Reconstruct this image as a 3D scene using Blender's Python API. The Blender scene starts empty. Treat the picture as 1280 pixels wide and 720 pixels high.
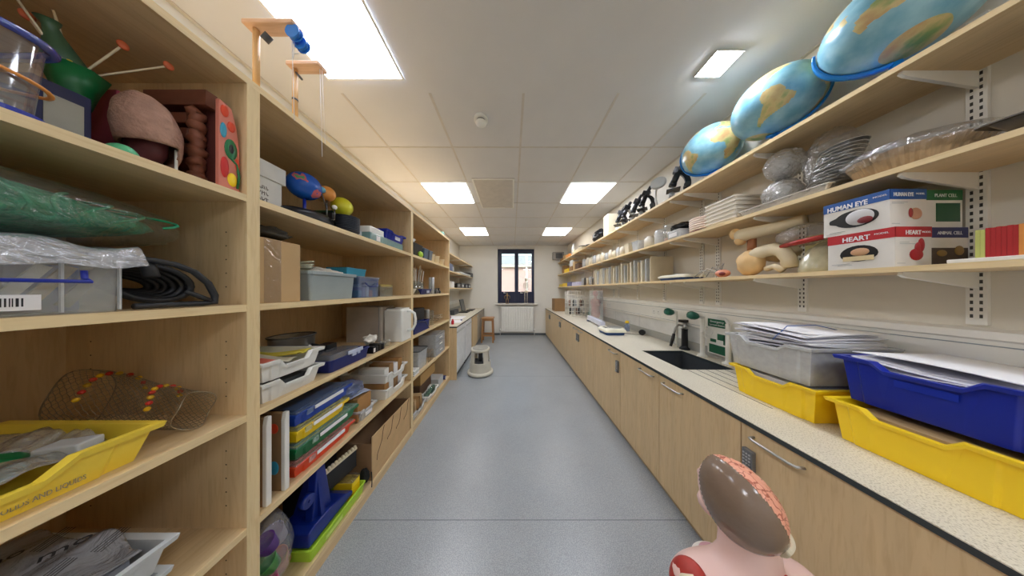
import bpy, bmesh, math, random
from mathutils import Vector, Matrix, noise
random.seed(7)
C = bpy.context.scene.collection
PI = math.pi
F, H, VY = 241.0, 1.41, 362.0          # lens (pixels at 1280 wide), eye height, horizon row

def yl(u, X): return F * X / (640.0 - u)
def yr(u, X): return F * X / (u - 640.0)

# ------------------------------------------------------------------ materials
def lin(c):
    def f(v):
        v /= 255.0
        return v / 12.92 if v <= 0.04045 else ((v + 0.055) / 1.055) ** 2.4
    return (f(c[0]), f(c[1]), f(c[2]), 1.0)

MATS = {}
def mat(name, rgb, rough=0.5, metal=0.0, spec=0.5, var=0.06, scale=12.0, bump=0.0, bscale=60.0, stretch=(1, 1, 1), alpha=None, trans=None):
    if name in MATS: return MATS[name]
    m = bpy.data.materials.new(name); m.use_nodes = True
    nt = m.node_tree; N = nt.nodes; L = nt.links
    b = N['Principled BSDF']
    b.inputs['Roughness'].default_value = rough
    b.inputs['Metallic'].default_value = metal
    b.inputs['Specular IOR Level'].default_value = spec
    tc = N.new('ShaderNodeTexCoord'); mp = N.new('ShaderNodeMapping')
    mp.inputs['Scale'].default_value = stretch
    L.new(tc.outputs['Object'], mp.inputs['Vector'])
    nz = N.new('ShaderNodeTexNoise'); nz.inputs['Scale'].default_value = scale; nz.inputs['Detail'].default_value = 4
    L.new(mp.outputs[0], nz.inputs['Vector'])
    cr = N.new('ShaderNodeValToRGB')
    c = lin(rgb)
    cr.color_ramp.elements[0].position = 0.3; cr.color_ramp.elements[1].position = 0.7
    cr.color_ramp.elements[0].color = (c[0]*(1-var), c[1]*(1-var), c[2]*(1-var), 1)
    cr.color_ramp.elements[1].color = (min(1, c[0]*(1+var)), min(1, c[1]*(1+var)), min(1, c[2]*(1+var)), 1)
    L.new(nz.outputs['Fac'], cr.inputs[0]); L.new(cr.outputs[0], b.inputs['Base Color'])
    if bump:
        n2 = N.new('ShaderNodeTexNoise'); n2.inputs['Scale'].default_value = bscale; n2.inputs['Detail'].default_value = 3
        L.new(mp.outputs[0], n2.inputs['Vector'])
        bp = N.new('ShaderNodeBump'); bp.inputs['Strength'].default_value = bump; bp.inputs['Distance'].default_value = 0.01
        L.new(n2.outputs['Fac'], bp.inputs['Height']); L.new(bp.outputs[0], b.inputs['Normal'])
    if alpha is not None:
        b.inputs['Alpha'].default_value = alpha
    MATS[name] = m
    return m

def wood(name, rgb, axis, rough=0.45):
    """maple laminate, the grain running along one axis"""
    if name in MATS: return MATS[name]
    st = {'x': (1.2, 14, 14), 'y': (14, 1.2, 14), 'z': (14, 14, 1.2)}[axis]
    m = mat(name, rgb, rough=rough, var=0.06, scale=1.6, stretch=st, bump=0.0)
    nt = m.node_tree; N = nt.nodes; L = nt.links; b = N['Principled BSDF']
    # darker soft flecks
    tc = [n for n in N if n.type == 'TEX_COORD'][0]
    mp = N.new('ShaderNodeMapping'); mp.inputs['Scale'].default_value = tuple(v * 3.2 for v in st)
    L.new(tc.outputs['Object'], mp.inputs['Vector'])
    nz = N.new('ShaderNodeTexNoise'); nz.inputs['Scale'].default_value = 2.2; nz.inputs['Detail'].default_value = 6
    nz.inputs['Distortion'].default_value = 0.6
    L.new(mp.outputs[0], nz.inputs['Vector'])
    r2 = N.new('ShaderNodeValToRGB'); r2.color_ramp.elements[0].position = 0.30; r2.color_ramp.elements[1].position = 0.52
    r2.color_ramp.elements[0].color = (0.90, 0.86, 0.80, 1); r2.color_ramp.elements[1].color = (1, 1, 1, 1)
    L.new(nz.outputs['Fac'], r2.inputs[0])
    mx = N.new('ShaderNodeMix'); mx.data_type = 'RGBA'; mx.blend_type = 'MULTIPLY'; mx.inputs[0].default_value = 1.0
    src = b.inputs['Base Color'].links[0].from_socket
    L.new(src, mx.inputs[6]); L.new(r2.outputs[0], mx.inputs[7]); L.new(mx.outputs[2], b.inputs['Base Color'])
    return m

def clear(name, rgb=(235, 240, 240), body=0.12, gloss=0.35, rough=0.08, bump=0.0, bscale=40):
    """clear or milky plastic and glass, thin walled"""
    if name in MATS: return MATS[name]
    m = bpy.data.materials.new(name); m.use_nodes = True
    nt = m.node_tree; N = nt.nodes; L = nt.links
    for n in list(N): N.remove(n)
    out = N.new('ShaderNodeOutputMaterial')
    tr = N.new('ShaderNodeBsdfTransparent')
    c = lin(rgb)
    tr.inputs[0].default_value = (0.6+0.4*c[0], 0.6+0.4*c[1], 0.6+0.4*c[2], 1)
    df = N.new('ShaderNodeBsdfPrincipled'); df.inputs['Base Color'].default_value = c; df.inputs['Roughness'].default_value = 0.5
    gl = N.new('ShaderNodeBsdfGlossy'); gl.inputs['Roughness'].default_value = rough; gl.inputs[0].default_value = (1, 1, 1, 1)
    tc = N.new('ShaderNodeTexCoord'); nz = N.new('ShaderNodeTexNoise'); nz.inputs['Scale'].default_value = bscale
    L.new(tc.outputs['Object'], nz.inputs['Vector'])
    rp = N.new('ShaderNodeMapRange'); rp.inputs[1].default_value = 0.3; rp.inputs[2].default_value = 0.7
    rp.inputs[3].default_value = body * 0.92; rp.inputs[4].default_value = min(1, body * 1.08)
    L.new(nz.outputs['Fac'], rp.inputs[0])
    m1 = N.new('ShaderNodeMixShader'); L.new(rp.outputs[0], m1.inputs[0]); L.new(tr.outputs[0], m1.inputs[1]); L.new(df.outputs[0], m1.inputs[2])
    lw = N.new('ShaderNodeLayerWeight'); lw.inputs['Blend'].default_value = 0.25
    mm = N.new('ShaderNodeMath'); mm.operation = 'MULTIPLY'; mm.inputs[1].default_value = gloss
    ad = N.new('ShaderNodeMath'); ad.operation = 'ADD'; ad.inputs[1].default_value = 0.03; ad.use_clamp = True
    L.new(lw.outputs['Facing'], mm.inputs[0]); L.new(mm.outputs[0], ad.inputs[0])
    m2 = N.new('ShaderNodeMixShader'); L.new(ad.outputs[0], m2.inputs[0]); L.new(m1.outputs[0], m2.inputs[1]); L.new(gl.outputs[0], m2.inputs[2])
    if bump:
        bp = N.new('ShaderNodeBump'); bp.inputs['Strength'].default_value = bump; bp.inputs['Distance'].default_value = 0.02
        n2 = N.new('ShaderNodeTexNoise'); n2.inputs['Scale'].default_value = bscale; n2.inputs['Detail'].default_value = 4; n2.inputs['Distortion'].default_value = 1.5
        L.new(tc.outputs['Object'], n2.inputs['Vector'])
        L.new(n2.outputs['Fac'], bp.inputs['Height']); L.new(bp.outputs[0], gl.inputs['Normal']); L.new(bp.outputs[0], df.inputs['Normal'])
        L.new(bp.outputs[0], lw.inputs['Normal'])
    L.new(m2.outputs[0], out.inputs[0])
    MATS[name] = m
    return m

def emit(name, rgb, strength):
    if name in MATS: return MATS[name]
    m = bpy.data.materials.new(name); m.use_nodes = True
    b = m.node_tree.nodes['Principled BSDF']
    b.inputs['Base Color'].default_value = lin(rgb)
    b.inputs['Emission Color'].default_value = lin(rgb); b.inputs['Emission Strength'].default_value = strength
    MATS[name] = m
    return m

# ------------------------------------------------------------------ mesh collector (world coordinates)
class G:
    def __init__(s): s.v = []; s.f = []; s.mi = []; s.sm = []; s.m = 0; s.M = None
    def add(s, vs, fs, smooth=False):
        n = len(s.v)
        if s.M is not None: vs = [s.M @ Vector(p) for p in vs]
        s.v += [tuple(p) for p in vs]
        for f in fs:
            s.f.append(tuple(i + n for i in f)); s.mi.append(s.m); s.sm.append(smooth)
        return s
    def box(s, x0, x1, y0, y1, z0, z1):
        x0, x1 = min(x0, x1), max(x0, x1); y0, y1 = min(y0, y1), max(y0, y1); z0, z1 = min(z0, z1), max(z0, z1)
        return s.add([(x0,y0,z0),(x1,y0,z0),(x1,y1,z0),(x0,y1,z0),(x0,y0,z1),(x1,y0,z1),(x1,y1,z1),(x0,y1,z1)],
                     [(3,2,1,0),(4,5,6,7),(0,1,5,4),(1,2,6,5),(2,3,7,6),(3,0,4,7)])
    def obox(s, c, size, rz=0, rx=0, ry=0):
        """box of a size about a centre, turned"""
        M = Matrix.Translation(c) @ Matrix.Rotation(rz, 4, 'Z') @ Matrix.Rotation(rx, 4, 'X') @ Matrix.Rotation(ry, 4, 'Y')
        a, b, d = size[0]/2, size[1]/2, size[2]/2
        vs = [M @ Vector(p) for p in [(-a,-b,-d),(a,-b,-d),(a,b,-d),(-a,b,-d),(-a,-b,d),(a,-b,d),(a,b,d),(-a,b,d)]]
        return s.add(vs, [(3,2,1,0),(4,5,6,7),(0,1,5,4),(1,2,6,5),(2,3,7,6),(3,0,4,7)])
    def loft(s, loops, close0=True, close1=True, smooth=False, wrap=True):
        n = len(loops[0]); vs = [p for l in loops for p in l]; fs = []
        for k in range(len(loops)-1):
            for i in range(n if wrap else n-1):
                j = (i+1) % n
                fs.append((k*n+i, k*n+j, (k+1)*n+j, (k+1)*n+i))
        if close0: fs.append(tuple(reversed(range(n))))
        if close1: fs.append(tuple((len(loops)-1)*n + i for i in range(n)))
        return s.add(vs, fs, smooth)
    def cyl(s, p0, p1, r0, r1=None, n=16, caps=True):
        r1 = r0 if r1 is None else r1
        p0, p1 = Vector(p0), Vector(p1); d = (p1-p0).normalized()
        a = d.orthogonal().normalized(); b = d.cross(a)
        def ring(p, r): return [p + a*math.cos(2*PI*i/n)*r + b*math.sin(2*PI*i/n)*r for i in range(n)]
        nn = len(s.v)
        s.loft([ring(p0, r0), ring(p1, r1)], caps, caps, smooth=True)
        if caps:
            s.sm[-1] = False; s.sm[-2] = False
        return s
    def tube(s, pts, r, n=8, closed=False):
        P = [Vector(p) for p in pts]; m = len(P)
        loops = []; a = None
        for i in range(m):
            if closed: d = P[(i+1) % m] - P[i-1]
            else: d = P[min(i+1, m-1)] - P[max(i-1, 0)]
            if d.length < 1e-9: d = Vector((0, 0, 1))
            d.normalize()
            if a is None: a = d.orthogonal().normalized()
            a = (a - d * a.dot(d));
            if a.length < 1e-6: a = d.orthogonal()
            a.normalize(); b = d.cross(a)
            rr = r[i] if isinstance(r, (list, tuple)) else r
            loops.append([P[i] + a*math.cos(2*PI*k/n)*rr + b*math.sin(2*PI*k/n)*rr for k in range(n)])
        if closed: loops.append(loops[0]); return s.loft(loops, False, False, True)
        return s.loft(loops, True, True, True)
    def lathe(s, prof, c, n=24, sx=1, sy=1, close0=False, close1=False):
        loops = [[(c[0]+r*sx*math.cos(2*PI*i/n), c[1]+r*sy*math.sin(2*PI*i/n), c[2]+z) for i in range(n)] for r, z in prof]
        return s.loft(loops, close0, close1, True)
    def ball(s, c, r, n=20, m=12, fn=None):
        rx, ry, rz = r if isinstance(r, (tuple, list)) else (r, r, r)
        vs = []; fs = []
        for j in range(m+1):
            th = PI*j/m
            for i in range(n):
                ph = 2*PI*i/n
                d = Vector((math.sin(th)*math.cos(ph), math.sin(th)*math.sin(ph), math.cos(th)))
                k = fn(d) if fn else 1.0
                vs.append((c[0]+d.x*rx*k, c[1]+d.y*ry*k, c[2]+d.z*rz*k))
        for j in range(m):
            for i in range(n):
                fs.append((j*n+i, (j+1)*n+i, (j+1)*n+(i+1) % n, j*n+(i+1) % n))
        return s.add(vs, fs, True)
    def shell(s, c, r, keep, fn=None, n=40, m=24, t=0.004):
        """part of an ellipsoid shell, faces where keep(direction) holds, with thickness"""
        rx, ry, rz = r
        def P(d, o): 
            k = (fn(d) if fn else 1.0)
            return (c[0]+d.x*(rx*k-o), c[1]+d.y*(ry*k-o), c[2]+d.z*(rz*k-o))
        D = []
        for j in range(m+1):
            th = PI*j/m
            for i in range(n):
                ph = 2*PI*i/n
                D.append(Vector((math.sin(th)*math.cos(ph), math.sin(th)*math.sin(ph), math.cos(th))))
        fs = []
        for j in range(m):
            for i in range(n):
                q = (j*n+i, (j+1)*n+i, (j+1)*n+(i+1) % n, j*n+(i+1) % n)
                if keep(sum((D[k] for k in q), Vector()).normalized()): fs.append(q)
        N0 = len(D)
        edges = {}
        for q in fs:
            for k in range(4):
                e = (q[k], q[(k+1) % 4]); edges[e] = 1
        rim = [e for e in edges if (e[1], e[0]) not in edges and D[e[0]] != D[e[1]]]
        inner = [tuple(reversed([k+N0 for k in q])) for q in fs]
        side = [(b, a, a+N0, b+N0) for a, b in rim]
        return s.add([P(d, 0) for d in D] + [P(d, t) for d in D], fs + inner + side, True)
    def prism(s, poly, axis, a, b, smooth=False):
        """polygon in the two other axes, extruded along axis from a to b"""
        def p3(p, t):
            return {'x': (t, p[0], p[1]), 'y': (p[0], t, p[1]), 'z': (p[0], p[1], t)}[axis]
        return s.loft([[p3(p, a) for p in poly], [p3(p, b) for p in poly]], True, True, smooth)
    def rbox(s, x0, x1, y0, y1, z0, z1, r=0.01, n=4, taper=0.0):
        """box with rounded upright edges; taper narrows the bottom"""
        def loop(ins, z):
            out = []
            for (cx, cy, a0) in ((x1-r-ins, y1-r-ins, 0), (x0+r+ins, y1-r-ins, PI/2), (x0+r+ins, y0+r+ins, PI), (x1-r-ins, y0+r+ins, 1.5*PI)):
                for k in range(n+1):
                    a = a0 + PI/2*k/n
                    out.append((cx+r*math.cos(a), cy+r*math.sin(a), z))
            return out
        return s.loft([loop(taper, z0), loop(0, z1)])
    def tub(s, x0, x1, y0, y1, z0, z1, t=0.003, r=0.012, taper=0.01, rim=0.006, rimh=0.008, n=4):
        """open-topped rounded tub with a rolled rim"""
        def loop(ins, z):
            out = []
            rr = max(0.002, r - ins*0.5)
            for (cx, cy, a0) in ((x1-rr-ins, y1-rr-ins, 0), (x0+rr+ins, y1-rr-ins, PI/2), (x0+rr+ins, y0+rr+ins, PI), (x1-rr-ins, y0+rr+ins, 1.5*PI)):
                for k in range(n+1):
                    a = a0 + PI/2*k/n
                    out.append((cx+rr*math.cos(a), cy+rr*math.sin(a), z))
            return out
        return s.loft([loop(rim+taper, z0), loop(rim, z1-rimh), loop(0, z1-rimh), loop(0, z1), loop(rim+t, z1), loop(rim+taper+t, z0+t)])
    def gtray(s, x0, x1, y0, y1, z0, h, dip=0.022, side='x', taper=0.014, rim=0.012):
        """school storage tray: stepped rim, dipped in the middle of its long faces (faces of constant x)"""
        z1 = z0 + h
        S = [(0.0, 0, 0), (0.10, 0, 0), (0.12, 0, .006), (0.24, 0, .006), (0.32, 1, .006), (0.68, 1, .006), (0.76, 0, .006), (0.88, 0, .006), (0.90, 0, 0)]
        def loop(off, ins, z, top, step):
            out = []
            X0, X1, Y0, Y1 = x0+ins, x1-ins, y0+ins, y1-ins
            for (t, d, o) in S: out.append((X1 + off + (o-.006)*step, Y0-off + (Y1-Y0+2*off)*t, z - (dip*d if top else 0)))
            out.append((X1+off-.006*step, Y1+off, z))
            out.append((X0+(X1-X0)*.1, Y1+off, z)) if False else None
            for (t, d, o) in S: out.append((X0 - off - (o-.006)*step, Y1+off - (Y1-Y0+2*off)*t, z - (dip*d if top else 0)))
            out.append((X0-off+.006*step, Y0-off, z))
            return [p for p in out if p]
        rh = 0.010
        return s.loft([loop(0, taper+rim, z0, False, 1), loop(0, rim, z1-rh, True, 1), loop(rim-.003, rim, z1-rh-.004, True, 0),
                       loop(rim, rim, z1, True, 0), loop(-.004, rim, z1, True, 0), loop(-.004, taper+rim, z0+.004, False, 1)])
    def build(s, name, mats, parent=None, label=None):
        me = bpy.data.meshes.new(name)
        if parent is not None: o0 = WL[parent.name]
        else:
            xs = [p[0] for p in s.v]; ys = [p[1] for p in s.v]; zs = [p[2] for p in s.v]
            o0 = Vector(((min(xs)+max(xs))/2, (min(ys)+max(ys))/2, min(zs)))
        me.from_pydata([(p[0]-o0.x, p[1]-o0.y, p[2]-o0.z) for p in s.v], [], s.f)
        for m in (mats if isinstance(mats, (list, tuple)) else [mats]): me.materials.append(m)
        me.polygons.foreach_set('material_index', s.mi); me.polygons.foreach_set('use_smooth', s.sm)
        bm = bmesh.new(); bm.from_mesh(me)
        bmesh.ops.recalc_face_normals(bm, faces=bm.faces)
        bm.to_mesh(me); bm.free(); me.update()
        o = bpy.data.objects.new(name, me); C.objects.link(o)
        if parent is not None: o.parent = parent
        else: o.location = o0
        WL[o.name] = o0
        if label: o['label'] = label
        return o

WL = {}
def bevel(o, w=0.002, seg=2):
    m = o.modifiers.new('bevel', 'BEVEL'); m.width = w; m.segments = seg; m.limit_method = 'ANGLE'; m.angle_limit = 0.6
    return o
def thing(name, label, cat, loc, group=None):
    o = bpy.data.objects.new(name, None); o.empty_display_size = 0.05
    C.objects.link(o); o.location = loc; o['label'] = label; o['category'] = cat
    if group: o['group'] = group
    WL[o.name] = Vector(loc)
    return o
def tag(o, label, cat, group=None, kind=None):
    o['label'] = label; o['category'] = cat
    if group: o['group'] = group
    if kind: o['kind'] = kind
    return o
def struct(o): o['kind'] = 'structure'; return o
def copy_tree(root, delta, label=None, group=None):
    def rec(o, par):
        c = o.copy(); C.objects.link(c)
        if par is not None: c.parent = par
        for ch in [q for q in bpy.data.objects if q.parent == o]: rec(ch, c)
        return c
    r = rec(root, None); r.location = Vector(root.location) + Vector(delta)
    if label: r['label'] = label
    if group: r['group'] = group
    WL[r.name] = Vector(r.location)
    return r
def text(body, size, loc, rot, m, parent, name='lettering', ext=0.0004, xs=1.0, align='CENTER', bold=0.0):
    cu = bpy.data.curves.new(name, 'FONT'); cu.body = body; cu.size = size; cu.extrude = ext
    cu.align_x = align; cu.align_y = 'CENTER'; cu.materials.append(m); cu.resolution_u = 3
    cu.offset = bold
    tmp = bpy.data.objects.new(name+'_outline', cu); C.objects.link(tmp)
    bpy.context.view_layer.update()
    me = bpy.data.meshes.new_from_object(tmp.evaluated_get(bpy.context.evaluated_depsgraph_get()))
    bpy.data.objects.remove(tmp); bpy.data.curves.remove(cu)
    if not me.materials: me.materials.append(m)
    o = bpy.data.objects.new(name, me); C.objects.link(o)
    o.parent = parent; o.location = Vector(loc) - WL[parent.name]; o.rotation_euler = rot; o.scale = (xs, 1, 1)
    return o
R_NEG_X = (PI/2, 0, -PI/2)      # lettering read from the -x side (aisle side of the right wall)
R_POS_X = (PI/2, 0, PI/2)       # lettering read from the +x side (aisle side of the left wall)
R_NEG_Y = (PI/2, 0, 0)

def nz3(d, f, seed=0): return noise.noise(Vector((d.x*f+seed, d.y*f-seed*.7, d.z*f+seed*1.3)))
def bagball(g, c, r, seed=1, amp=0.16, n=36, m=22):
    def fn(d):
        return 1 + amp*nz3(d, 2.2, seed) + amp*0.6*abs(nz3(d, 6, seed+5)) - amp*.3 + amp*.35*nz3(d, 13, seed+9)
    g.ball(c, r, n, m, fn); return g
def scribble(g, x, y0, y1, z0, z1, rows, n):
    """small illegible pen strokes on a face that looks along +x"""
    for r in range(rows):
        zc = z1-(z1-z0)*(r+.5)/rows
        for k in range(n):
            y = y0+(y1-y0)*(k+.5)/n
            g.obox((x, y, zc), (.0006, .0022, (z1-z0)/rows*.62), rx=random.uniform(-.6, .6))
            if k % 2: g.obox((x, y+.003, zc+random.choice((-.004, .003))), (.0006, .007, .002), rx=random.uniform(-.3, .3))
    return g
def sheet(g, fn, nu=24, nv=24, t=0.0006):
    """thin crumpled sheet fn(u,v)->point"""
    top = [[Vector(fn(i/nu, j/nv)) for i in range(nu+1)] for j in range(nv+1)]
    W = nu+1
    vs = [p for row in top for p in row] + [p - Vector((0, 0, t)) for row in top for p in row]
    N0 = W*(nv+1); fs = []
    for j in range(nv):
        for i in range(nu):
            a = j*W+i
            fs.append((a, a+1, a+W+1, a+W)); fs.append((a+W+N0, a+W+1+N0, a+1+N0, a+N0))
    for i in range(nu):
        fs.append((i+N0, i+1+N0, i+1, i)); a = nv*W+i; fs.append((a, a+1, a+1+N0, a+N0))
    for j in range(nv):
        a = j*W; fs.append((a, a+W, a+W+N0, a+N0)); a = j*W+nu; fs.append((a+N0, a+W+N0, a+W, a))
    return g.add(vs, fs, True)

# ------------------------------------------------------------------ palette
WZ = wood('maple_upright', (222, 194, 150), 'z'); WY = wood('maple_along', (224, 197, 152), 'y'); WX = wood('maple_across', (222, 194, 150), 'x')
EDGE = wood('maple_edge', (236, 212, 164), 'y'); EDGEZ = wood('maple_edge_upright', (232, 208, 160), 'z')
DOORW = wood('maple_door', (222, 195, 150), 'z', 0.4)
WHITE = mat('white_paint', (240, 238, 230), 0.5, var=0.02)
WPLAS = mat('white_plastic', (236, 236, 230), 0.35, var=0.02)
LGREY = mat('light_grey_plastic', (205, 208, 208), 0.4, var=0.02)
GREY = mat('grey_plastic', (150, 158, 160), 0.45, var=0.03)
DGREY = mat('dark_grey_plastic', (72, 74, 76), 0.45)
BLACK = mat('black_plastic', (24, 24, 26), 0.35)
YEL = mat('yellow_plastic', (255, 216, 28), 0.35, var=0.02)
YEL2 = mat('pale_yellow_plastic', (244, 214, 70), 0.35, var=0.02)
BLUE = mat('blue_plastic', (18, 42, 160), 0.3, var=0.03)
NAVY = mat('navy_plastic', (26, 38, 110), 0.35)
GREEN = mat('green_plastic', (20, 112, 62), 0.35)
RED = mat('red_plastic', (226, 74, 36), 0.35)
LIME = mat('lime_plastic', (176, 220, 60), 0.45)
ORANGE = mat('orange_plastic', (228, 150, 70), 0.45)
CARD = mat('cardboard', (196, 164, 118), 0.8, var=0.05, scale=6)
CARD2 = mat('brown_cardboard', (150, 116, 78), 0.85, var=0.06, scale=6)
PAPER = mat('paper', (242, 242, 244), 0.7, var=0.02)
STEEL = mat('brushed_steel', (190, 190, 188), 0.32, metal=0.85)
DSTEEL = mat('dull_metal', (120, 120, 118), 0.35, metal=0.9)
CREAM = mat('cream_plastic', (232, 220, 190), 0.4)
TEAL = mat('turquoise_plastic', (60, 160, 190), 0.35)
PINE = wood('pine_dowel', (226, 180, 120), 'z')
CL = clear('clear_plastic', body=0.10, gloss=0.5)
CLM = clear('milky_plastic', (232, 236, 238), body=0.5, gloss=0.4, rough=0.2)
CLB = clear('blue_tinted_plastic', (140, 170, 215), body=0.22, gloss=0.5)
CLG = clear('green_tinted_plastic', (120, 180, 160), body=0.25, gloss=0.5)
FILM = clear('plastic_film', (235, 235, 235), body=0.05, gloss=0.8, rough=0.10, bump=1.0, bscale=22)
FILMW = clear('cloudy_film', (230, 232, 236), body=0.28, gloss=0.8, rough=0.15, bump=1.0, bscale=26)
GLASS = clear('thin_glass', (225, 235, 230), body=0.06, gloss=0.7, rough=0.03)
INK = mat('black_ink', (40, 40, 44), 0.7)
# ================================================================== the room
XL, XR, YB, YF, ZC = -1.64, 1.73, -1.8, 6.0, 2.785
def floor_mat():
    m = mat('vinyl_floor', (156, 161, 164), 0.30, var=0.05, scale=3.0, spec=0.5)
    nt = m.node_tree; N = nt.nodes; L = nt.links; b = N['Principled BSDF']
    tc = [n for n in N if n.type == 'TEX_COORD'][0]
    sp = N.new('ShaderNodeTexNoise'); sp.inputs['Scale'].default_value = 260; sp.inputs['Detail'].default_value = 2
    L.new(tc.outputs['Object'], sp.inputs['Vector'])
    r = N.new('ShaderNodeValToRGB'); r.color_ramp.elements[0].position = .42; r.color_ramp.elements[0].color = (.78,.78,.78,1)
    r.color_ramp.elements[1].position = .6; r.color_ramp.elements[1].color = (1.12,1.12,1.12,1)
    L.new(sp.outputs['Fac'], r.inputs[0])
    mx = N.new('ShaderNodeMix'); mx.data_type = 'RGBA'; mx.blend_type = 'MULTIPLY'; mx.inputs[0].default_value = 1
    L.new(b.inputs['Base Color'].links[0].from_socket, mx.inputs[6]); L.new(r.outputs[0], mx.inputs[7]); L.new(mx.outputs[2], b.inputs['Base Color'])
    bp = N.new('ShaderNodeBump'); bp.inputs['Strength'].default_value = .12; bp.inputs['Distance'].default_value = .002
    L.new(sp.outputs['Fac'], bp.inputs['Height']); L.new(bp.outputs[0], b.inputs['Normal'])
    return m
FLM = floor_mat(); SEAM = mat('floor_seam', (92, 98, 104), 0.6)
g = G(); g.box(XL-.1, XR+.1, YB-.1, YF+.25, -.08, 0); g.m = 1
for y in (-.78, 1.18, 3.14, 5.1): g.box(XL, XR, y-.0015, y+.0015, -.001, .0004)
struct(g.build('floor', [FLM, SEAM]))
WALL = mat('wall_emulsion', (226, 224, 216), 0.85, var=0.015, scale=3)
WALLR = mat('wall_emulsion_right', (228, 222, 208), 0.85, var=0.015, scale=3)
g = G(); g.box(XL-.1, XL, YB-.1, YF+.25, 0, ZC+.1); struct(g.build('wall_left', WALL))
g = G(); g.box(XR, XR+.1, YB-.1, YF+.25, 0, ZC+.1); struct(g.build('wall_right', WALLR))
g = G(); g.box(XL, XR, YB-.1, YB, 0, ZC+.1); struct(g.build('wall_back', WALL))
# far wall with the window opening
WX0, WX1, WZ0, WZ1 = -.448, .697, .985, 2.685
g = G()
g.box(XL, WX0, YF, YF+.25, 0, ZC); g.box(WX1, XR, YF, YF+.25, 0, ZC); g.box(WX0, WX1, YF, YF+.25, 0, WZ0); g.box(WX0, WX1, YF, YF+.25, WZ1, ZC)
struct(g.build('wall_far', WALL))
# ceiling: tiles in a thin grid
CEIL = mat('ceiling_tile', (224, 223, 222), 0.9, var=0.02, scale=4, bump=.05, bscale=160)
GRID = mat('ceiling_grid', (214, 208, 199), 0.7)
g = G(); g.box(XL-.1, XR+.1, YB-.1, YF+.25, ZC, ZC+.1); struct(g.build('ceiling', CEIL))
gx = [-1.19, -.575, .08, .745, 1.355]; gy = [-1.74+.6*k for k in range(13)]
g = G()
for x in gx: g.box(x-.009, x+.009, 1.35, YF, ZC-.003, ZC+.001)
for y in gy:
    if y > 1.5: g.box(XL, XR, y-.008, y+.008, ZC-.0035, ZC+.001)
g.box(XL, XL+.02, YB, YF, ZC-.006, ZC+.001); g.box(XR-.02, XR, YB, YF, ZC-.006, ZC+.001); g.box(XL, XR, YF-.02, YF, ZC-.006, ZC+.001)
o = g.build('trim_1', GRID); struct(o)
# skirting on the far wall
SKIRT = mat('skirting_grey', (96, 100, 104), 0.5)
g = G(); g.box(-.86, 1.05, YF-.012, YF, 0, .06); struct(g.build('baseboard_far', SKIRT))

# ceiling light panels
LEDW = emit('led_cool', (236, 242, 255), 15.0); LEDY = emit('led_warm', (242, 244, 252), 15.0); LEDN = emit('led_near', (230, 238, 255), 8.0); LEDF = emit('led_far', (248, 246, 246), 9.0)
def panel(x0, x1, y0, y1, label, m, grp='square led panels in the ceiling'):
    t = thing('ceiling_light', label, 'ceiling light', ((x0+x1)/2, (y0+y1)/2, ZC), grp)
    g = G(); z = ZC-.006
    g.box(x0, x1, y0, y0+.012, z-.006, z); g.box(x0, x1, y1-.012, y1, z-.006, z); g.box(x0, x0+.012, y0+.012, y1-.012, z-.006, z); g.box(x1-.012, x1, y0+.012, y1-.012, z-.006, z)
    g.build('frame', WHITE, t)
    g = G(); g.box(x0+.012, x1-.012, y0+.012, y1-.012, z-.003, z); g.build('diffuser', m, t)
panel(-1.20, -.70, .66, 1.26, 'large square light panel nearest the camera, above the left shelving', LEDN)
panel(-1.18, -.585, 2.46, 3.05, 'square light panel in the left row, second from the camera', LEDY)
panel(-1.18, -.585, 4.28, 4.87, 'square light panel in the left row, closest to the window wall', LEDF)
panel(.755, 1.345, 2.46, 3.05, 'square light panel in the right row above the microscopes', LEDW)
panel(.755, 1.345, 4.28, 4.87, 'square light panel in the right row, closest to the window wall', LEDF)
panel(-1.18, -.585, -1.14, -.55, 'added unseen fill light panel behind the camera over the left shelving', LEDY)  # unseen panel pair added behind the camera for fill light
panel(.755, 1.345, -1.14, -.55, 'added unseen fill light panel behind the camera over the worktop', LEDW)  # second of the added fill panels, out of view
t = thing('ceiling_light', 'small bright stand-in for a light panel corner above the globes', 'ceiling light', (1.25, 1.17, ZC), None)  # made-up small fitting, stands in for the bright corner of a square panel
g = G(); g.prism([(1.17, 1.10), (1.33, 1.10), (1.33, 1.24), (1.17, 1.24)], 'z', ZC-.012, ZC-.006); g.build('frame', WHITE, t)
g = G(); g.prism([(1.18, 1.11), (1.32, 1.11), (1.32, 1.23), (1.18, 1.23)], 'z', ZC-.016, ZC-.012); g.build('diffuser', emit('panel_corner_glow', (240, 244, 255), 110.0), t)
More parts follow.
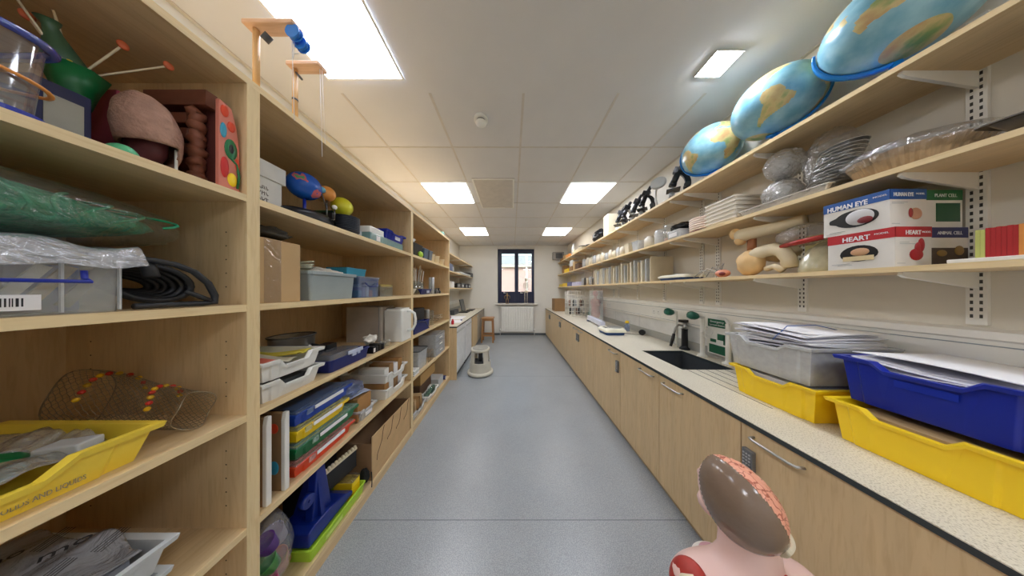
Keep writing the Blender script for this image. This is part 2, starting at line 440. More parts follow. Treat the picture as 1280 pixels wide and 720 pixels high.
# access hatch and detector
t = thing('access_hatch', 'square access hatch frame in the ceiling between the light rows', 'ceiling hatch', (-.23, 2.8, ZC-.004))
g = G(); hx0, hx1, hy0, hy1 = -.50, .03, 2.37, 3.22
g.box(hx0, hx1, hy0, hy0+.02, ZC-.016, ZC-.006); g.box(hx0, hx1, hy1-.02, hy1, ZC-.016, ZC-.006); g.box(hx0, hx0+.02, hy0+.02, hy1-.02, ZC-.016, ZC-.006); g.box(hx1-.02, hx1, hy0+.02, hy1-.02, ZC-.016, ZC-.006)
g.build('frame', WHITE, t); g = G(); g.box(hx0+.02, hx1-.02, hy0+.02, hy1-.02, ZC-.012, ZC-.006); g.build('door', mat('hatch_door', (206, 200, 190), .6), t)
t = thing('smoke_detector', 'round white smoke detector on the ceiling', 'smoke detector', (-.25, 1.55, ZC))
g = G(); g.lathe([(.055, 0), (.055, -.016), (.048, -.02)], (-.25, 1.55, ZC), 28, close0=True, close1=True); g.build('base', WPLAS, t)
g = G(); g.lathe([(.036, -.02), (.036, -.034)], (-.25, 1.55, ZC), 28, close0=True, close1=True); g.build('sensor_slot', DGREY, t)
g = G(); g.lathe([(.044, -.034), (.042, -.042), (.026, -.054), (.0, -.056)], (-.25, 1.55, ZC), 28, close0=True)
g.build('cap', WPLAS, t)

# ------------------------------------------------------------------ window
t = bpy.data.objects.new('window_1', None); C.objects.link(t); t.location = (.125, YF+.1, WZ0); t['kind'] = 'structure'; WL[t.name] = Vector(t.location)
FRM = mat('window_frame_navy', (26, 34, 66), 0.4)
g = G(); ya, yb = YF+.09, YF+.15
def fx(u): return (u-640)*6.1/F
def fz(v): return H-(v-VY)*6.1/F
px = [(fx(627.1), fx(643.3)), (fx(648.0), fx(664.6))]; pz0, pz1 = fz(364.6), fz(317)
g.box(WX0, px[0][0], ya, yb, WZ0, WZ1); g.box(px[0][1], px[1][0], ya, yb, WZ0, WZ1); g.box(px[1][1], WX1, ya, yb, WZ0, WZ1)
for a, b in px: g.box(a, b, ya, yb, WZ0, pz0); g.box(a, b, ya, yb, pz1, WZ1)
bevel(g.build('window_frame', FRM, t), .004)
for a, b in px:
    g = G(); g.box(a, b, ya+.025, ya+.03, pz0, pz1); g.build('pane', GLASS, t)
    g = G(); w = b-a; g.box(a+w*.15, a+w*.15+.03, ya-.02, ya, pz0-.05, pz0-.01); g.box(a+w*.15, a+w*.15+.09, ya-.03, ya-.02, pz0-.045, pz0-.03); g.build('handle', WPLAS, t)
g = G(); xa, xb = (619.3-640)*5.9/F, (672.5-640)*5.9/F
g.box(xa, xb, YF-.12, YF+.001, .945, .975); g.box(WX0+.001, WX1-.001, YF, YF+.09, .965, .984)
o = bevel(g.build('trim_2', mat('sill_white', (226, 224, 218), .45)), .006); struct(o)
# outside: neighbouring brick house, roof, gutter and pipe
def brick_mat():
    m = bpy.data.materials.new('pale_brick'); m.use_nodes = True; nt = m.node_tree; N = nt.nodes; L = nt.links; b = N['Principled BSDF']
    tc = N.new('ShaderNodeTexCoord'); sx = N.new('ShaderNodeSeparateXYZ'); cx = N.new('ShaderNodeCombineXYZ')
    L.new(tc.outputs['Object'], sx.inputs[0]); L.new(sx.outputs['X'], cx.inputs['X']); L.new(sx.outputs['Z'], cx.inputs['Y'])
    bk = N.new('ShaderNodeTexBrick'); bk.inputs['Scale'].default_value = 4.6
    bk.inputs['Color1'].default_value = lin((196, 168, 170)); bk.inputs['Color2'].default_value = lin((206, 180, 180)); bk.inputs['Mortar'].default_value = lin((222, 212, 210))
    L.new(cx.outputs[0], bk.inputs['Vector']); L.new(bk.outputs['Color'], b.inputs['Base Color']); b.inputs['Roughness'].default_value = .9
    return m
t = thing('brick_house', 'pale pink brick building with grey roof seen through the window', 'building', (.5, 10.6, -.5))
g = G(); g.box(-5, 6, 10.5, 13, -.5, 2.65); g.build('wall', brick_mat(), t)
g = G(); g.prism([(10.4, 2.65), (13, 3.55), (13, 3.7), (10.4, 2.8)], 'x', -5, 6); g.build('roof', mat('pale_slate', (176, 182, 186), .8), t)
g = G(); g.cyl((-5, 10.38, 2.66), (6, 10.38, 2.66), .06, n=12); g.build('gutter', WHITE, t)
t = thing('drainpipe', 'white drainpipe outside the right window pane', 'drainpipe', (.70, 9.2, -.5))
g = G(); g.cyl((.70, 9.2, -.5), (.70, 9.2, 3.6), .05, n=12); g.build('pipe', WHITE, t)
g = G(); g.box(.62, .95, 9.14, 9.26, 2.5, 2.56); g.box(.62, .95, 9.14, 9.26, 1.9, 1.94); g.build('pipe_bracket', LGREY, t)
g = G(); g.box(-12, 12, YF+.26, 20, -.6, -.5); struct(g.build('ground_outside', mat('paving', (150, 148, 140), .9)))

# radiator
t = thing('radiator', 'white ribbed panel radiator below the window', 'radiator', (.17, 5.93, .1))
g = G(); rx0, rx1, rz0, rz1 = -.33, .655, .115, .885
g.box(rx0, rx1, 5.915, 5.93, rz0, rz1)
k = rx0+.03
while k < rx1-.04:
    g.prism([(k, 5.915), (k+.008, 5.905), (k+.024, 5.905), (k+.032, 5.915)], 'z', rz0+.03, rz1-.03); k += .0455
bevel(g.build('panel', WPLAS, t), .002)
g = G(); g.box(rx0+.01, rx1-.01, 5.93, 5.975, rz1-.012, rz1+.004); g.build('top_grille', LGREY, t)
for x, nm in ((rx0-.035, 'valve'), (rx1+.035, 'valve')):
    g = G(); g.cyl((x, 5.95, 0.0), (x, 5.95, .15), .009, n=10); g.cyl((x, 5.95, .13), (x, 5.95, .20), .02, n=12)
    g.cyl((x, 5.95, .15), (x + (.04 if x < 0 else -.04), 5.95, .15), .01, n=8); g.build(nm, WPLAS, t)
# box on far wall near the right shelves
t = thing('extractor_fan', 'grey wall-mounted box high on the window wall by the right shelves', 'fan unit', (1.41, 5.93, 2.33))
g = G(); g.box(1.25, 1.585, 5.87, 5.999, 2.33, 2.56); bevel(g.build('housing', mat('fan_grey', (150, 146, 140), .5), t), .01)
g = G(); g.box(1.33, 1.53, 5.862, 5.87, 2.36, 2.52); g.build('grille', DGREY, t)
# ================================================================== left shelving
XF, XBK = -.969, -1.638
ZS = [.076, .537, .952, 1.355, 1.757]; TH = .025
PIN = mat('pin_hole', (70, 56, 40), .9)
def shelving(y0, y1, label, levels, plinth_dark=False):
    t = thing('shelving_unit', label, 'shelving', ((XF+XBK)/2, (y0+y1)/2, 0), 'maple shelving units along the left wall')
    for a in (y0, y1-.018):
        g = G(); g.box(XBK, XF-.0012, a, a+.018, 0, 2.165); g.m = 1; g.box(XF-.0012, XF, a, a+.018, 0, 2.165)
        g.m = 2; yy = a-.0003 if a > y0 else a+.0183
        for xx in (-1.045, -1.54):
            for k in range(40):
                z = .17 + k*.05
                if k % 8 in (0, 6, 7): continue
                g.box(xx-.002, xx+.002, yy-.0003, yy+.0003, z-.002, z+.002)
        g.build('side_panel', [WZ, EDGEZ, PIN], t)
    g = G(); g.box(XBK, XBK+.008, y0+.018, y1-.018, 0.06, 2.165); g.build('back_panel', WZ, t)
    g = G(); g.box(XBK, XF-.0012, y0, y1, 2.165, 2.19); g.m = 1; g.box(XF-.0012, XF, y0, y1, 2.165, 2.19); g.build('top_panel', [WY, EDGE], t)
    g = G(); g.box(XF-.02, XF-.002, y0+.018, y1-.018, 0, ZS[0]-TH); g.build('plinth', WY, t)
    for z in ZS:
        g = G(); g.box(XBK+.008, XF-.0022, y0+.018, y1-.018, z-TH, z); g.m = 1; g.box(XF-.0022, XF-.001, y0+.018, y1-.018, z-TH, z); g.build('shelf', [WY, EDGE], t)
    return t
shelving(-.45, .723, 'maple shelving unit nearest the camera on the left', ZS)
shelving(.723, 1.871, 'maple shelving unit in the middle of the left wall, with archive box and trays', ZS)
shelving(1.871, 2.992, 'maple shelving unit on the left wall next to the fridges', ZS)

e = .0006
# ---------------------------------------------------------------- unit 1, top shelf
z = ZS[4]+e
t = thing('storage_tub', 'clear plastic tub with dark blue lid and base rims, orange band round it', 'tub', (-1.14, .29, z))
def rl(x0, x1, y0, y1, zz, r=.05, n=6):
    out = []
    for (cx, cy, a0) in ((x1-r, y1-r, 0), (x0+r, y1-r, PI/2), (x0+r, y0+r, PI), (x1-r, y0+r, 1.5*PI)):
        for k in range(n+1):
            a = a0+PI/2*k/n; out.append((cx+r*math.cos(a), cy+r*math.sin(a), zz))
    return out
x0, x1, y0, y1 = -1.27, -.985, .16, .425
g = G(); g.loft([rl(x0+.008, x1-.008, y0+.008, y1-.008, z+.012), rl(x0, x1, y0, y1, z+.165)], False, False, True); g.build('body', CL, t)
g = G(); g.loft([rl(x0, x1, y0, y1, z), rl(x0, x1, y0, y1, z+.014)]); g.build('base', BLUE, t)
g = G(); g.tube(rl(x0-.004, x1+.004, y0-.004, y1+.004, z+.168), .008, 8, True); g.build('rim', clear('deep_blue_clear', (30, 60, 170), .75, .5), t)
g = G(); pts = rl(x0-.002, x1+.003, y0-.002, y1+.003, 0)
g.tube([(p[0], p[1], z+.075+.03*(y1-p[1])/.265+.035*max(0, (-1.1-p[0]))/.1) for p in pts], .0035, 8, True); g.build('rubber_band', ORANGE, t)
g = G()
for k in range(26):
    a = random.uniform(0, PI); c = (random.uniform(x0+.05, x1-.05), random.uniform(y0+.05, y1-.05), z+.02+random.uniform(0, .04)); d = Vector((math.cos(a), math.sin(a), random.uniform(-.2, .2)))*.035
    g.m = k % 3; g.cyl(Vector(c)-d, Vector(c)+d, .006, n=6)
tag(g.build('loose_parts', [DSTEEL, WPLAS, mat('copper_brown', (150, 96, 70), .4)]), 'jumble of metal and white pieces inside the clear tub with the orange band', 'parts', kind='stuff')
# navy box
t = thing('box', 'small navy carton with a pale label behind the clear tub on the top shelf', 'box', (-1.2, .48, z))
g = G(); g.box(-1.36, -1.10, .44, .505, z, z+.15); bevel(g.build('carton', mat('navy_card', (22, 28, 78), .5), t), .002)
g = G(); g.box(-1.0995, -1.0985, .452, .495, z+.02, z+.12); g.build('sticker', mat('grey_label', (170, 170, 160), .6), t)
# flower model
fc = Vector((-1.19, .525, z+.15+e))
t = thing('flower_model', 'green flower model with long white stalks tipped orange, on the top left shelf', 'teaching model', fc)
g = G(); g.lathe([(.020, 0), (.022, .01), (.030, .05), (.044, .10), (.040, .10), (.028, .06), (.015, .03), (0, .03)], fc, 6, close0=True); g.build('calyx', GREEN, t)
PM = Matrix.Translation(fc+Vector((-.005, -.004, .085))) @ Matrix.Rotation(.22, 4, 'X')
g = G(); g.M = PM; g.lathe([(.012, -.03), (.026, 0), (.028, .025), (.020, .055), (.012, .085), (.010, .10), (.016, .115), (.0, .118)], (0, 0, 0), 24); g.M = None
g.build('pistil', mat('dark_sage', (66, 100, 72), .35), t)
g = G(); g.M = PM
for k in range(6):
    a = -.9+k*.13; g.ball((.0275*math.cos(a), .0275*math.sin(a), .008+.008*(k % 3)), (.003, .004, .002), 8, 6)
g.M = None; g.build('seed_marking', YEL2, t)
for (p, o) in (((-1.13, .56, 2.12), 1), ((-1.09, .612, 2.12), 1), ((-1.19, .50, 2.135), 0), ((-1.20, .46, 2.13), 0), ((-1.22, .485, 2.10), 1)):
    a = fc+Vector((0, 0, .075)); b = Vector(p)
    g = G(); g.cyl(a, b, .0022, n=8); s = g.build('stalk', CREAM, t)
    if o:
        g = G(); g.ball(b, (.006, .010, .012), 12, 8); g.build('tip', mat('terracotta_tip', (216, 110, 70), .5), s)
# magenta box
g = G(); g.box(-1.48, -1.18, .575, .64, z, z+.25); bevel(tag(g.build('box', mat('crimson_card', (150, 52, 74), .6, var=.12, scale=20)), 'crimson carton standing behind the brown shell model', 'box'), .002)
# green leaf
g = G(); g.shell((-1.02, .502, z-.003), (.035, .022, .034), lambda d: d.z > .05, t=.002); tag(g.build('plastic_bowl', mat('sea_green', (90, 180, 130), .4)), 'small sea-green dome lying on the front edge of the top left shelf', 'bowl')
# brown shell model on stand
t = thing('shell_model', 'mottled pinkish-brown curved shell model on a short white rod', 'teaching model', (-1.12, .58, z))
SKN = mat('mottled_skin', (176, 138, 120), .75, var=.16, scale=30, bump=.6, bscale=90)
sh = lambda d: 1+.05*nz3(d, 2.5, 3)
g = G(); g.M = Matrix.Translation((-1.09, .578, z+.118)) @ Matrix.Rotation(.12, 4, 'X')
g.shell((0, 0, 0), (.068, .048, .112), lambda d: d.z > -.30 or d.y > .35, sh, t=.006, n=48, m=30); g.M = None
o = g.build('shell', SKN, t)
g = G(); g.ball((-1.10, .580, z+.085), (.045, .030, .06), 16, 10, lambda d: 1+.15*nz3(d, 3, 8)); g.build('inner_core', mat('deep_maroon', (92, 40, 46), .6, var=.3, scale=25), t)
g = G(); g.cyl((-1.045, .60, z+.004), (-1.045, .60, z+.085), .003, n=8); g.lathe([(.018, 0), (.016, .006), (.005, .01)], (-1.045, .60, z), 16, close0=True, close1=True); g.build('stand', WPLAS, t)
# muscle and cell board
t = thing('tissue_model', 'ribbed reddish-brown tissue model leaning at the end of the top shelf', 'teaching model', (-1.12, .665, z))
BRN = mat('red_brown', (124, 74, 56), .6, var=.12, scale=25)
g = G(); g.box(-1.26, -1.02, .675, .690, z, z+.315); g.build('backing_board', mat('dark_maroon_board', (92, 44, 40), .6), t)
for k in range(5):
    g = G(); a = z+.012+k*.052
    g.rbox(-1.22, -1.105, .655, .675, a, a+.036, .004); bevel(g.build('cross_rib', BRN, t), .003)
g = G(); pts = [(-1.075+.004*math.sin(k*1.9), .658+.003*math.cos(k*2.3), z+.025+k*.0089) for k in range(28)]
g.tube(pts, [.017+.003*math.sin(k*1.3) for k in range(28)], 14); g.build('fold_column', mat('muscle_column', (140, 84, 62), .55, var=.2, scale=60), t)
g = G(); g.box(-1.24, -1.03, .648, .6745, z+.275, z+.325); g.build('top_bar', BRN, t)
t = thing('cell_model', 'brightly painted cell board beside the ribbed brown model', 'teaching model', (-1.0, .69, z))
g = G(); g.prism([(.652, z), (.702, z), (.702, z+.15), (.694, z+.23), (.682, z+.29), (.652, z+.30)], 'x', -1.005, -.990); bevel(g.build('board', mat('cell_pink', (216, 130, 110), .5), t), .003)
for (yy, zz, r1, r2, m) in ((.664, .268, .010, .020, 'o'), (.680, .225, .010, .018, 'o'), (.661, .20, .008, .026, 'b'), (.679, .145, .016, .036, 'g'), (.678, .146, .008, .02, 'k'), (.664, .075, .010, .036, 'r'), (.682, .04, .012, .024, 'y'), (.694, .10, .005, .022, 'o')):
    mm = {'o': RED, 'b': TEAL, 'g': GREEN, 'k': BLACK, 'r': mat('cell_red', (210, 40, 36), .45), 'y': YEL}[m]
    g = G(); g.ball((-.9895, yy, z+zz), (.004 if m != 'k' else .006, r1, r2), 12, 8); g.build('painted_organelle', mm, t)
g = G(); g.tube([(-.988, .676, z+.115), (-.988, .692, z+.10), (-.988, .698, z+.06), (-.988, .694, z+.015)], .003, 8); g.build('membrane_line', GREEN, t)

# ---------------------------------------------------------------- unit 1, second shelf
z = ZS[3]+e
t = thing('storage_box', 'large clear plastic box with blue handles and a barcode sticker', 'storage box', (-1.18, .29, z))
x0, x1, y0, y1 = -1.42, -.99, .06, .50
g = G(); g.tub(x0, x1, y0, y1, z, z+.14, t=.002, r=.012, taper=.004, rim=.006, rimh=.012); g.build('body', CLM if False else clear('box_clear', (236, 238, 234), .26, .45), t)
g = G(); g.box(x0-.003, x1+.003, y0-.003, y1+.003, z+.1405, z+.146); g.build('lid', clear('lid_clear', (225, 230, 235), .3, .5), t)
for yy in (y1-.012, y1-.075):
    g = G(); g.box(x1-.0065, x1-.0005, yy-.0015, yy+.0015, z+.004, z+.128); g.build('ridge', CLM, t)
g = G(); g.tube([(x1+.002, y1-.055, z+.098), (x1+.004, y1-.055, z+.08), (x1+.012, y1-.052, z+.073), (x1+.014, y1-.10, z+.073), (x1+.014, .2, z+.073), (x1+.012, .15, z+.073), (x1+.003, .14, z+.08)], .0042, 8); g.build('handle', BLUE, t)
g = G(); g.box(x1+.0004, x1+.0012, y0+.27, y0+.345, z+.012, z+.044); s = g.build('barcode_sticker', PAPER, t)
g = G(); k = y0+.284
while k < y0+.330:
    w = random.choice((.001, .0016, .0024)); g.box(x1+.0012, x1+.0016, k, k+w, z+.02, z+.037); k += w+random.choice((.0012, .002))
g.build('barcode', INK, s)
for (a, b, c0, c1, zz, m, l, c) in ((-1.38, -1.02, .10, .385, .06, mat('pale_green', (120, 190, 130), .5), 'pale green folder lying inside the clear box with blue handles', 'folder'),
                                (-1.30, -1.03, .39, .46, .11, mat('blue_card_inside', (50, 80, 160), .5), 'blue carton standing inside the clear box with blue handles', 'box')):
    g = G(); g.box(a, b, c0, c1, z+.004, z+zz); bevel(tag(g.build('folder' if c == 'folder' else 'carton', m), l, c), .003)
for k, (yy, mm, l) in enumerate(((.395, PAPER, 'white strip slanting inside the clear box, next to the blue carton'), (.42, CARD, 'tan strip slanting inside the clear box behind the barcode'), (.455, DSTEEL, 'metal strip slanting at the right end inside the clear box'))):
    g = G(); g.obox((-1.012-.0, yy, z+.062), (.005, .016, .10), rx=-.45); tag(g.build('strip', mm), l, 'strip')
# green mesh bag on the box
t = thing('net_bag', 'clear bag of tangled green netting lying on the clear box', 'bag of netting', (-1.2, .28, z+.15))
def fb(d): return 1+.10*nz3(d, 2.0, 4)+.07*abs(nz3(d, 5, 2))-.05
zc = z+.225
NET = mat('green_netting', (40, 150, 108), .5, var=.3, scale=50, bump=.8, bscale=120)
g = G(); g.ball((-1.17, .325, zc+.014), (.160, .30, .070), 40, 24, lambda d: fb(d)*(1-.25*max(0, d.y)*abs(d.z))); g.build('netting', NET, t)
g = G()
for k in range(16):
    cy = .10+.030*k; ph = k*.9
    pts = []
    for j in range(15):
        a = PI*j/14-.3
        rr = .160-.012*(k % 3); hh = .072*(1-((cy-.32)/.30)**2)
        pts.append((-1.17+rr*math.cos(a), cy+.035*math.sin(a*2+ph), zc+.012+hh*math.sin(a)+.004))
    g.tube(pts, .0035, 6)
g.build('netting_folds', mat('green_cord', (40, 150, 105), .4), t)
g = G(); g.ball((-1.17, .325, zc+.016), (.178, .335, .090), 60, 36, lambda d: 1+.05*nz3(d, 3, 14)+.09*abs(nz3(d, 7, 12))-.02); g.build('bag', clear('net_film', (225, 240, 235), .04, .55, .12, .8, 20), t)
g = G(); sheet(g, lambda u, v: (-1.36+.40*u, .07+.44*v, z+.156+.012*abs(math.sin(9*u+5*v))+.006*math.sin(23*v+3*u)-(max(0, u-.94)*.9)), 40, 40)
tag(g.build('plastic_sheet', FILMW), 'crumpled cloudy plastic sheet draped between the green net bag and the clear box', 'plastic sheet')
# black hoses
t = thing('hose_coil', 'coiled black rubber hoses at the right of the clear storage box', 'hose', (-1.13, .58, z))
RUB = mat('black_rubber', (34, 36, 40), .45)
for k in range(6):
    g = G(); pts = []
    for j in range(28):
        a = 2*PI*j/28
        pts.append((-1.075-.018*k+.012*math.cos(a), .575+(.062-.005*k)*math.cos(a), z+.074+(.052-.006*k)*math.sin(a)+.018*math.cos(a)*-1*.6))
    g.tube(pts, .0085, 8, True); g.build('coil', RUB, t)
g = G(); g.tube([(-1.02, .515, z+.14), (-1.0, .54, z+.135), (-.995, .57, z+.128), (-.99, .60, z+.11), (-.99, .628, z+.075), (-.99, .642, z+.035), (-.99, .642, z+.012), (-.995, .62, z+.010), (-1.0, .56, z+.010), (-1.0, .51, z+.010)], .008, 10); g.build('loop', RUB, t)
g = G(); g.tube([(-1.12, .50, z+.155), (-1.05, .52, z+.15), (-1.01, .535, z+.12), (-1.0, .535, z+.09)], .013, 10); g.build('thick_loop', RUB, t)
g = G(); g.tube([(-1.0, .59, z+.05), (-.995, .61, z+.035), (-.99, .635, z+.017)], .007, 8); g.build('tail', RUB, t)

# ---------------------------------------------------------------- unit 1, third shelf
z = ZS[2]+e
t = thing('shallow_tray', 'shallow yellow tray lettered OF SOLIDS AND LIQUIDS, full of plastic wrapping', 'tray', (-1.18, .32, z))
g = G(); g.gtray(-1.42, -.975, .10, .545, z, .088, dip=.03, taper=.018); g.build('body', YEL2, t)
text('OF SOLIDS AND LIQUIDS', .015, (-.9965, .405, z+.020), R_POS_X, mat('grey_print', (150, 144, 124), .7), t, xs=.55)
g = G(); sheet(g, lambda u, v: (-1.38+.36*u, .135+.37*v, z+.055+.016*abs(math.sin(11*u+6*v))+.010*math.sin(17*v-5*u)+.008*abs(math.sin(31*u+19*v))+.012*math.sin(PI*u)), 60, 60)
tag(g.build('plastic_sheet', clear('tray_film', (238, 242, 242), .2, .9, .1, 1.0, 24)), 'crinkled clear wrapping heaped in the yellow lettered tray', 'plastic sheet')
for (a, c, r, m, l) in ((-1.20, .30, (.09, .09, .030), mat('soft_green', (90, 170, 80), .4), 'green packet under the wrapping in the yellow lettered tray, nearer the camera'), (-1.19, .42, (.085, .055, .032), GREEN, 'dark green packet under the wrapping in the yellow lettered tray, at its far end')):
    g = G(); bagball(g, (a, c, z+.052), r, 3, .12); tag(g.build('packet', m), l, 'packet')
g = G(); sheet(g, lambda u, v: (-1.16+.09*u, .32+.07*v, z+.082+.006*math.sin(3*u+2*v)), 6, 6); tag(g.build('paper_label', PAPER), 'white paper slip on top of the wrapping in the yellow lettered tray', 'paper')
g = G(); g.obox((-1.09, .475, z+.068), (.07, .04, .03), rz=.3); bevel(tag(g.build('block', LGREY), 'pale grey block at the far end of the yellow lettered tray', 'block'), .004)
# wire mesh sleeve
t = thing('wire_mesh_roll', 'crushed roll of fine wire netting threaded with red and yellow beads', 'wire netting', (-1.24, .62, z))
WIRE = mat('galvanised_wire', (160, 148, 126), .4, metal=.6)
g = G(); cx0, cx1 = -1.42, -1.045
def mp(s, a):
    X = cx0+(cx1-cx0)*s; w = 1+.10*math.sin(5*s+1)-.25*max(0, s-.75)*2
    ry = .050*w; rz = (.088*(1-.22*s))*w
    return Vector((X+.012*math.sin(3*a), .635+ry*math.cos(a), z+rz+.0025+rz*math.sin(a)*.985))
NS, NA = 34, 30
for k in range(NA):
    for sg in (1, -1):
        pts = [mp(j/NS, 2*PI*(k/NA)+sg*(j*.105)+.04*sg*(j % 2)) for j in range(NS+1)]
        g.tube(pts, .00065, 4)
g.tube([mp(0, 2*PI*j/30) for j in range(30)], .0015, 4, True); g.tube([mp(1, 2*PI*j/30) for j in range(30)], .0015, 4, True)
g.build('netting', WIRE, t)
bc = [(214, 52, 40), (240, 190, 30), (200, 60, 40), (210, 170, 40)]
for s0 in (.30, .66):
    for k in range(11):
        a = .2+k*.26
        p = mp(s0+.012*k*(1 if s0 > .5 else -.4), a)+Vector((0, -.003, .003))
        g = G(); g.ball(p, .0065, 10, 6); g.build('bead', mat('bead_%d' % (k % 4), bc[(k+int(s0*10)) % 4], .35), t)

# ---------------------------------------------------------------- unit 1, fourth shelf
z = ZS[1]+e
for k, (dx, dz, l) in enumerate(((0.0, 0, 'light grey storage tray, the lower of the two on the low left shelf'), (.004, .082, 'light grey storage tray stacked on another, holding printed plastic bags'))):
    t = thing('storage_tray', l, 'tray', (-1.2, .35, z+dz), 'light grey trays on the low left shelf')
    g = G(); g.gtray(-1.40, -.972+dx, .12, .555+dx*2, z+dz, .081, dip=.024); g.build('body', LGREY, t)
PB = clear('grey_polybag', (176, 178, 184), .72, .7, .2, 1.0, 16)
t = thing('plastic_bag', 'flat grey plastic bag with black printing on the upper grey tray', 'plastic bag', (-1.15, .35, z+.17))
def pbz(u, v): return z+.168+.012*abs(math.sin(6*u+4*v))+.012*math.sin(9*v-4*u)+.008*math.sin(21*u)+.02*math.sin(PI*u)
g = G(); sheet(g, lambda u, v: (-1.37+.36*u+.02*math.sin(7*v), .13+.40*v+.01*math.sin(11*u), pbz(u, v)), 50, 50); g.build('bag', PB, t)
g = G(); g.box(-1.355, -1.012, .165, .51, z+.10, z+.158); tag(g.build('folded_packs', mat('grey_packs', (140, 142, 148), .6, var=.15, scale=18)), 'stack of grey packets under the printed plastic bag', 'packets')
for (xx, yy, bd, s) in ((-1.12, .485, 'mo', .045), (-1.22, .46, 'mo', .035)):
    text(bd, s, (xx, yy, z+.226), (0, 0, PI/2-.5), INK, t, 'printing')
for (xx, yy) in ((-1.06, .44), (-1.20, .50), (-1.25, .40), (-1.05, .50)):
    for k in range(4):
        g = G(); g.obox((xx+.008*k, yy, z+.226), (.0018, .055, .0006), rz=.45); g.build('printed_line', INK, t)

# ================================================================== unit 2
z = ZS[4]+e
t = thing('archive_box', 'white cardboard archive box with lid at the near end of the top shelf', 'box', (-1.3, .86, z))
g = G(); g.box(-1.52, -1.14, .758, .955, z, z+.21); bevel(g.build('box_body', mat('white_card', (226, 230, 230), .7), t), .002)
g = G(); g.box(-1.53, -1.13, .750, .965, z+.168, z+.245); bevel(g.build('lid', mat('white_card', (226, 230, 230)), t), .003)
g = G(); scribble(g, -1.1394, .80, .90, z+.055, z+.135, 3, 12); g.build('handwriting', INK, t)
# orrery
ob = Vector((-1.13, 1.06, z))
t = thing('solar_system_model', 'solar system model with a blue globe, orange ball and black base', 'teaching model', ob)
g = G(); g.lathe([(.10, 0), (.10, .045), (.085, .07), (.03, .075), (.0, .075)], ob, 32, close0=True, sy=1.25); g.build('base', BLACK, t)
g = G(); g.cyl(ob+Vector((0, -.01, .05)), ob+Vector((0, -.01, .15)), .007, n=10); g.build('stem', BLUE, t)
GB = mat('painted_globe', (30, 96, 200), .25, var=.05)
def globe_patch_mat():
    m = GB; nt = m.node_tree; N = nt.nodes; L = nt.links; b = N['Principled BSDF']
    tc = [n for n in N if n.type == 'TEX_COORD'][0]; nz = N.new('ShaderNodeTexNoise'); nz.inputs['Scale'].default_value = 14; L.new(tc.outputs['Object'], nz.inputs['Vector'])
    r = N.new('ShaderNodeValToRGB'); r.color_ramp.interpolation = 'CONSTANT'
    E = r.color_ramp.elements; E[0].position = 0; E[0].color = lin((26, 92, 196)); E[1].position = .60; E[1].color = lin((210, 110, 120))
    q = E.new(.66); q.color = lin((90, 170, 120)); q = E.new(.71); q.color = lin((225, 190, 120))
    L.new(nz.outputs['Fac'], r.inputs[0]); L.new(r.outputs[0], b.inputs['Base Color'])
globe_patch_mat()
g = G(); g.ball(ob+Vector((0, -.01, .215)), .07, 32, 20); g.build('blue_globe', GB, t)
g = G(); g.cyl(ob+Vector((0, -.01, .05)), ob+Vector((.03, .085, .06)), .006, n=8); g.cyl(ob+Vector((.03, .085, .06)), ob+Vector((.03, .085, .19)), .004, n=8)
g.cyl(ob+Vector((0, -.01, .05)), ob+Vector((.09, .07, .06)), .004, n=8); g.cyl(ob+Vector((.09, .07, .06)), ob+Vector((.09, .07, .13)), .003, n=8)
g.cyl(ob+Vector((.03, .085, .13)), ob+Vector((.045, .04, .2)), .003, n=6); g.build('arm', DSTEEL, t)
g = G(); g.ball(ob+Vector((.03, .085, .222)), .042, 24, 14); g.build('orange_ball', mat('sunset_ball', (238, 160, 80), .3, var=.2, scale=9), t)
g = G(); g.ball(ob+Vector((.045, .04, .222)), .017, 14, 10); g.build('pale_blue_ball', mat('sky_ball', (110, 190, 220), .3), t)
g = G(); g.ball(ob+Vector((.09, .07, .135)), .0125, 14, 10); g.build('white_ball', WPLAS, t)
# black pots stack + yellow ball
t = thing('plant_pots', 'stack of nested black ribbed pots on the top shelf', 'pots', (-1.03, 1.245, z))
for k in range(9):
    g = G(); g.lathe([(.052, 0), (.060, .020), (.064, .020), (.064, .024), (.056, .024), (.05, .004), (0, .004)], (-1.045, 1.222, z+k*.0105), 24, close0=True); g.build('pot', mat('slate_black', (44, 50, 62), .5), t)
g = G(); g.ball((-1.115, 1.265, z+.195), .058, 28, 18); tag(g.build('ball', mat('lime_yellow', (222, 222, 50), .3, var=.02)), 'yellow ball resting above the stack of black pots', 'ball')
g = G(); g.box(-1.19, -1.12, 1.20, 1.33, z, z+.135); bevel(tag(g.build('box', mat('charcoal_card', (50, 50, 54), .6)), 'charcoal box under the yellow ball', 'box'), .003)
g = G(); g.lathe([(.020, 0), (.020, .05), (.008, .05), (.008, 0)], (-1.05, 1.315, z), 18); tag(g.build('paper_roll', LGREY), 'small grey roll standing next to the black pots', 'roll')
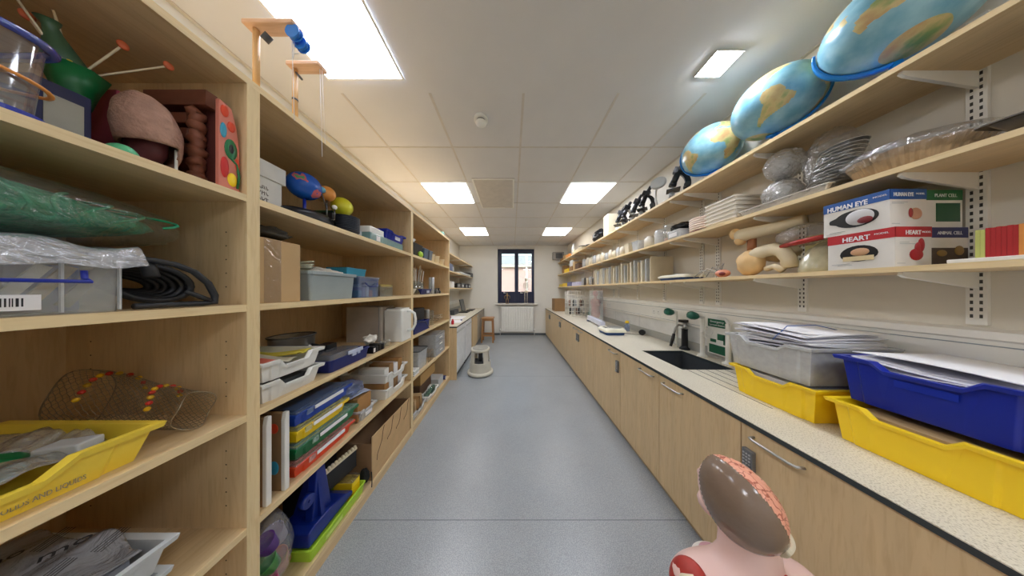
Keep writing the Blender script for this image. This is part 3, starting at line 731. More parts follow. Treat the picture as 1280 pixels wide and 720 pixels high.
# clear case, white box, blue tray, green case
t = thing('parts_case', 'flat clear case with pale green contents at the front of the top shelf', 'case', (-1.08, 1.50, z))
g = G(); g.rbox(-1.17, -.985, 1.345, 1.745, z, z+.055, .01); g.build('case', clear('aqua_case', (170, 215, 215), .45, .5), t)
for k in range(8):
    g = G(); g.rbox(-1.16, -1.0, 1.36+k*.047, 1.397+k*.047, z+.006, z+.04, .005); g.build('compartment', [CLG, TEAL, WPLAS, mat('mint', (170, 220, 200), .5)][k % 4], t)
g = G(); g.box(-.9847, -.983, 1.40, 1.44, z+.008, z+.045); g.build('sticker', PAPER, t)
g = G(); g.box(-1.10, -.99, 1.345, 1.49, z+.056, z+.10); t2 = bevel(tag(g.build('box', WPLAS), 'flat white carton on top of the clear green-tinted case', 'box'), .003)
t = thing('storage_tray', 'small bright blue tray with white label, piled with bits on the top shelf', 'tray', (-1.08, 1.62, z+.056))
g = G(); g.gtray(-1.20, -.975, 1.505, 1.78, z+.056, .075, dip=.015, taper=.012); g.build('body', BLUE, t)
g = G(); g.box(-.9895, -.986, 1.63, 1.70, z+.075, z+.105); g.build('label_card', PAPER, t)
for k in range(6):
    g = G(); a = random.uniform(0, PI); c = Vector((-1.09+random.uniform(-.04, .04), 1.64+random.uniform(-.06, .07), z+.115+.006*k)); d = Vector((math.cos(a), math.sin(a), 0))*.03
    g.cyl(c-d, c+d, .007, n=8); tag(g.build('bulb_holder', [BLACK, BLUE, DSTEEL][k % 3]), 'small electrical component piled in the bright blue top-shelf tray', 'component', 'components in the bright blue tray')
t = thing('case', 'dark green translucent box tilted at the back of the top shelf', 'box', (-1.36, 1.45, z))
g = G(); g.obox((-1.34, 1.47, z+.11), (.22, .30, .10), rx=-.35); bevel(g.build('case_body', mat('bottle_green', (28, 92, 62), .3), t), .006)
g = G(); g.obox((-1.34, 1.49, z+.165), (.2, .26, .012), rx=-.35); g.build('lid', CLG, t)

# second shelf
z = ZS[3]+e
t = thing('cardboard_box', 'tall cardboard box with shiny parcel tape at the near end of the middle unit', 'box', (-1.2, .84, z))
g = G(); g.box(-1.40, -.985, .748, .898, z, z+.262); bevel(g.build('carton', CARD, t), .003)
g = G(); g.box(-.9845, -.984, .765, .822, z+.002, z+.26); g.box(-1.3, -.984, .765, .822, z+.2622, z+.2626); g.build('parcel_tape', clear('tape', (225, 205, 170), .12, .6, .12, .35, 14), t)
g = G(); bagball(g, (-1.10, .83, z+.295), (.12, .075, .033), 5, .2); tag(g.build('cloth_bundle', mat('dark_olive_cloth', (56, 50, 40), .8)), 'dark crumpled cloth lying on the tall cardboard box', 'cloth')
t = thing('lidded_crate', 'grey plastic bin full of white material on the second shelf', 'storage bin', (-1.2, 1.08, z))
g = G(); g.tub(-1.40, -.978, .935, 1.225, z, z+.148, t=.004, r=.02, taper=.010, rim=.010, rimh=.016); g.build('body', mat('storm_grey', (158, 170, 172), .45), t)
g = G(); bagball(g, (-1.12, 1.12, z+.135), (.11, .085, .045), 9, .3); bagball(g, (-1.10, 1.03, z+.132), (.10, .06, .032), 19, .3); tag(g.build('wadding', mat('white_wadding', (236, 232, 222), .8, bump=.6, bscale=50)), 'white crumpled wadding bulging from the grey bin', 'wadding')
t = thing('tubing', 'bundle of pale green-grey tubing on the left end of the grey bin', 'tubing', (-1.08, .98, z+.15))
for k in range(6):
    g = G(); pts = []
    for j in range(21):
        a = 2*PI*j/20; pts.append((-1.11+.09*math.cos(a), .975+(.030+.002*k)*math.sin(a)+.002*k, z+.157+.0075*k+.008*math.cos(a+k)))
    g.tube(pts, .0036, 6); g.build('loop', mat('sage_tube', (186, 190, 170), .4), t)
t = thing('storage_box', 'small clear box with a dark blue handle beside the grey bin', 'storage box', (-1.09, 1.34, z))
g = G(); g.tub(-1.20, -.985, 1.24, 1.435, z, z+.135, t=.002, r=.008, taper=.003, rim=.003, rimh=.01); g.build('body', CLB, t)
g = G(); g.box(-1.203, -.982, 1.237, 1.438, z+.1355, z+.142); g.build('lid', clear('lid_clear', ()), t)
g = G(); g.tube([(-.982, 1.29, z+.10), (-.970, 1.295, z+.085), (-.966, 1.31, z+.075), (-.966, 1.38, z+.075), (-.970, 1.395, z+.085), (-.982, 1.40, z+.10)], .004, 8); g.build('handle', NAVY, t)
for k, (m, l) in enumerate(((TEAL, 'turquoise'), (mat('lilac', (170, 160, 210), .5), 'lilac'), (WPLAS, 'white'), (RED, 'red'), (BLUE, 'blue'))):
    g = G(); g.box(-1.19, -1.0, 1.256+k*.034, 1.282+k*.034, z+.004, z+.05+.02*(k % 3)); bevel(tag(g.build('packet', m), l+' packet inside the small clear box with the dark blue handle', 'packet'), .003)
t = thing('tub', 'turquoise carton on top of the small clear box', 'box', (-1.16, 1.33, z+.142))
g = G(); g.tub(-1.21, -1.07, 1.25, 1.42, z+.1425, z+.20, r=.006, taper=.006, rim=.002); g.build('body', TEAL, t)
t = thing('glass_tank', 'small clear glass tank at the right end of the second shelf', 'tank', (-1.1, 1.53, z))
g = G(); g.tub(-1.19, -1.0, 1.46, 1.62, z, z+.095, t=.003, r=.003, taper=0, rim=.001); g.build('glass', GLASS, t)
g = G(); g.box(-1.15, -1.05, 1.50, 1.58, z+.004, z+.05); tag(g.build('block', mat('brown_block', (120, 90, 66), .7)), 'brown block inside the small glass tank', 'block')

# third shelf
z = ZS[2]+e
for k, l in enumerate(('lower white storage tray of the pair at the near end of the third shelf', 'upper white storage tray of the pair, holding red and yellow papers')):
    t = thing('storage_tray', l, 'tray', (-1.18, .87, z+k*.085), 'pair of white trays on the third shelf')
    g = G(); g.gtray(-1.39, -.966, .745, .998, z+k*.083, .082, dip=.03); g.build('body', WPLAS, t)
g = G(); g.box(-1.345, -1.012, .785, .955, z+.008, z+.055); tag(g.build('tool_case', DGREY), 'dark grey flat case in the lower white tray', 'case')
for (yy, m, l) in ((.80, mat('salmon', (222, 120, 100), .6), 'salmon pink papers in the upper white tray'), (.88, mat('pale_paper', (226, 222, 200), .6), 'cream papers in the middle of the upper white tray'), (.945, mat('canary', (238, 226, 90), .6), 'yellow paper at the far side of the upper white tray')):
    g = G(); sheet(g, lambda u, v: (-1.33+.31*u, yy-.035+.07*v, z+.147+.012*math.sin(4*u+yy*30)+.006*math.sin(9*v)), 16, 8, t=.004); tag(g.build('papers', m), l, 'papers')
for (xx, yy, l) in ((-1.30, .86, 'round steel pan with dark rim behind the white trays, left one'), (-1.24, 1.03, 'round steel pan with dark rim behind the white trays, right one')):
    t = thing('metal_pan', l, 'pan', (xx, yy, z+.0 if yy > 1 else z+.17), 'steel pans on the third shelf')
    zz = z if yy > 1 else z+.169
    yy0 = yy
    if yy > 1:
        g = G(); g.lathe([(.085, 0), (.09, .195), (.095, .197), (.087, .193), (.082, .004), (0, .004)], (xx, yy+.06, zz), 32, close0=True)
    else:
        g = G(); g.lathe([(.08, 0), (.085, .055), (.09, .057), (.082, .053), (.078, .004), (0, .004)], (xx, yy, zz), 32, close0=True)
    g.build('pan_body', STEEL, t)
    g = G(); zr = zz+(.198 if yy > 1 else .058); cc = (xx, yy+(.06 if yy > 1 else 0), zr); rr = .093 if yy > 1 else .088
    g.tube([(cc[0]+rr*math.cos(2*PI*k/28), cc[1]+rr*math.sin(2*PI*k/28), cc[2]) for k in range(28)], .004, 6, True); g.build('rim', DGREY, t)
t = thing('camera_tripod_head', 'black clamp lying behind the navy tray', 'clamp', (-1.12, 1.21, z))
g = G(); g.rbox(-1.19, -1.12, 1.17, 1.24, z, z+.12, .012); g.cyl((-1.155, 1.17, z+.10), (-1.155, 1.10, z+.13), .022, n=14); g.build('clamp_body', BLACK, t)
g = G(); g.cyl((-1.155, 1.10, z+.13), (-1.155, 1.085, z+.137), .012, n=12); g.build('clamp_knob', WPLAS, t)
t = thing('storage_tray', 'navy blue tray with a clear lid and pale grey clip', 'tray', (-1.06, 1.2, z))
g = G(); g.tub(-1.108, -.978, 1.04, 1.335, z, z+.068, r=.02, taper=.008, rim=.006); g.build('body', NAVY, t)
g = G(); g.rbox(-1.10, -.985, 1.05, 1.24, z+.0685, z+.098, .015, taper=-.003); g.build('lid', clear('smoky_lid', (150, 155, 165), .4, .5), t)
g = G(); g.obox((-.976, 1.205, z+.078), (.008, .11, .022)); g.obox((-.974, 1.19, z+.062), (.008, .03, .02)); g.obox((-.974, 1.225, z+.062), (.008, .02, .016)); bevel(g.build('clip', mat('pale_blue_clip', (190, 200, 222), .4), t), .002)
g = G(); bagball(g, (-1.06, 1.44, z+.085), (.035, .05, .035), 21, .35); tag(g.build('tissue', WHITE), 'crumpled white tissue on top of the little black cases', 'tissue')
for k in range(4):
    g = G(); g.box(-1.09, -.99, 1.375+k*.032, 1.40+k*.032, z, z+.048-.004*(k % 2)); o = bevel(g.build('battery_case', BLACK), .002)
    tag(o, 'small black case in the row beside the navy tray', 'case', 'small black cases on the third shelf')
    if k == 0:
        g = G(); g.box(-.9895, -.9885, 1.378, 1.397, z+.008, z+.036); g.build('label_sticker', PAPER, o); 
for k, yy in enumerate((1.52, 1.575)):
    g = G(); g.lathe([(.018, 0), (.026, .05), (.024, .05), (.016, .003), (0, .003)], (-1.02, yy, z), 20, close0=True); tag(g.build('plastic_cup', CL), ('clear plastic cup beside the small black cases' if k == 0 else 'clear plastic cup nearer the white appliance'), 'cup')
t = thing('case', 'large flat-faced grey-beige box behind the white appliance', 'box', (-1.28, 1.75, z))
g = G(); g.rbox(-1.44, -1.125, 1.665, 1.845, z, z+.305, .015); bevel(g.build('housing', mat('warm_grey', (188, 180, 170), .5), t), .004)
g = G(); g.box(-1.15, -1.147, 1.66, 1.665, z+.005, z+.3); g.build('seam_line', GREY, t)
t = thing('kettle', 'white plastic appliance with a large curved handle poking past the shelf edge', 'kettle', (-1.04, 1.75, z))
g = G(); g.rbox(-1.115, -.955, 1.675, 1.835, z, z+.275, .012, taper=.001); bevel(g.build('body', WPLAS, t), .006)
g = G(); g.rbox(-1.105, -.965, 1.685, 1.825, z+.275, z+.29, .015); g.build('lid', WPLAS, t)
g = G(); g.tube([(-.96, 1.76, z+.262), (-.925, 1.765, z+.262), (-.895, 1.77, z+.24), (-.885, 1.77, z+.19), (-.888, 1.77, z+.14), (-.91, 1.77, z+.095), (-.955, 1.765, z+.085)], .011, 10); g.build('handle', WPLAS, t)
g = G(); g.obox((-1.08, 1.72, z+.2925), (.05, .05, .005)); g.build('vent', BLACK, t)

# fourth shelf
z = ZS[1]+e
for (ya, hh, l) in ((.772, .355, 'cardboard magazine file with white front edge, nearest the upright'), (.835, .335, 'cardboard magazine file with white front edge and orange mark, next to the coloured trays')):
    t = thing('magazine_file', l, 'magazine file', (-1.15, ya+.01, z))
    g = G(); g.box(-1.30, -1.0, ya, ya+.016, z, z+hh); g.build('file_body', CARD2, t)
    g = G(); g.prism([(ya-.001, z), (ya+.017, z), (ya+.017, z+hh+.004), (ya+.004, z+hh+.004), (ya-.001, z+hh-.03)], 'x', -1.0, -.982); bevel(g.build('front_edge', WPLAS, t), .003)
    g = G(); g.ball((-1.03, ya-.0015, z+.10), (.022, .0014, .03), 12, 8); g.build('blue_mark', TEAL, t)
    if ya > .8:
        g = G(); g.ball((-1.03, ya-.0015, z+.27), (.020, .0014, .022), 12, 8); g.build('orange_mark', RED, t)
cols = [(RED, 'orange-red', 'bottom of the coloured stack'), (GREEN, 'green', 'second up in the coloured stack'), (YEL, 'yellow', 'between the green and blue trays'), (mat('royal_blue', (30, 70, 176), .3), 'royal blue', 'on top of the coloured stack')]
for k, (m, cn, w) in enumerate(cols):
    zz = z+k*.079; ya, yb = .872+.003*((k*7) % 3), (1.205, 1.235, 1.165, 1.185)[k]
    t = thing('lidded_tray', '%s lidded tray with white label, %s' % (cn, w), 'tray', (-1.15, 1.02, zz), 'stack of coloured lidded trays')
    g = G(); g.gtray(-1.36, -.979, ya, yb, zz, .062, dip=.012, taper=.01); g.build('body', m, t)
    g = G(); g.box(-1.35, -.984, ya+.006, yb-.006, zz+.0625, zz+.0705); g.rbox(-1.33, -1.0, ya+.02, yb-.02, zz+.0705, zz+.0765, .01); g.build('lid', [clear('red_lid', (225, 170, 160), .4, .5), clear('green_lid', (170, 205, 185), .4, .5), clear('yellow_lid', (225, 220, 150), .4, .5), clear('blue_lid', (120, 150, 200), .4, .5)][k], t)
    g = G(); ym = (ya+yb)/2; g.obox((-.9785, ym+.01, zz+.052), (.003, .16, .017)); g.build('label_strip', PAPER, t)
    for yy in (ym-.095,):
        g = G(); g.obox((-.977, yy, zz+.05), (.006, .03, .026)); bevel(g.build('clip', [clear('red_lid', ()), clear('green_lid', ()), clear('yellow_lid', ()), clear('blue_lid', ())][k], t), .002)
t = thing('storage_tray', 'translucent white tray with a label right of the coloured stack', 'tray', (-1.13, 1.31, z))
g = G(); g.gtray(-1.30, -.975, 1.245, 1.40, z, .075, dip=.01, taper=.012); g.build('body', CLM, t)
g = G(); g.obox((-.9875, 1.33, z+.035), (.002, .06, .028)); g.build('label_card', PAPER, t)
t = thing('cardboard_box', 'small brown cardboard box with papers on top, sitting on the translucent tray', 'box', (-1.1, 1.29, z+.08))
g = G(); g.box(-1.2, -1.0, 1.205, 1.345, z+.1535, z+.26) if False else g.box(-1.2, -1.005, 1.255, 1.375, z+.008, z+.155); bevel(g.build('carton', mat('kraft', (176, 132, 80), .8), t), .003)
g = G(); sheet(g, lambda u, v: (-1.19+.18*u, 1.21+.17*v, z+.16+.008*math.sin(7*u+3*v)+.02*(1-v)), 16, 16, t=.002); g.build('papers', mat('bluish_paper', (196, 206, 232), .5), t)
g = G(); bagball(g, (-1.08, 1.26, z+.225), (.09, .09, .045), 31, .25); tag(g.build('plastic_bag', clear('bluish_film', (120, 150, 215), .4, .8, .12, 1., 20)), 'bluish clear bag slumped on the small brown box', 'plastic bag')
for k, l in enumerate(('lower white open tray holding small cartons near the end of the middle unit', 'upper white open tray holding small cartons near the end of the middle unit')):
    zz = z+k*.128
    t = thing('open_tray', l, 'tray', (-1.15, 1.66, zz), 'white trays of small cartons')
    g = G(); g.gtray(-1.37, -.972, 1.50, 1.80, zz, .085 if k == 0 else .075, dip=.03, taper=.01); g.build('body', WPLAS, t)
    if k == 0:
        for (a, b) in ((-1.34, 1.53), (-1.0, 1.53), (-1.34, 1.76), (-1.02, 1.765)):
            pass
    for j in range(4):
        ya = 1.53+j*.062; hh = .108+.018*(j % 2) if k else .118
        g = G(); g.box(-1.18 if j % 2 else -1.22, -1.012, ya, ya+.055, zz+.006, zz+hh); o = bevel(g.build('small_carton', [mat('kraft', ()), WPLAS, CARD2, PAPER][(j+k) % 4]), .002)
        tag(o, 'small %s carton, %s from left in the %s white open tray' % (['kraft', 'white', 'brown', 'pale'][(j+k) % 4], ['first', 'second', 'third', 'fourth'][j], ['lower', 'upper'][k]), 'carton')
# bottom shelf
z = ZS[0]+e
t = thing('bag_of_pots', 'clear plastic bag of bright plastic pots at the near end of the bottom shelf', 'bag', (-1.12, .83, z))
for (xx, yy, zz, r, m) in ((-1.02, .802, .27, .034, mat('purple_pot', (110, 50, 160), .35)), (-1.018, .805, .185, .034, mat('leaf_green_pot', (80, 170, 80), .35)), (-1.022, .81, .085, .038, mat('magenta_pot', (214, 60, 120), .35)), (-1.06, .87, .10, .045, mat('coral_pot', (235, 140, 110), .4)), (-1.07, .87, .22, .04, mat('lavender_pot', (200, 190, 215), .4)), (-1.17, .85, .12, .05, mat('navy_pot', (60, 70, 130), .4))):
    g = G(); g.M = Matrix.Translation((xx, yy, z+zz)) @ Matrix.Rotation(.5, 4, 'X')
    g.lathe([(r*.7, -.035), (r, .03), (r*1.06, .032), (r*.95, .03), (r*.65, -.03), (0, -.03)], (0, 0, 0), 22, close0=True); g.M = None
    g.build('pot', m, t)
g = G(); g.ball((-1.085, .842, z+.184), (.10, .078, .178), 40, 30, lambda d: 1+.05*nz3(d, 2.2, 5)+.05*abs(nz3(d, 6, 2))-.03); g.build('bag', clear('bag_film', (235, 238, 242), .12, .8, .12, .8, 18), t)
t = thing('garden_tray', 'long lime-green tray on the front edge of the bottom shelf', 'tray', (-1.06, 1.07, z))
g = G(); g.tub(-1.17, -.972, .93, 1.285, z, z+.065, r=.01, taper=.008, rim=.005); g.build('body', LIME, t)
g = G(); g.obox((-.9755, 1.06, z+.03), (.002, .10, .02)); g.build('label_strip', mat('pale_lime', (214, 240, 130), .5), t)
t = thing('plastic_stand', 'dark blue plastic stand with a tall tapered arm and curved base', 'stand', (-1.12, 1.0, z+.066))
DB = mat('deep_blue', (16, 40, 128), .3)
zz = z+.067
g = G(); g.prism([(.94, zz), (1.20, zz), (1.20, zz+.02), (1.15, zz+.05), (1.06, zz+.075), (.97, zz+.08), (.94, zz+.07)], 'x', -1.16, -.99); bevel(g.build('base', DB, t), .006)
g = G(); g.prism([(.985, zz+.078), (1.09, zz+.07), (1.045, zz+.36), (1.01, zz+.36)], 'x', -1.06, -1.02); bevel(g.build('arm', DB, t), .004)
g = G(); g.prism([(-1.15, zz+.078), (-1.0, zz+.078), (-1.03, zz+.36), (-1.06, zz+.36)], 'y', 1.012, 1.03); g.build('web', DB, t)
g = G(); g.cyl((-1.02, .972, zz+.20), (-1.05, .972, zz+.20), .03, n=18); g.cyl((-1.015, .972, zz+.20), (-1.02, .972, zz+.20), .007, n=8); g.cyl((-1.05, .972, zz+.2), (-1.05, 1.0, zz+.2), .012, n=10); g.build('wheel', DB, t)
t = thing('box', 'yellow pack wrapped in clear film in the lime-green tray', 'pack', (-1.06, 1.24, z+.01))
for k in range(3):
    g = G(); g.rbox(-1.12, -1.0, 1.207, 1.27, z+.006+k*.038, z+.04+k*.038, .006); g.build('yellow_block', YEL, t)
g = G(); g.rbox(-1.124, -.996, 1.204, 1.273, z+.1225, z+.126, .008); g.build('film', FILM, t)
t = thing('spiral_rack', 'toothed white plastic strip lying behind the blue stand', 'strip', (-1.12, 1.22, z+.2))
a = Vector((-1.035, 1.07, z+.275)); b = Vector((-1.02, 1.30, z+.275)); a.x = -1.09; b.x = -1.05
g = G(); g.obox((a+b)/2-Vector((0, 0, .008)), (.016, (b-a).length, .012), rz=-.17); g.build('strip', CREAM, t)
for k in range(12):
    p = a.lerp(b, (k+.5)/12); g = G(); g.ball(p+Vector((0, 0, .004)), (.010, .008, .013), 10, 8); g.build('tooth', CREAM, t)
g = G(); g.obox((a+b)/2-Vector((0, 0, .072)), (.004, (b-a).length, .115), rz=-.17); g.build('backing_card', BLACK, t)
g = G(); g.box(-1.30, -1.18, 1.09, 1.30, z, z+.258); bevel(tag(g.build('box', mat('black_card', (30, 28, 28), .7)), 'black box under the toothed white strip', 'box'), .004)
g = G(); bagball(g, (-1.04, 1.315, z+.11), (.05, .028, .105), 44, .2) if False else bagball(g, (-1.01, 1.318, z+.06), (.034, .018, .05), 44, .2); tag(g.build('cloth_bag', mat('black_cloth', (26, 26, 28), .8)), 'black cloth bag squeezed next to the cut-out cardboard box', 'bag')
t = thing('cardboard_box', 'open cardboard box with curved slots cut in its front flap, bottom shelf', 'box', (-1.15, 1.59, z))
ya, yb, zt = 1.345, 1.838, z+.305
g = G(); g.box(-1.45, -.98, ya, yb, z, z+.005); g.box(-1.45, -.98, ya, ya+.005, z+.005, zt-.05); g.box(-1.45, -.98, yb-.005, yb, z+.005, zt-.01); g.box(-1.45, -1.445, ya+.005, yb-.005, z+.005, zt); g.box(-1.22, -1.215, ya+.005, yb-.005, z+.005, zt-.07); g.build('carton', mat('kraft_dark', (150, 116, 84), .85), t)
g = G(); g.box(-.98, -.974, ya, yb, z, zt); s = g.build('front_flap', mat('kraft_light', (206, 172, 126), .8), t)
for k in range(4):
    yy = ya+.08+k*.115
    g = G(); g.tube([(-.9735, yy+.045, zt-.002), (-.9735, yy+.028, zt-.04), (-.9735, yy+.02, zt-.09), (-.9735, yy+.0, zt-.12), (-.9735, yy-.03, zt-.16 if k == 0 else zt-.13), (-.9735, yy-.035, zt-.2 if k == 0 else zt-.14)], .0022, 6); g.build('slot', mat('slot_shadow', (70, 50, 36), .9), s)
g = G(); g.tube([(-.966, 1.325, z+.08), (-.964, 1.327, z+.04), (-.966, 1.33, z+.0), (-.964, 1.325, z-.025)], .003, 6); tag(g.build('strap', BLACK), 'thin black strap hanging over the bottom shelf edge', 'strap')
# ================================================================== unit 3 (next to the fridges)
z = ZS[4]+e
g = G(); g.lathe([(.03, 0), (.075, .05), (.072, .05), (.028, .004), (0, .004)], (-1.09, 2.02, z+.131), 24, close0=True); tag(g.build('bowl', WPLAS), 'white bowl on top of the black tray, top shelf beside the fridges end unit', 'bowl')
g = G(); g.tub(-1.17, -.985, 1.93, 2.15, z, z+.13, r=.02, taper=.015); tag(g.build('storage_tray', BLACK), 'black tub with something lime green beside it on the far top shelf', 'tub')
g = G(); bagball(g, (-.995, 2.10, z+.035), (.018, .05, .034), 3, .15); tag(g.build('sponge', LIME), 'lime green lump in front of the black tub on the far top shelf', 'sponge')
for k, (a, b, m, l) in enumerate(((2.175, 2.30, mat('slate_blue', (90, 110, 130), .5), 'slate-blue plastic tub right of the black one on the far top shelf'), (2.315, 2.42, mat('dusk_grey', (110, 120, 130), .5), 'grey tub next to the cream beakers on the far top shelf'))):
    t = thing('storage_tub', l, 'tub', (-1.08, (a+b)/2, z)); g = G(); g.tub(-1.18, -.985, a, b, z, z+.12, r=.015, taper=.01); g.build('body', m, t)
    g = G(); g.rbox(-1.17, -.99, a+.004, b-.004, z+.1206, z+.126, .01); g.build('lid', CLM, t)
for k, yy in enumerate((2.50, 2.64, 2.80)):
    g = G(); g.lathe([(.042, 0), (.056, .105-.02*(k == 2)), (.06, .107-.02*(k == 2)), (.054, .105-.02*(k == 2)), (.04, .004), (0, .004)], (-1.06+.01*k, yy, z), 24, close0=True)
    tag(g.build('beaker', CREAM), 'cream plastic beaker, %s of three on the far top shelf' % ['nearest', 'middle', 'farthest'][k], 'beaker')
z = ZS[3]+e
g = G(); g.lathe([(.04, 0), (.07, .06), (.074, .062), (.066, .06), (.036, .004), (0, .004)], (-1.06, 1.98, z), 24, close0=True); tag(g.build('dish', WPLAS), 'white dish at the near end of the shelf with the jar of sticks', 'dish')
t = thing('stick_jar', 'wide glass jar crammed with pale tubes and sticks', 'jar', (-1.15, 2.24, z))
g = G(); g.lathe([(.10, 0), (.105, .02), (.105, .15), (.102, .15), (.10, .02), (0, .006)], (-1.15, 2.24, z), 28, close0=True, sy=1.5); g.build('glass', GLASS, t)
g = G()
for k in range(34):
    a = random.uniform(0, 2*PI); r = random.uniform(.02, .08); p = Vector((-1.15+r*math.cos(a), 2.24+r*1.4*math.sin(a), z+.01)); q = p+Vector((random.uniform(-.03, .03), random.uniform(-.09, .09), .29+random.uniform(-.03, .04)))
    g.m = k % 2; g.cyl(p, q, .0055, n=6)
g.build('sticks', [WPLAS, mat('straw_stick', (214, 200, 176), .6)], t)
t = thing('storage_tray', 'small navy blue tray in front of the jar of sticks', 'tray', (-1.02, 2.22, z))
g = G(); g.tub(-1.035, -.98, 2.10, 2.38, z, z+.062, r=.01, taper=.02); g.build('body', NAVY, t)
g = G(); g.obox((-.985, 2.26, z+.03), (.004, .07, .03)); g.build('label_card', mat('pale_blue_clip', ()), t)
t = thing('measuring_cylinder', 'white plastic tube bundle standing right of the navy tray', 'tube', (-1.02, 2.47, z))
for k in range(4):
    g = G(); g.cyl((-1.04+.03*(k % 2), 2.44+.03*(k//2), z), (-1.04+.03*(k % 2), 2.44+.03*(k//2), z+.21), .014, n=12); g.build('tube', CLM, t)
for k, (yy, m) in enumerate(((2.60, BLACK), (2.68, DSTEEL), (2.76, BLACK))):
    g = G(); g.lathe([(.028, 0), (.03, .03), (.012, .05), (.014, .075), (0, .075)], (-1.05, yy, z), 18, close0=True); tag(g.build('bottle', m), 'small dark bottle, %s of three beyond the jar of sticks' % ['nearest', 'middle', 'last'][k], 'bottle')
z = ZS[2]+e
g = G(); g.rbox(-1.30, -1.06, 1.93, 2.34, z, z+.24, .01); bevel(tag(g.build('box', mat('charcoal_black', (34, 34, 38), .5)), 'black boxy case behind the navy tray on the shelf beside the white appliance', 'case'), .004)
t = thing('storage_tray', 'navy blue tray with a cable on it, right of the white appliance', 'tray', (-1.02, 2.1, z))
g = G(); g.tub(-1.055, -.975, 1.935, 2.30, z, z+.11, r=.01, taper=.01); g.build('body', NAVY, t)
g = G(); g.tube([(-1.0, 1.98, z+.115), (-.972, 2.05, z+.118), (-.966, 2.15, z+.10), (-.962, 2.22, z+.03), (-.975, 2.26, z+.008), (-.985, 2.30, z+.006)], .004, 6); g.build('cable', DGREY, t)
for k, yy in enumerate((2.42, 2.50)):
    g = G(); g.lathe([(.034, 0), (.034, .19-.02*k), (.036, .192-.02*k), (.03, .21-.02*k), (0, .21-.02*k)], (-1.07+.02*k, yy, z), 22, close0=True); tag(g.build('canister', STEEL if k == 0 else GLASS), ('silver canister right of the black boxy case' if k == 0 else 'glass jar next to the silver canister'), 'canister' if k == 0 else 'jar')
g = G()
for k in range(9):
    r = .06+.01*(k % 3); cc = Vector((-1.08+.01*(k % 2), 2.73, z+.045+.006*k))
    g.tube([cc+Vector((r*math.cos(2*PI*j/20), r*1.5*math.sin(2*PI*j/20), .03*math.sin(2*PI*j/20*2+k)*.6)) for j in range(20)], .003, 5, True)
tag(g.build('wire_tangle', mat('tan_cord', (190, 170, 140), .6)), 'loose coil of tan cord at the far end of the third shelf', 'cord')
z = ZS[1]+e
t = thing('tank', 'clear plastic tank with a dark rim on the fourth shelf beside the fridges', 'tank', (-1.12, 2.14, z))
g = G(); g.tub(-1.26, -.99, 2.06, 2.28, z, z+.20, r=.02, taper=.01); g.build('glass', CLM, t)
g = G(); g.tube(rl(-1.26, -.99, 2.06, 2.28, z+.204, .02, 3), .006, 6, True); g.build('rim', DGREY, t)
for k in range(3):
    g = G(); g.box(-1.24, -.976, 1.925, 2.03, z+k*.02, z+.014+k*.02); o = bevel(g.build('tray_panel', [WPLAS, LGREY, WPLAS][k]), .003); tag(o, 'flat white tray lid, %s of the pile at the near end of the fourth shelf' % ['bottom', 'middle', 'top'][k], 'lid')
t = thing('wire_rack', 'small wire rack between the dark-rimmed tank and the white drawers', 'rack', (-1.08, 2.38, z))
g = G()
for k in range(5):
    for xx in (-1.16, -1.0): g.cyl((xx, 2.31+k*.033, z), (xx, 2.31+k*.033, z+.12), .0022, n=6)
    g.cyl((-1.16, 2.31+k*.033, z+.12), (-1.0, 2.31+k*.033, z+.12), .0022, n=6)
for zz in (.002, .06, .12):
    for xx in (-1.16, -1.0): g.cyl((xx, 2.305, z+zz), (xx, 2.448, z+zz), .0025, n=6)
g.build('wires', mat('bronze_wire', (150, 130, 100), .4, metal=.5), t)
t = thing('drawer_unit', 'white and clear plastic drawer tower on the fourth shelf', 'drawers', (-1.08, 2.66, z))
g = G(); g.box(-1.20, -.985, 2.48, 2.82, z, z+.012); g.box(-1.20, -.985, 2.48, 2.82, z+.268, z+.28); g.box(-1.20, -.985, 2.48, 2.49, z+.012, z+.268); g.box(-1.20, -.985, 2.81, 2.82, z+.012, z+.268); g.box(-1.2, -1.19, 2.49, 2.81, z+.012, z+.268); g.build('frame', CLM, t)
for k in range(3):
    g = G(); g.box(-1.185, -.982, 2.495, 2.805, z+.018+k*.084, z+.094+k*.084); d = g.build('drawer', clear('drawer_clear', (220, 224, 228), .5, .4), t)
    g = G(); g.obox((-.977, 2.65, z+.056+k*.084), (.01, .10, .014)); bevel(g.build('drawer_handle', WPLAS, d), .002)
z = ZS[0]+e
t = thing('open_tray', 'white tray of brown cartons at the near end of the far bottom shelf', 'tray', (-1.1, 2.05, z))
g = G(); g.gtray(-1.32, -.975, 1.91, 2.22, z, .09, dip=.03); g.build('body', CLM, t)
for k in range(4):
    g = G(); g.obox((-1.12, 1.965+k*.065, z+.10), (.20, .05, .13), rz=.1*(k % 2), rx=.08*k); bevel(tag(g.build('small_carton', [CARD2, CARD, mat('kraft', ()), CARD][k]), '%s carton standing in the near white tray on the far bottom shelf' % ['dark brown', 'pale tan', 'kraft brown', 'light cardboard'][k], 'carton'), .002)
t = thing('open_tray', 'white tray of glassware towards the end of the far bottom shelf', 'tray', (-1.1, 2.5, z))
g = G(); g.gtray(-1.095, -.972, 2.26, 2.58, z, .07, dip=.02); g.build('body', WPLAS, t)
for k in range(5):
    g = G(); g.lathe([(.022, 0), (.022, .08), (.02, .08), (.02, .004), (0, .004)], (-1.03, 2.31+k*.052, z+.006), 14, close0=True); tag(g.build('glass_jar', CLG), 'small glass jar in the white tray of glassware', 'jar', 'glass jars on the far bottom shelf')
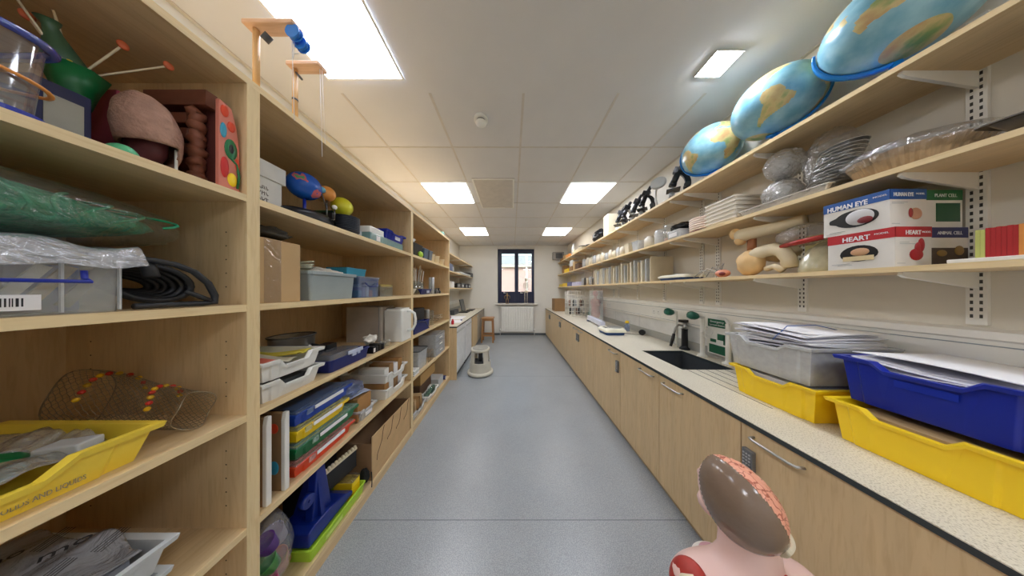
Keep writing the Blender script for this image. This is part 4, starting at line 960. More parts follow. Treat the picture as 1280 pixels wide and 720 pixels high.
for (a, b, c, m, l) in ((2.30, 2.62, .02, mat('walnut_box', (96, 72, 54), .6), 'dark brown wooden box, lower of the pair on the far bottom shelf'), (2.32, 2.75, .10, mat('golden_box', (180, 146, 92), .7), 'golden cardboard box on top of the dark brown one')):
    g = G(); g.box(-1.38, -1.10, a, b, z+(0 if c < .05 else .171), z+(.17 if c < .05 else .30)); bevel(tag(g.build('box', m), l, 'box'), .003)
g = G(); g.cyl((-1.10, 2.86, z+.03), (-.985, 2.86, z+.03), .03, n=18); g.m = 1; g.cyl((-.985, 2.86, z+.03), (-.983, 2.86, z+.03), .022, n=18); tag(g.build('tape_roll', [NAVY, LGREY]), 'navy roll with grey centre at the far end of the bottom shelf', 'roll')
g = G(); g.box(-1.2, -1.0, 2.62, 2.80, z, z+.11); bevel(tag(g.build('box', LGREY), 'pale grey box on the bottom shelf in front of the golden box', 'box'), .003)

# ------------------------------------------------------------------ on top of the units: pulley stands
zt = 2.19+e
def pulley(y, zb, xa, xb, l, string_z):
    t = thing('pulley_stand', l, 'pulley stand', (-1.0, y, zb))
    g = G(); g.cyl((-1.0, y, zb), (-1.0, y, zb+.235), .0095, n=12); g.build('post', PINE, t)
    g = G(); g.box(xa, xb, y-.022, y+.022, zb+.235, zb+.252); bevel(g.build('arm', wood('pink_pine', (226, 184, 148), 'x'), t), .003)
    g = G(); g.cyl((-1.02, y, zb-.0004+.003), (-1.02, y, zb+.0+.004), .02, n=8); g.build('foot', PINE, t)
    return t
t = pulley(.754, zt, -1.03, -.835, 'wooden post and arm with blue pulleys standing on the left shelving', 1.9)
for k, yy in enumerate((.748, .775)):
    g = G(); g.cyl((-.845, yy-.006, zt+.215-.012*k), (-.845, yy+.006, zt+.215-.012*k), .022, n=20); g.cyl((-.845, yy-.009, zt+.215-.012*k), (-.845, yy-.006, zt+.215-.012*k), .026, n=20); g.cyl((-.845, yy+.006, zt+.215-.012*k), (-.845, yy+.009, zt+.215-.012*k), .026, n=20); g.build('pulley_wheel', mat('pulley_blue', (50, 130, 220), .3), t)
g = G(); g.cyl((-.95, .755, zt+.215), (-.97, .755, zt+.195), .012, n=12); g.build('hook', DGREY, t)
g = G(); g.cyl((-.867, .76, zt+.205), (-.875, .775, zt-.10), .0012, n=5); g.cyl((-.858, .76, zt+.2), (-.862, .76, zt+.13), .0012, n=5); g.cyl((-.86, .76, zt+.15), (-.84, .76, zt+.15), .0012, n=5); g.build('string', PAPER, t)
t = pulley(.889, zt, -1.02, -.872, 'smaller wooden post and arm with a long string, behind the blue pulleys', 1.9)
g = G(); g.cyl((-1.0, .889, zt+.09), (-1.0, .889, zt+.098), .0105, n=12); g.build('tape_band', DGREY, t)
g = G(); g.tube([(-.99, .885, zt+.215), (-.965, .885, zt+.185)], .005, 8); g.build('hook', DGREY, t)
g = G(); g.cyl((-.886, .889, zt+.237), (-.886, .9, zt-.16), .0012, n=5); g.cyl((-.876, .889, zt+.237), (-.872, .9, zt-.10), .001, n=5); g.build('string', PAPER, t)
g = G(); g.rbox(-1.02, -.98, 2.74, 2.80, zt, zt+.045, .005); tag(g.build('small_box', mat('aqua_white', (150, 200, 196), .5)), 'tiny aqua box on top of the shelving near the fridges', 'box')

# ================================================================== left bench beyond the shelving
BX = -.86; WT = .835
SPK = mat('worktop_laminate', (222, 216, 198), 0.38, var=0.04, scale=5)
def speckle(m):
    nt = m.node_tree; N = nt.nodes; L = nt.links; b = N['Principled BSDF']
    tc = [n for n in N if n.type == 'TEX_COORD'][0]
    n2 = N.new('ShaderNodeTexNoise'); n2.inputs['Scale'].default_value = 230; n2.inputs['Detail'].default_value = 3
    L.new(tc.outputs['Object'], n2.inputs['Vector'])
    r = N.new('ShaderNodeValToRGB'); E = r.color_ramp.elements; E[0].position = .36; E[0].color = (.55, .52, .46, 1); E[1].position = .5; E[1].color = (1, 1, 1, 1)
    q = E.new(.62); q.color = (1, 1, 1, 1); q = E.new(.70); q.color = (.80, .80, .78, 1)
    L.new(n2.outputs['Fac'], r.inputs[0])
    mx = N.new('ShaderNodeMix'); mx.data_type = 'RGBA'; mx.blend_type = 'MULTIPLY'; mx.inputs[0].default_value = .8
    L.new(b.inputs['Base Color'].links[0].from_socket, mx.inputs[6]); L.new(r.outputs[0], mx.inputs[7]); L.new(mx.outputs[2], b.inputs['Base Color'])
speckle(SPK)
WEDGE = mat('worktop_edge', (52, 60, 62), .45)
UPS = mat('upstand_grey', (176, 176, 170), .5, var=.05, scale=150)
t = thing('worktop', 'pale speckled worktop on the left beyond the shelving', 'worktop', (-1.25, 4.5, WT-.02))
g = G(); g.box(XL+.002, BX+.0025, 3.002, 5.998, WT-.003, WT); g.build('surface', SPK, t)
g = G(); g.box(XL+.002, BX, 3.002, 5.998, WT-.022, WT-.003); g.build('edge', WEDGE, t)
g = G(); g.box(XL+.002, XL+.02, 3.002, 5.998, WT, WT+.07); g.build('upstand', UPS, t)
WHG = mat('fridge_white', (236, 238, 240), .3)
def fridge(a, b, l):
    t = thing('fridge', l, 'fridge', (-1.2, (a+b)/2, 0), 'white under-counter appliances')
    g = G(); g.box(-1.5, -.93, a, b, .02, WT-.025); g.build('cabinet_body', WHG, t)
    g = G(); g.box(-.93, -.885, a+.004, b-.004, .07, WT-.04); d = bevel(g.build('door', WHG, t), .006)
    g = G(); g.rbox(-.885, -.865, a+.06, b-.06, WT-.125, WT-.10, .004); bevel(g.build('handle', LGREY, d), .003)
    g = G(); g.box(-.925, -.90, a+.01, b-.01, .005, .06); g.build('kick_plate', DGREY, t)
    for yy in (a+.05, b-.05):
        g = G(); g.cyl((-1.4, yy, 0), (-1.4, yy, .02), .02, n=10); g.cyl((-.96, yy, 0), (-.96, yy, .02), .02, n=10); g.build('foot', DGREY, t)
fridge(3.03, 3.62, 'white under-counter fridge nearest the maple shelving')
fridge(3.66, 4.22, 'white under-counter fridge next to the wooden cupboard door')
def cupboard(a, b, x0, x1, n, l, m=DOORW, side=1):
    t = thing('base_cupboard', l, 'cupboard', ((x0+x1)/2, (a+b)/2, 0)); return t
t = thing('base_cupboard', 'maple base cupboard under the left worktop beside the stool', 'cupboard', (-1.2, 5.1, 0))
g = G(); g.box(-1.5, BX-.025, 4.25, 5.99, .1, WT-.023); g.build('carcass', DOORW, t)
g = G(); g.box(-1.45, BX-.07, 4.25, 5.99, 0, .1); g.build('plinth', DGREY, t)
for (a, b) in ((4.253, 4.83), (4.836, 5.41), (5.416, 5.985)):
    g = G(); g.box(BX-.0245, BX-.006, a, b, .1, WT-.03); d = bevel(g.build('door', DOORW if a < 4.5 else mat('putty_door', (176, 166, 148), .5), t), .0015)
    g = G(); g.tube([(BX-.006, b-.05, WT-.08), (BX+.015, b-.06, WT-.08), (BX+.015, b-.17, WT-.08), (BX-.006, b-.18, WT-.08)], .005, 6); g.build('handle', STEEL, d)
g = G(); g.box(XL+.002, BX-.004, 3.002, 3.02, 0, WT-.023); tag(g.build('end_panel', WZ), 'maple end panel between the shelving and the first fridge', 'panel')
# things on the bench
zb = WT+e
t = thing('laptop', 'dark screen standing open on the far part of the left worktop', 'computer screen', (-1.2, 4.95, zb))
g = G(); g.rbox(-1.33, -1.10, 4.75, 5.10, zb, zb+.018, .01); g.build('base', BLACK, t)
g = G(); g.obox((-1.265, 4.93, zb+.18), (.022, .36, .30), ry=-.22); bevel(g.build('screen', mat('screen_back', (70, 74, 72), .35), t), .004)
g = G(); g.obox((-1.14, 5.38, zb+.012), (.16, .40, .022)); bevel(tag(g.build('keyboard', BLACK), 'black keyboard lying at the window end of the left worktop', 'keyboard'), .003)
for k, (xx, yy, sz, l) in enumerate(((-1.15, 3.95, (.34, .42), 'large white paper sheet in front of the dark screen'), (-1.02, 3.48, (.22, .30), 'white paper sheet nearest the end of the left worktop'))):
    g = G(); g.obox((xx, yy, zb+.001), (sz[0], sz[1], .0018), rz=.1*k); tag(g.build('paper', PAPER), l, 'paper')
g = G(); g.obox((-.95, 3.62, zb+.007), (.03, .10, .012), rz=.3); bevel(tag(g.build('pen', NAVY), 'dark blue marker pen near the front edge of the left worktop', 'pen'), .003)
g = G(); g.lathe([(.022, 0), (.024, .05), (.012, .07), (.012, .085), (0, .086)], (-.985, 3.20, zb), 16, close0=True); tag(g.build('bottle', mat('bottle_red', (200, 30, 50), .3)), 'small red bottle at the near end of the left worktop', 'bottle')
g = G(); g.rbox(-1.12, -1.04, 3.15, 3.24, zb, zb+.14, .01); tag(g.build('caddy', mat('moss_grey', (80, 96, 84), .6)), 'dull green-grey pot behind the small red bottle', 'pot')
g = G(); bagball(g, (-1.2, 3.6, zb+.058), (.06, .10, .05), 8, .15); tag(g.build('cloth', mat('dusty_pink', (176, 140, 146), .8)), 'crumpled dusty pink cloth on the left worktop', 'cloth')
g = G(); g.box(-1.40, -1.30, 4.35, 4.70, zb, zb+.10); bevel(tag(g.build('box', DGREY), 'dark box on the left worktop behind the papers', 'box'), .003)
t = thing('splashback', 'pale blue-grey splashback panel on the wall over the left worktop', 'splashback', (XL+.01, 3.9, .95))
g = G(); g.box(XL+.0006, XL+.006, 3.05, 4.6, .91, 1.30); SPLASH = t; g.build('panel', mat('pale_blue_panel', (176, 190, 204), .4), t)
g = G(); g.box(XL+.0005, XL+.05, 4.6, 5.9, 1.02, 1.10); TRUNK = tag(g.build('socket_trunking', WPLAS), 'white socket trunking on the wall above the left worktop', 'trunking')
for k, yy in enumerate((4.3, 4.75)):
    g = G(); g.box(XL+(.0505 if yy > 4.6 else .0065), XL+.075, yy-.03, yy+.03, 1.03, 1.09); bevel(g.build('plug', BLACK, SPLASH if k == 0 else TRUNK), .004)
# wall shelves left
SX = -1.22
for k, (zz, l) in enumerate(((1.45, 'lowest wall shelf above the left worktop'), (1.785, 'middle wall shelf above the left worktop'), (2.135, 'top wall shelf above the left worktop'))):
    t = thing('wall_shelf', l, 'shelf', (-1.43, 4.5, zz-.022), None)
    g = G(); g.box(XL+.001, SX-.001, 3.0, 5.99, zz-.022, zz); g.m = 1; g.box(SX-.001, SX, 3.0, 5.99, zz-.022, zz); g.build('board', [WY, EDGE], t)
    for yy in (3.5, 4.5, 5.5):
        g = G(); g.prism([(XL+.001, zz-.0225), (SX+.04, zz-.0225), (SX+.04, zz-.035), (XL+.001, zz-.075)], 'y', yy-.006, yy+.006); g.build('bracket', WHITE, t)
z = 1.785+e
g = G(); g.rbox(-1.40, -1.24, 3.62, 4.05, z, z+.15, .01); tag(g.build('box', mat('denim_box', (96, 108, 140), .5)), 'denim-blue box on the middle wall shelf above the fridges', 'box')
g = G(); g.lathe([(.05, 0), (.05, .11), (0, .115)], (-1.30, 4.15, z), 16, close0=True); tag(g.build('tub', CLM), 'milky tub next to the denim-blue box', 'tub')
t = thing('projector', 'long white and dark device lying on the middle left wall shelf', 'device', (-1.3, 5.1, z))
g = G(); g.rbox(-1.42, -1.20, 4.55, 5.60, z, z+.045, .02); bevel(g.build('body', LGREY, t), .004)
g = G(); g.rbox(-1.42, -1.195, 5.60, 5.92, z, z+.12, .02); g.build('dark_end', DGREY, t)
z = 1.45+e
for k, (yy, l) in enumerate(((3.62, 'white carton, nearest of two on the lowest left wall shelf'), (3.95, 'white carton, farther of two on the lowest left wall shelf'))):
    g = G(); g.box(-1.36, -1.24, yy, yy+.2, z, z+.13+.09*(1-k)); bevel(tag(g.build('carton', WPLAS if k else CREAM), l, 'carton'), .003)
for k in range(4):
    yy = 4.35+.38*k
    t = thing('power_supply', 'dark meter, %s from the camera on the lowest left wall shelf' % ['first', 'second', 'third', 'fourth'][k], 'meter', (-1.3, yy+.13, z), 'meters on the lowest left wall shelf')
    g = G(); g.rbox(-1.38, -1.235, yy, yy+.28, z, z+.10+.02*(k % 2), .01); g.build('case', [BLACK, DGREY][k % 2], t)
    g = G(); g.box(-1.2345, -1.232, yy+.05, yy+.2, z+.03, z+.08); g.build('front_plate', [GREY, LGREY][k % 2], t)

# ------------------------------------------------------------------ stool, step stool
t = thing('lab_stool', 'wooden stool by the window end of the left worktop', 'stool', (-.65, 5.25, 0))
SW = wood('stool_wood', (176, 128, 78), 'x'); SWZ = wood('stool_leg_wood', (168, 120, 72), 'z')
g = G(); g.rbox(-.82, -.485, 5.09, 5.41, .625, .655, .02); bevel(g.build('seat', SW, t), .006)
for sx in (-1, 1):
    for sy in (-1, 1):
        g = G(); cx, cy = -.652+sx*.125, 5.25+sy*.12; fx_, fy_ = -.652+sx*.15, 5.25+sy*.145
        g.loft([[(fx_-.018, fy_-.018, 0), (fx_+.018, fy_-.018, 0), (fx_+.018, fy_+.018, 0), (fx_-.018, fy_+.018, 0)], [(cx-.018, cy-.018, .625), (cx+.018, cy-.018, .625), (cx+.018, cy+.018, .625), (cx-.018, cy+.018, .625)]]); g.build('leg', SWZ, t)
for zz in (.17,):
    for sy in (-1, 1):
        g = G(); g.box(-.652-.13, -.652+.13, 5.25+sy*.138-.012, 5.25+sy*.138+.012, zz, zz+.04); g.build('stretcher', SW, t)
    for sx in (-1, 1):
        g = G(); g.box(-.652+sx*.143-.012, -.652+sx*.143+.012, 5.13, 5.37, zz+.05, zz+.09); g.build('stretcher', SW, t)
for sy in (-1, 1):
    g = G(); g.box(-.652-.11, -.652+.11, 5.25+sy*.125-.01, 5.25+sy*.125+.01, .575, .625); g.build('apron', SW, t)
SC = Vector((-.535, 3.26, 0))
t = thing('step_stool', 'round beige kick step stool standing in the aisle', 'step stool', SC)
KB = mat('kickstool_beige', (206, 202, 186), .45, var=.02)
g = G(); g.lathe([(.205, .012), (.215, .02), (.215, .045), (.20, .058), (.185, .062)], SC, 40, close0=True); g.build('base_ring', KB, t)
g = G(); g.lathe([(.185, .055), (.178, .10), (.172, .20), (.172, .205), (.145, .205), (.145, .195)], SC, 40, close1=True); g.build('lower_step', KB, t)
g = G(); g.lathe([(.146, .206), (.0, .206)], SC, 32); g.cyl(SC+Vector((0, 0, .206)), SC+Vector((0, 0, .212)), .144, n=32); g.build('rubber_tread', DGREY, t)
for k in range(4):
    a0 = PI/4+k*PI/2
    g = G(); lo = []
    for (zz, r) in ((.205, .168), (.30, .160), (.395, .152)):
        lo.append([SC+Vector((r*math.cos(a), r*math.sin(a), zz)) for a in [a0-.30+.1*j for j in range(7)]]+[SC+Vector(((r-.012)*math.cos(a), (r-.012)*math.sin(a), zz)) for a in [a0+.30-.1*j for j in range(7)]])
    g.loft(lo); g.build('leg', KB, t)
g = G(); g.lathe([(.155, .385), (.160, .395), (.158, .425), (.148, .43), (.135, .425)], SC, 40, close0=True, close1=True); g.build('top_step', KB, t)
g = G(); g.cyl(SC+Vector((0, 0, .426)), SC+Vector((0, 0, .432)), .13, n=32); g.build('top_tread', mat('tread_grey', (150, 148, 138), .7), t)
g = G(); g.cyl(SC+Vector((0, 0, .21)), SC+Vector((0, 0, .39)), .035, n=16); g.build('spring_column', DGREY, t)
for k in range(3):
    g = G(); a = k*2.094; g.cyl(SC+Vector((.14*math.cos(a), .14*math.sin(a), .0)), SC+Vector((.14*math.cos(a), .14*math.sin(a), .02)), .022, n=12); g.build('caster', DGREY, t)
# skeleton and mannequin on the sill
zs = .985+.0005
sk = Vector(((657.5-640)*5.95/F, 5.95, .975+e))
BONE = mat('bone_plastic', (226, 216, 196), .5)
t = thing('skeleton_model', 'small white model skeleton on a stand on the window sill', 'skeleton', sk)
g = G(); g.lathe([(.10, 0), (.10, .014), (.0, .018)], sk, 20, close0=True, sy=.9); g.build('stand_base', WPLAS, t)
g = G(); g.cyl(sk+Vector((.0, .03, .01)), sk+Vector((.0, .03, .62)), .006, n=8); g.build('stand_rod', STEEL, t)
g = G(); g.ball(sk+Vector((0, 0, .74)), (.036, .045, .045), 16, 12); g.ball(sk+Vector((0, -.02, .70)), (.024, .03, .022), 12, 8); g.build('skull', BONE, t)
g = G(); g.cyl(sk+Vector((0, .012, .38)), sk+Vector((0, .012, .70)), .008, n=8); g.build('spine', BONE, t)
for k in range(8):
    g = G(); r = .045+.02*math.sin(PI*(k+1)/9)
    g.tube([sk+Vector((r*math.cos(2*PI*j/18), .75*r*math.sin(2*PI*j/18)-.005, .50+k*.019-.01*math.sin(2*PI*j/18))) for j in range(18)], .0032, 5, True); g.build('rib', BONE, t)
g = G(); g.ball(sk+Vector((-.026, 0, .37)), (.035, .022, .032), 12, 8); g.ball(sk+Vector((.026, 0, .37)), (.035, .022, .032), 12, 8); g.build('pelvis', BONE, t)
for sx in (-1, 1):
    g = G(); g.tube([sk+Vector((sx*.04, 0, .36)), sk+Vector((sx*.042, -.005, .20)), sk+Vector((sx*.042, .0, .19)), sk+Vector((sx*.04, .005, .03))], [.009, .007, .009, .006], 8); g.ball(sk+Vector((sx*.04, -.015, .026)), (.012, .03, .010), 10, 6); g.build('leg', BONE, t)
    g = G(); g.tube([sk+Vector((sx*.02, 0, .655)), sk+Vector((sx*.075, 0, .65)), sk+Vector((sx*.085, 0, .52)), sk+Vector((sx*.085, -.01, .40)), sk+Vector((sx*.085, -.015, .35))], [.006, .007, .006, .005, .008], 8); g.build('arm', BONE, t)
ms = Vector(((634.0-640)*5.95/F, 5.95, .975+e))
t = thing('artist_mannequin', 'small brown jointed figure on the left part of the window sill', 'figurine', ms)
MW = mat('mannequin_wood', (150, 120, 74), .5)
g = G(); g.lathe([(.05, 0), (.05, .012), (0, .014)], ms, 16, close0=True); g.build('stand_base', MW, t)
g = G(); g.tube([ms+Vector((0, 0, .16)), ms+Vector((0, 0, .20)), ms+Vector((0, 0, .26)), ms+Vector((0, 0, .29))], [.025, .018, .036, .014], 10); g.ball(ms+Vector((0, 0, .32)), (.02, .022, .028), 12, 8)
for sx in (-1, 1):
    g.tube([ms+Vector((sx*.016, 0, .17)), ms+Vector((sx*.035, -.01, .09)), ms+Vector((sx*.03, .01, .015))], [.014, .012, .008], 8)
    g.tube([ms+Vector((sx*.035, 0, .27)), ms+Vector((sx*.085, -.01, .22)), ms+Vector((sx*.075, -.03, .15))], [.010, .009, .007], 8)
g.build('body', MW, t)
# ================================================================== right side: base cupboards and worktop
CX = 1.035
edges = [-1.3, -.71, -.10, .39, .88, 1.37, 1.86, 2.475, 3.045, 3.655, 4.17, 4.68, 5.33, 5.985]
hand = {(-.10): 1, .39: 1, .88: 1, 1.37: 0, 1.86: 0, 2.475: 1, 3.045: 0, 3.655: 1, 4.17: 0, 4.68: 1, 5.33: 0, -.71: 0, -1.3: 1}
desc = {1.86: 'maple base cupboard with keypad lock between the balance and the sink', 2.475: 'maple double base cupboard below the safety screen, with two locks at the middle', 3.655: 'maple double base cupboard below the wire rack', 4.68: 'maple double base cupboard nearest the window wall',
        .88: 'maple double base cupboard beneath the sink', .39: 'maple base cupboard with keypad lock beside the torso model', -.10: 'maple base cupboard at the right frame edge under the yellow trays', -.71: 'maple base cupboard behind the camera', -1.3: 'maple base cupboard farthest behind the camera'}
groups_ = [(-1.3, -.71), (-.71, -.10), (-.10, .39), (.39, .88), (.88, 1.37, 1.86), (1.86, 2.475), (2.475, 3.045, 3.655), (3.655, 4.17, 4.68), (4.68, 5.33, 5.985)]
LOCK = mat('lock_grey', (130, 132, 134), .35, metal=.5)
for gr in groups_:
    a, b = gr[0], gr[-1]
    t = thing('base_cupboard', desc[a], 'cupboard', (1.35, (a+b)/2, 0))
    # carcass: sides, floor, back (open box so that the sink can sit inside)
    g = G(); g.box(CX+.031, 1.70, a+.001, a+.017, .09, WT-.0225); g.box(CX+.031, 1.70, b-.017, b-.001, .09, WT-.0225); g.box(CX+.031, 1.70, a+.017, b-.017, .09, .106); g.box(1.684, 1.70, a+.017, b-.017, .106, WT-.0225); g.build('carcass', WZ, t)
    g = G(); g.box(CX+.035, CX+.05, a, b, 0, .09); g.build('plinth', wood('maple_plinth', (176, 150, 112), 'y'), t)
    for k in range(len(gr)-1):
        y0, y1 = gr[k]+.002, gr[k+1]-.002
        g = G(); g.box(CX+.010, CX+.030, y0, y1, .045, WT-.026); d = bevel(g.build('door', DOORW, t), .0015)
        far = (len(gr) == 3 and k == 0) or (len(gr) == 2 and a != 1.86) or False
        if a == 1.86: far = False
        hy = (y1-.045, y1-.19) if far else (y0+.045, y0+.19)
        zh = .772
        p0, p1 = hy
        s = 1 if p1 > p0 else -1
        g = G(); g.tube([(CX+.009, p0, zh), (CX-.014, p0+s*.004, zh), (CX-.020, p0+s*.018, zh), (CX-.020, p1-s*.018, zh), (CX-.014, p1-s*.004, zh), (CX+.009, p1, zh)], .0048, 10); g.build('handle', STEEL, d)
        if a in (.39, 1.86) or a in (2.475, 3.655, 4.68):
            ly = (y1-.035) if far else (y0+.035)
            hh = .10 if a != .39 else .075
            g = G(); g.rbox(CX-.010, CX+.0095, ly-.019, ly+.019, .70-hh, .70+.01, .004); lk = bevel(g.build('keypad_lock', LOCK, d), .002)
            g = G()
            for i in range(5):
                for j in (-1, 0, 1): g.cyl((CX-.010, ly+j*.010, .693-i*.014), (CX-.0125, ly+j*.010, .693-i*.014), .0034, n=8)
            g.build('key_buttons', [mat('button_light', (186, 188, 190), .4)], lk)
            g = G(); g.cyl((CX-.010, ly, .70-hh+.012), (CX-.02, ly, .70-hh+.012), .008, n=12); g.build('lock_knob', STEEL, lk)
# worktop with the sink opening
t = thing('worktop', 'long cream speckled worktop with black edge along the right wall', 'worktop', (1.38, 2.3, WT-.022))
SY0, SY1, SXa, SXb = 1.385, 1.82, 1.225, 1.605
ya, yb = YB+.3, 5.998
def slab(g, x0, x1, z0, z1):
    g.box(x0, x1, ya, SY0, z0, z1); g.box(x0, x1, SY1, yb, z0, z1); g.box(x0, SXa, SY0, SY1, z0, z1); g.box(SXb, x1, SY0, SY1, z0, z1)
g = G(); slab(g, CX-.0005, XR-.001, WT-.003, WT); g.build('surface', SPK, t)
g = G(); slab(g, CX, XR-.001, WT-.022, WT-.003); g.build('edge', WEDGE, t)
g = G()
for k in range(5): 
    x = 1.255+k*.067; g.box(x, x+.005, .93-.02*k, SY0-.004, WT-.0004, WT+.0006)
g.tube([(1.2575, 1.381, WT+.0002), (1.25, 1.395, WT), (1.235, 1.40, WT-.002), (1.226, 1.40, WT-.008)], .0022, 6)
g.build('drainer_groove', WEDGE, t)
g = G(); g.box(XR-.02, XR-.001, ya, yb, WT, WT+.078); g.build('upstand', UPS, t)
# sink
t = thing('sink', 'black rectangular sink sunk into the right worktop', 'sink', (1.41, 1.6, .6))
SNK = mat('sink_dark', (66, 70, 74), .35); 
g = G(); o_ = .012
g.loft([[(SXa-o_, SY0-o_, WT-.023), (SXb+o_, SY0-o_, WT-.023), (SXb+o_, SY1+o_, WT-.023), (SXa-o_, SY1+o_, WT-.023)],
        [(SXa-o_, SY0-o_, .62), (SXb+o_, SY0-o_, .62), (SXb+o_, SY1+o_, .62), (SXa-o_, SY1+o_, .62)]], False, True)
g.loft([[(SXa-.002, SY0-.002, WT-.023), (SXb+.002, SY0-.002, WT-.023), (SXb+.002, SY1+.002, WT-.023), (SXa-.002, SY1+.002, WT-.023)],
        [(SXa+.01, SY0+.01, .64), (SXb-.01, SY0+.01, .64), (SXb-.01, SY1-.01, .64), (SXa+.01, SY1-.01, .64)]], False, True)
g.build('basin', SNK, t)
g = G(); g.cyl((1.42, 1.6, .6405), (1.42, 1.6, .643), .035, n=20); g.build('drain', STEEL, t)
g = G()
for k in range(3): g.tube([(1.37+.10*math.cos(2*PI*j/24), 1.56+.10*math.sin(2*PI*j/24)+.01*k, .665+.02*k+.015*math.sin(4*PI*j/24)) for j in range(24)], .013, 8, True)
tag(g.build('hose', BLACK), 'black hose curled in the bottom of the sink', 'hose')
# tap
t = thing('lab_tap', 'black column tap with a steel spout behind the sink', 'tap', (1.665, 1.86, WT))
tx, ty = 1.665, 1.86
g = G(); g.lathe([(.042, 0), (.04, .012), (.030, .02), (.026, .03), (.024, .19), (.028, .195), (0, .196)], (tx, ty, WT+e), 24, close0=True); g.build('column', BLACK, t)
g = G(); g.lathe([(.022, .197), (.024, .225), (.014, .24), (.012, .26)], (tx, ty, WT), 20, close0=True, close1=True); g.build('collar', STEEL, t)
g = G(); g.rbox(tx-.05, tx+.035, ty-.02, ty+.02, WT+.26, WT+.285, .012); bevel(g.build('handle', BLACK, t), .004)
g = G(); g.tube([(tx-.015, ty, WT+.225), (tx-.06, ty, WT+.235), (tx-.09, ty, WT+.20), (tx-.105, ty, WT+.14)], .010, 10); s = g.build('spout', STEEL, t)
g = G(); g.tube([(tx-.103, ty, WT+.15), (tx-.115, ty, WT+.10), (tx-.135, ty, WT+.03)], [.012, .014, .011], 10); g.build('nozzle', BLACK, s)
# eye wash
t = thing('eyewash_station', 'white eyewash posts with green nozzles beside the black tap', 'eyewash', (1.64, 1.6, WT))
DKG = mat('eyewash_green', (14, 92, 78), .35)
for (x, y, top, hx, nm) in ((1.645, 1.665, 1.19, -.07, 'post'),):
    g = G(); g.lathe([(.036, 0), (.034, .01), (.018, .02), (.016, .04), (.016, top-WT-.02), (.018, top-WT)], (x, y, WT+e), 20, close0=True, close1=True); g.build('post', WPLAS, t)
    g = G(); g.tube([(x, y, top-.02), (x-.02, y, top+.002), (x-.05, y, top+.0)], .020, 12); h = g.build('head', WPLAS, t)
    g = G(); g.M = Matrix.Translation((x-.075, y-.005, top-.006)) @ Matrix.Rotation(-1.35, 4, 'Y'); g.lathe([(.018, -.03), (.032, -.01), (.036, .02), (.032, .042), (0, .044)], (0, 0, 0), 8, close0=True); g.M = None; g.build('nozzle', DKG, h)
g = G(); x, y = 1.65, 1.93; g.tube([(x, y, WT+e), (x, y, 1.15), (x-.012, y, 1.185), (x-.04, y, 1.195)], [.010, .010, .016, .016], 12); g.build('post', WPLAS, t)
g = G(); g.M = Matrix.Translation((x-.07, y-.005, 1.185)) @ Matrix.Rotation(-1.35, 4, 'Y'); g.lathe([(.018, -.03), (.032, -.01), (.036, .02), (.032, .042), (0, .044)], (0, 0, 0), 8, close0=True); g.M = None; g.build('nozzle', DKG, t)
g = G(); x, y = 1.655, 1.475; g.lathe([(.036, 0), (.034, .01), (.018, .02), (.016, .04), (.016, .31)], (x, y, WT+e), 20, close0=True, close1=True); g.tube([(x, y, WT+.31), (x+.01, y+.03, WT+.345), (x+.015, y+.09, WT+.352)], .009, 8); g.build('post', WPLAS, t)
g = G(); cc = Vector((1.63, 1.60, 1.07)); g.tube([cc+Vector((0, .035*math.cos(a), .035*math.sin(a))) for a in [2*PI*j/20 for j in range(20)]], .003, 6, True); g.tube([cc+Vector((0, .035, -.01)), cc+Vector((-.01, .06, -.03)), cc+Vector((-.01, .03, -.055)), cc+Vector((-.005, -.01, -.07))], .004, 6); g.build('hose', WPLAS, t)
t = thing('safety_sign', 'green and white emergency eyewash sign behind the white posts', 'sign', (1.685, 1.57, .87))
g = G(); g.box(1.678, 1.684, 1.50, 1.655, .875, 1.175); bevel(g.build('board', WPLAS, t), .002)
for (a, b, c, d_) in ((1.505, 1.65, 1.10, 1.165), (1.51, 1.575, 1.0, 1.05), (1.505, 1.53, .97, 1.04), (1.505, 1.64, .885, .955), (1.585, 1.63, .975, 1.0)):
    g = G(); g.box(1.6765, 1.678, a, b, c, d_); g.build('green_panel', mat('sign_green', (20, 96, 66), .5), t)
text('Emergency', .024, (1.6755, 1.578, 1.145), R_NEG_X, PAPER, t)
text('Eyewash Station', .018, (1.6755, 1.578, 1.118), R_NEG_X, PAPER, t)
# ------------------------------------------------------------------ trunking along the right wall
t = thing('dado_trunking', 'long white dado trunking with ledge along the right wall', 'trunking', (1.7, 2.2, 1.05))
g = G(); g.prism([(XR-.001, 1.06), (XR-.001, 1.27), (XR-.048, 1.262), (XR-.052, 1.235), (XR-.045, 1.228), (XR-.045, 1.075), (XR-.04, 1.06)], 'y', YB+.3, 5.99); g.build('channel', WHITE, t)
g = G(); g.box(XR-.0465, XR-.0452, YB+.3, 5.99, 1.21, 1.214); g.box(XR-.0465, XR-.0452, YB+.3, 5.99, 1.083, 1.087); g.build('cover_joint', GREY, t)
for yy in (1.1, 2.25, 3.35, 4.6):
    g = G(); g.box(XR-.049, XR-.0455, yy-.07, yy+.07, 1.10, 1.19); s = bevel(g.build('socket', WPLAS, t), .001)
    g = G()
    for q in (-.035, .035): g.box(XR-.0495, XR-.049, yy+q-.004, yy+q+.004, 1.15, 1.16); g.box(XR-.0495, XR-.049, yy+q-.014, yy+q-.008, 1.13, 1.135); g.box(XR-.0495, XR-.049, yy+q+.008, yy+q+.014, 1.13, 1.135)
    g.build('socket_hole', DGREY, s)
TILE = mat('wall_panel_white', (226, 226, 222), .3)
g = G(); g.box(XR-.012, XR, YB+.3, 5.99, WT+.079, 1.059); g.m = 1
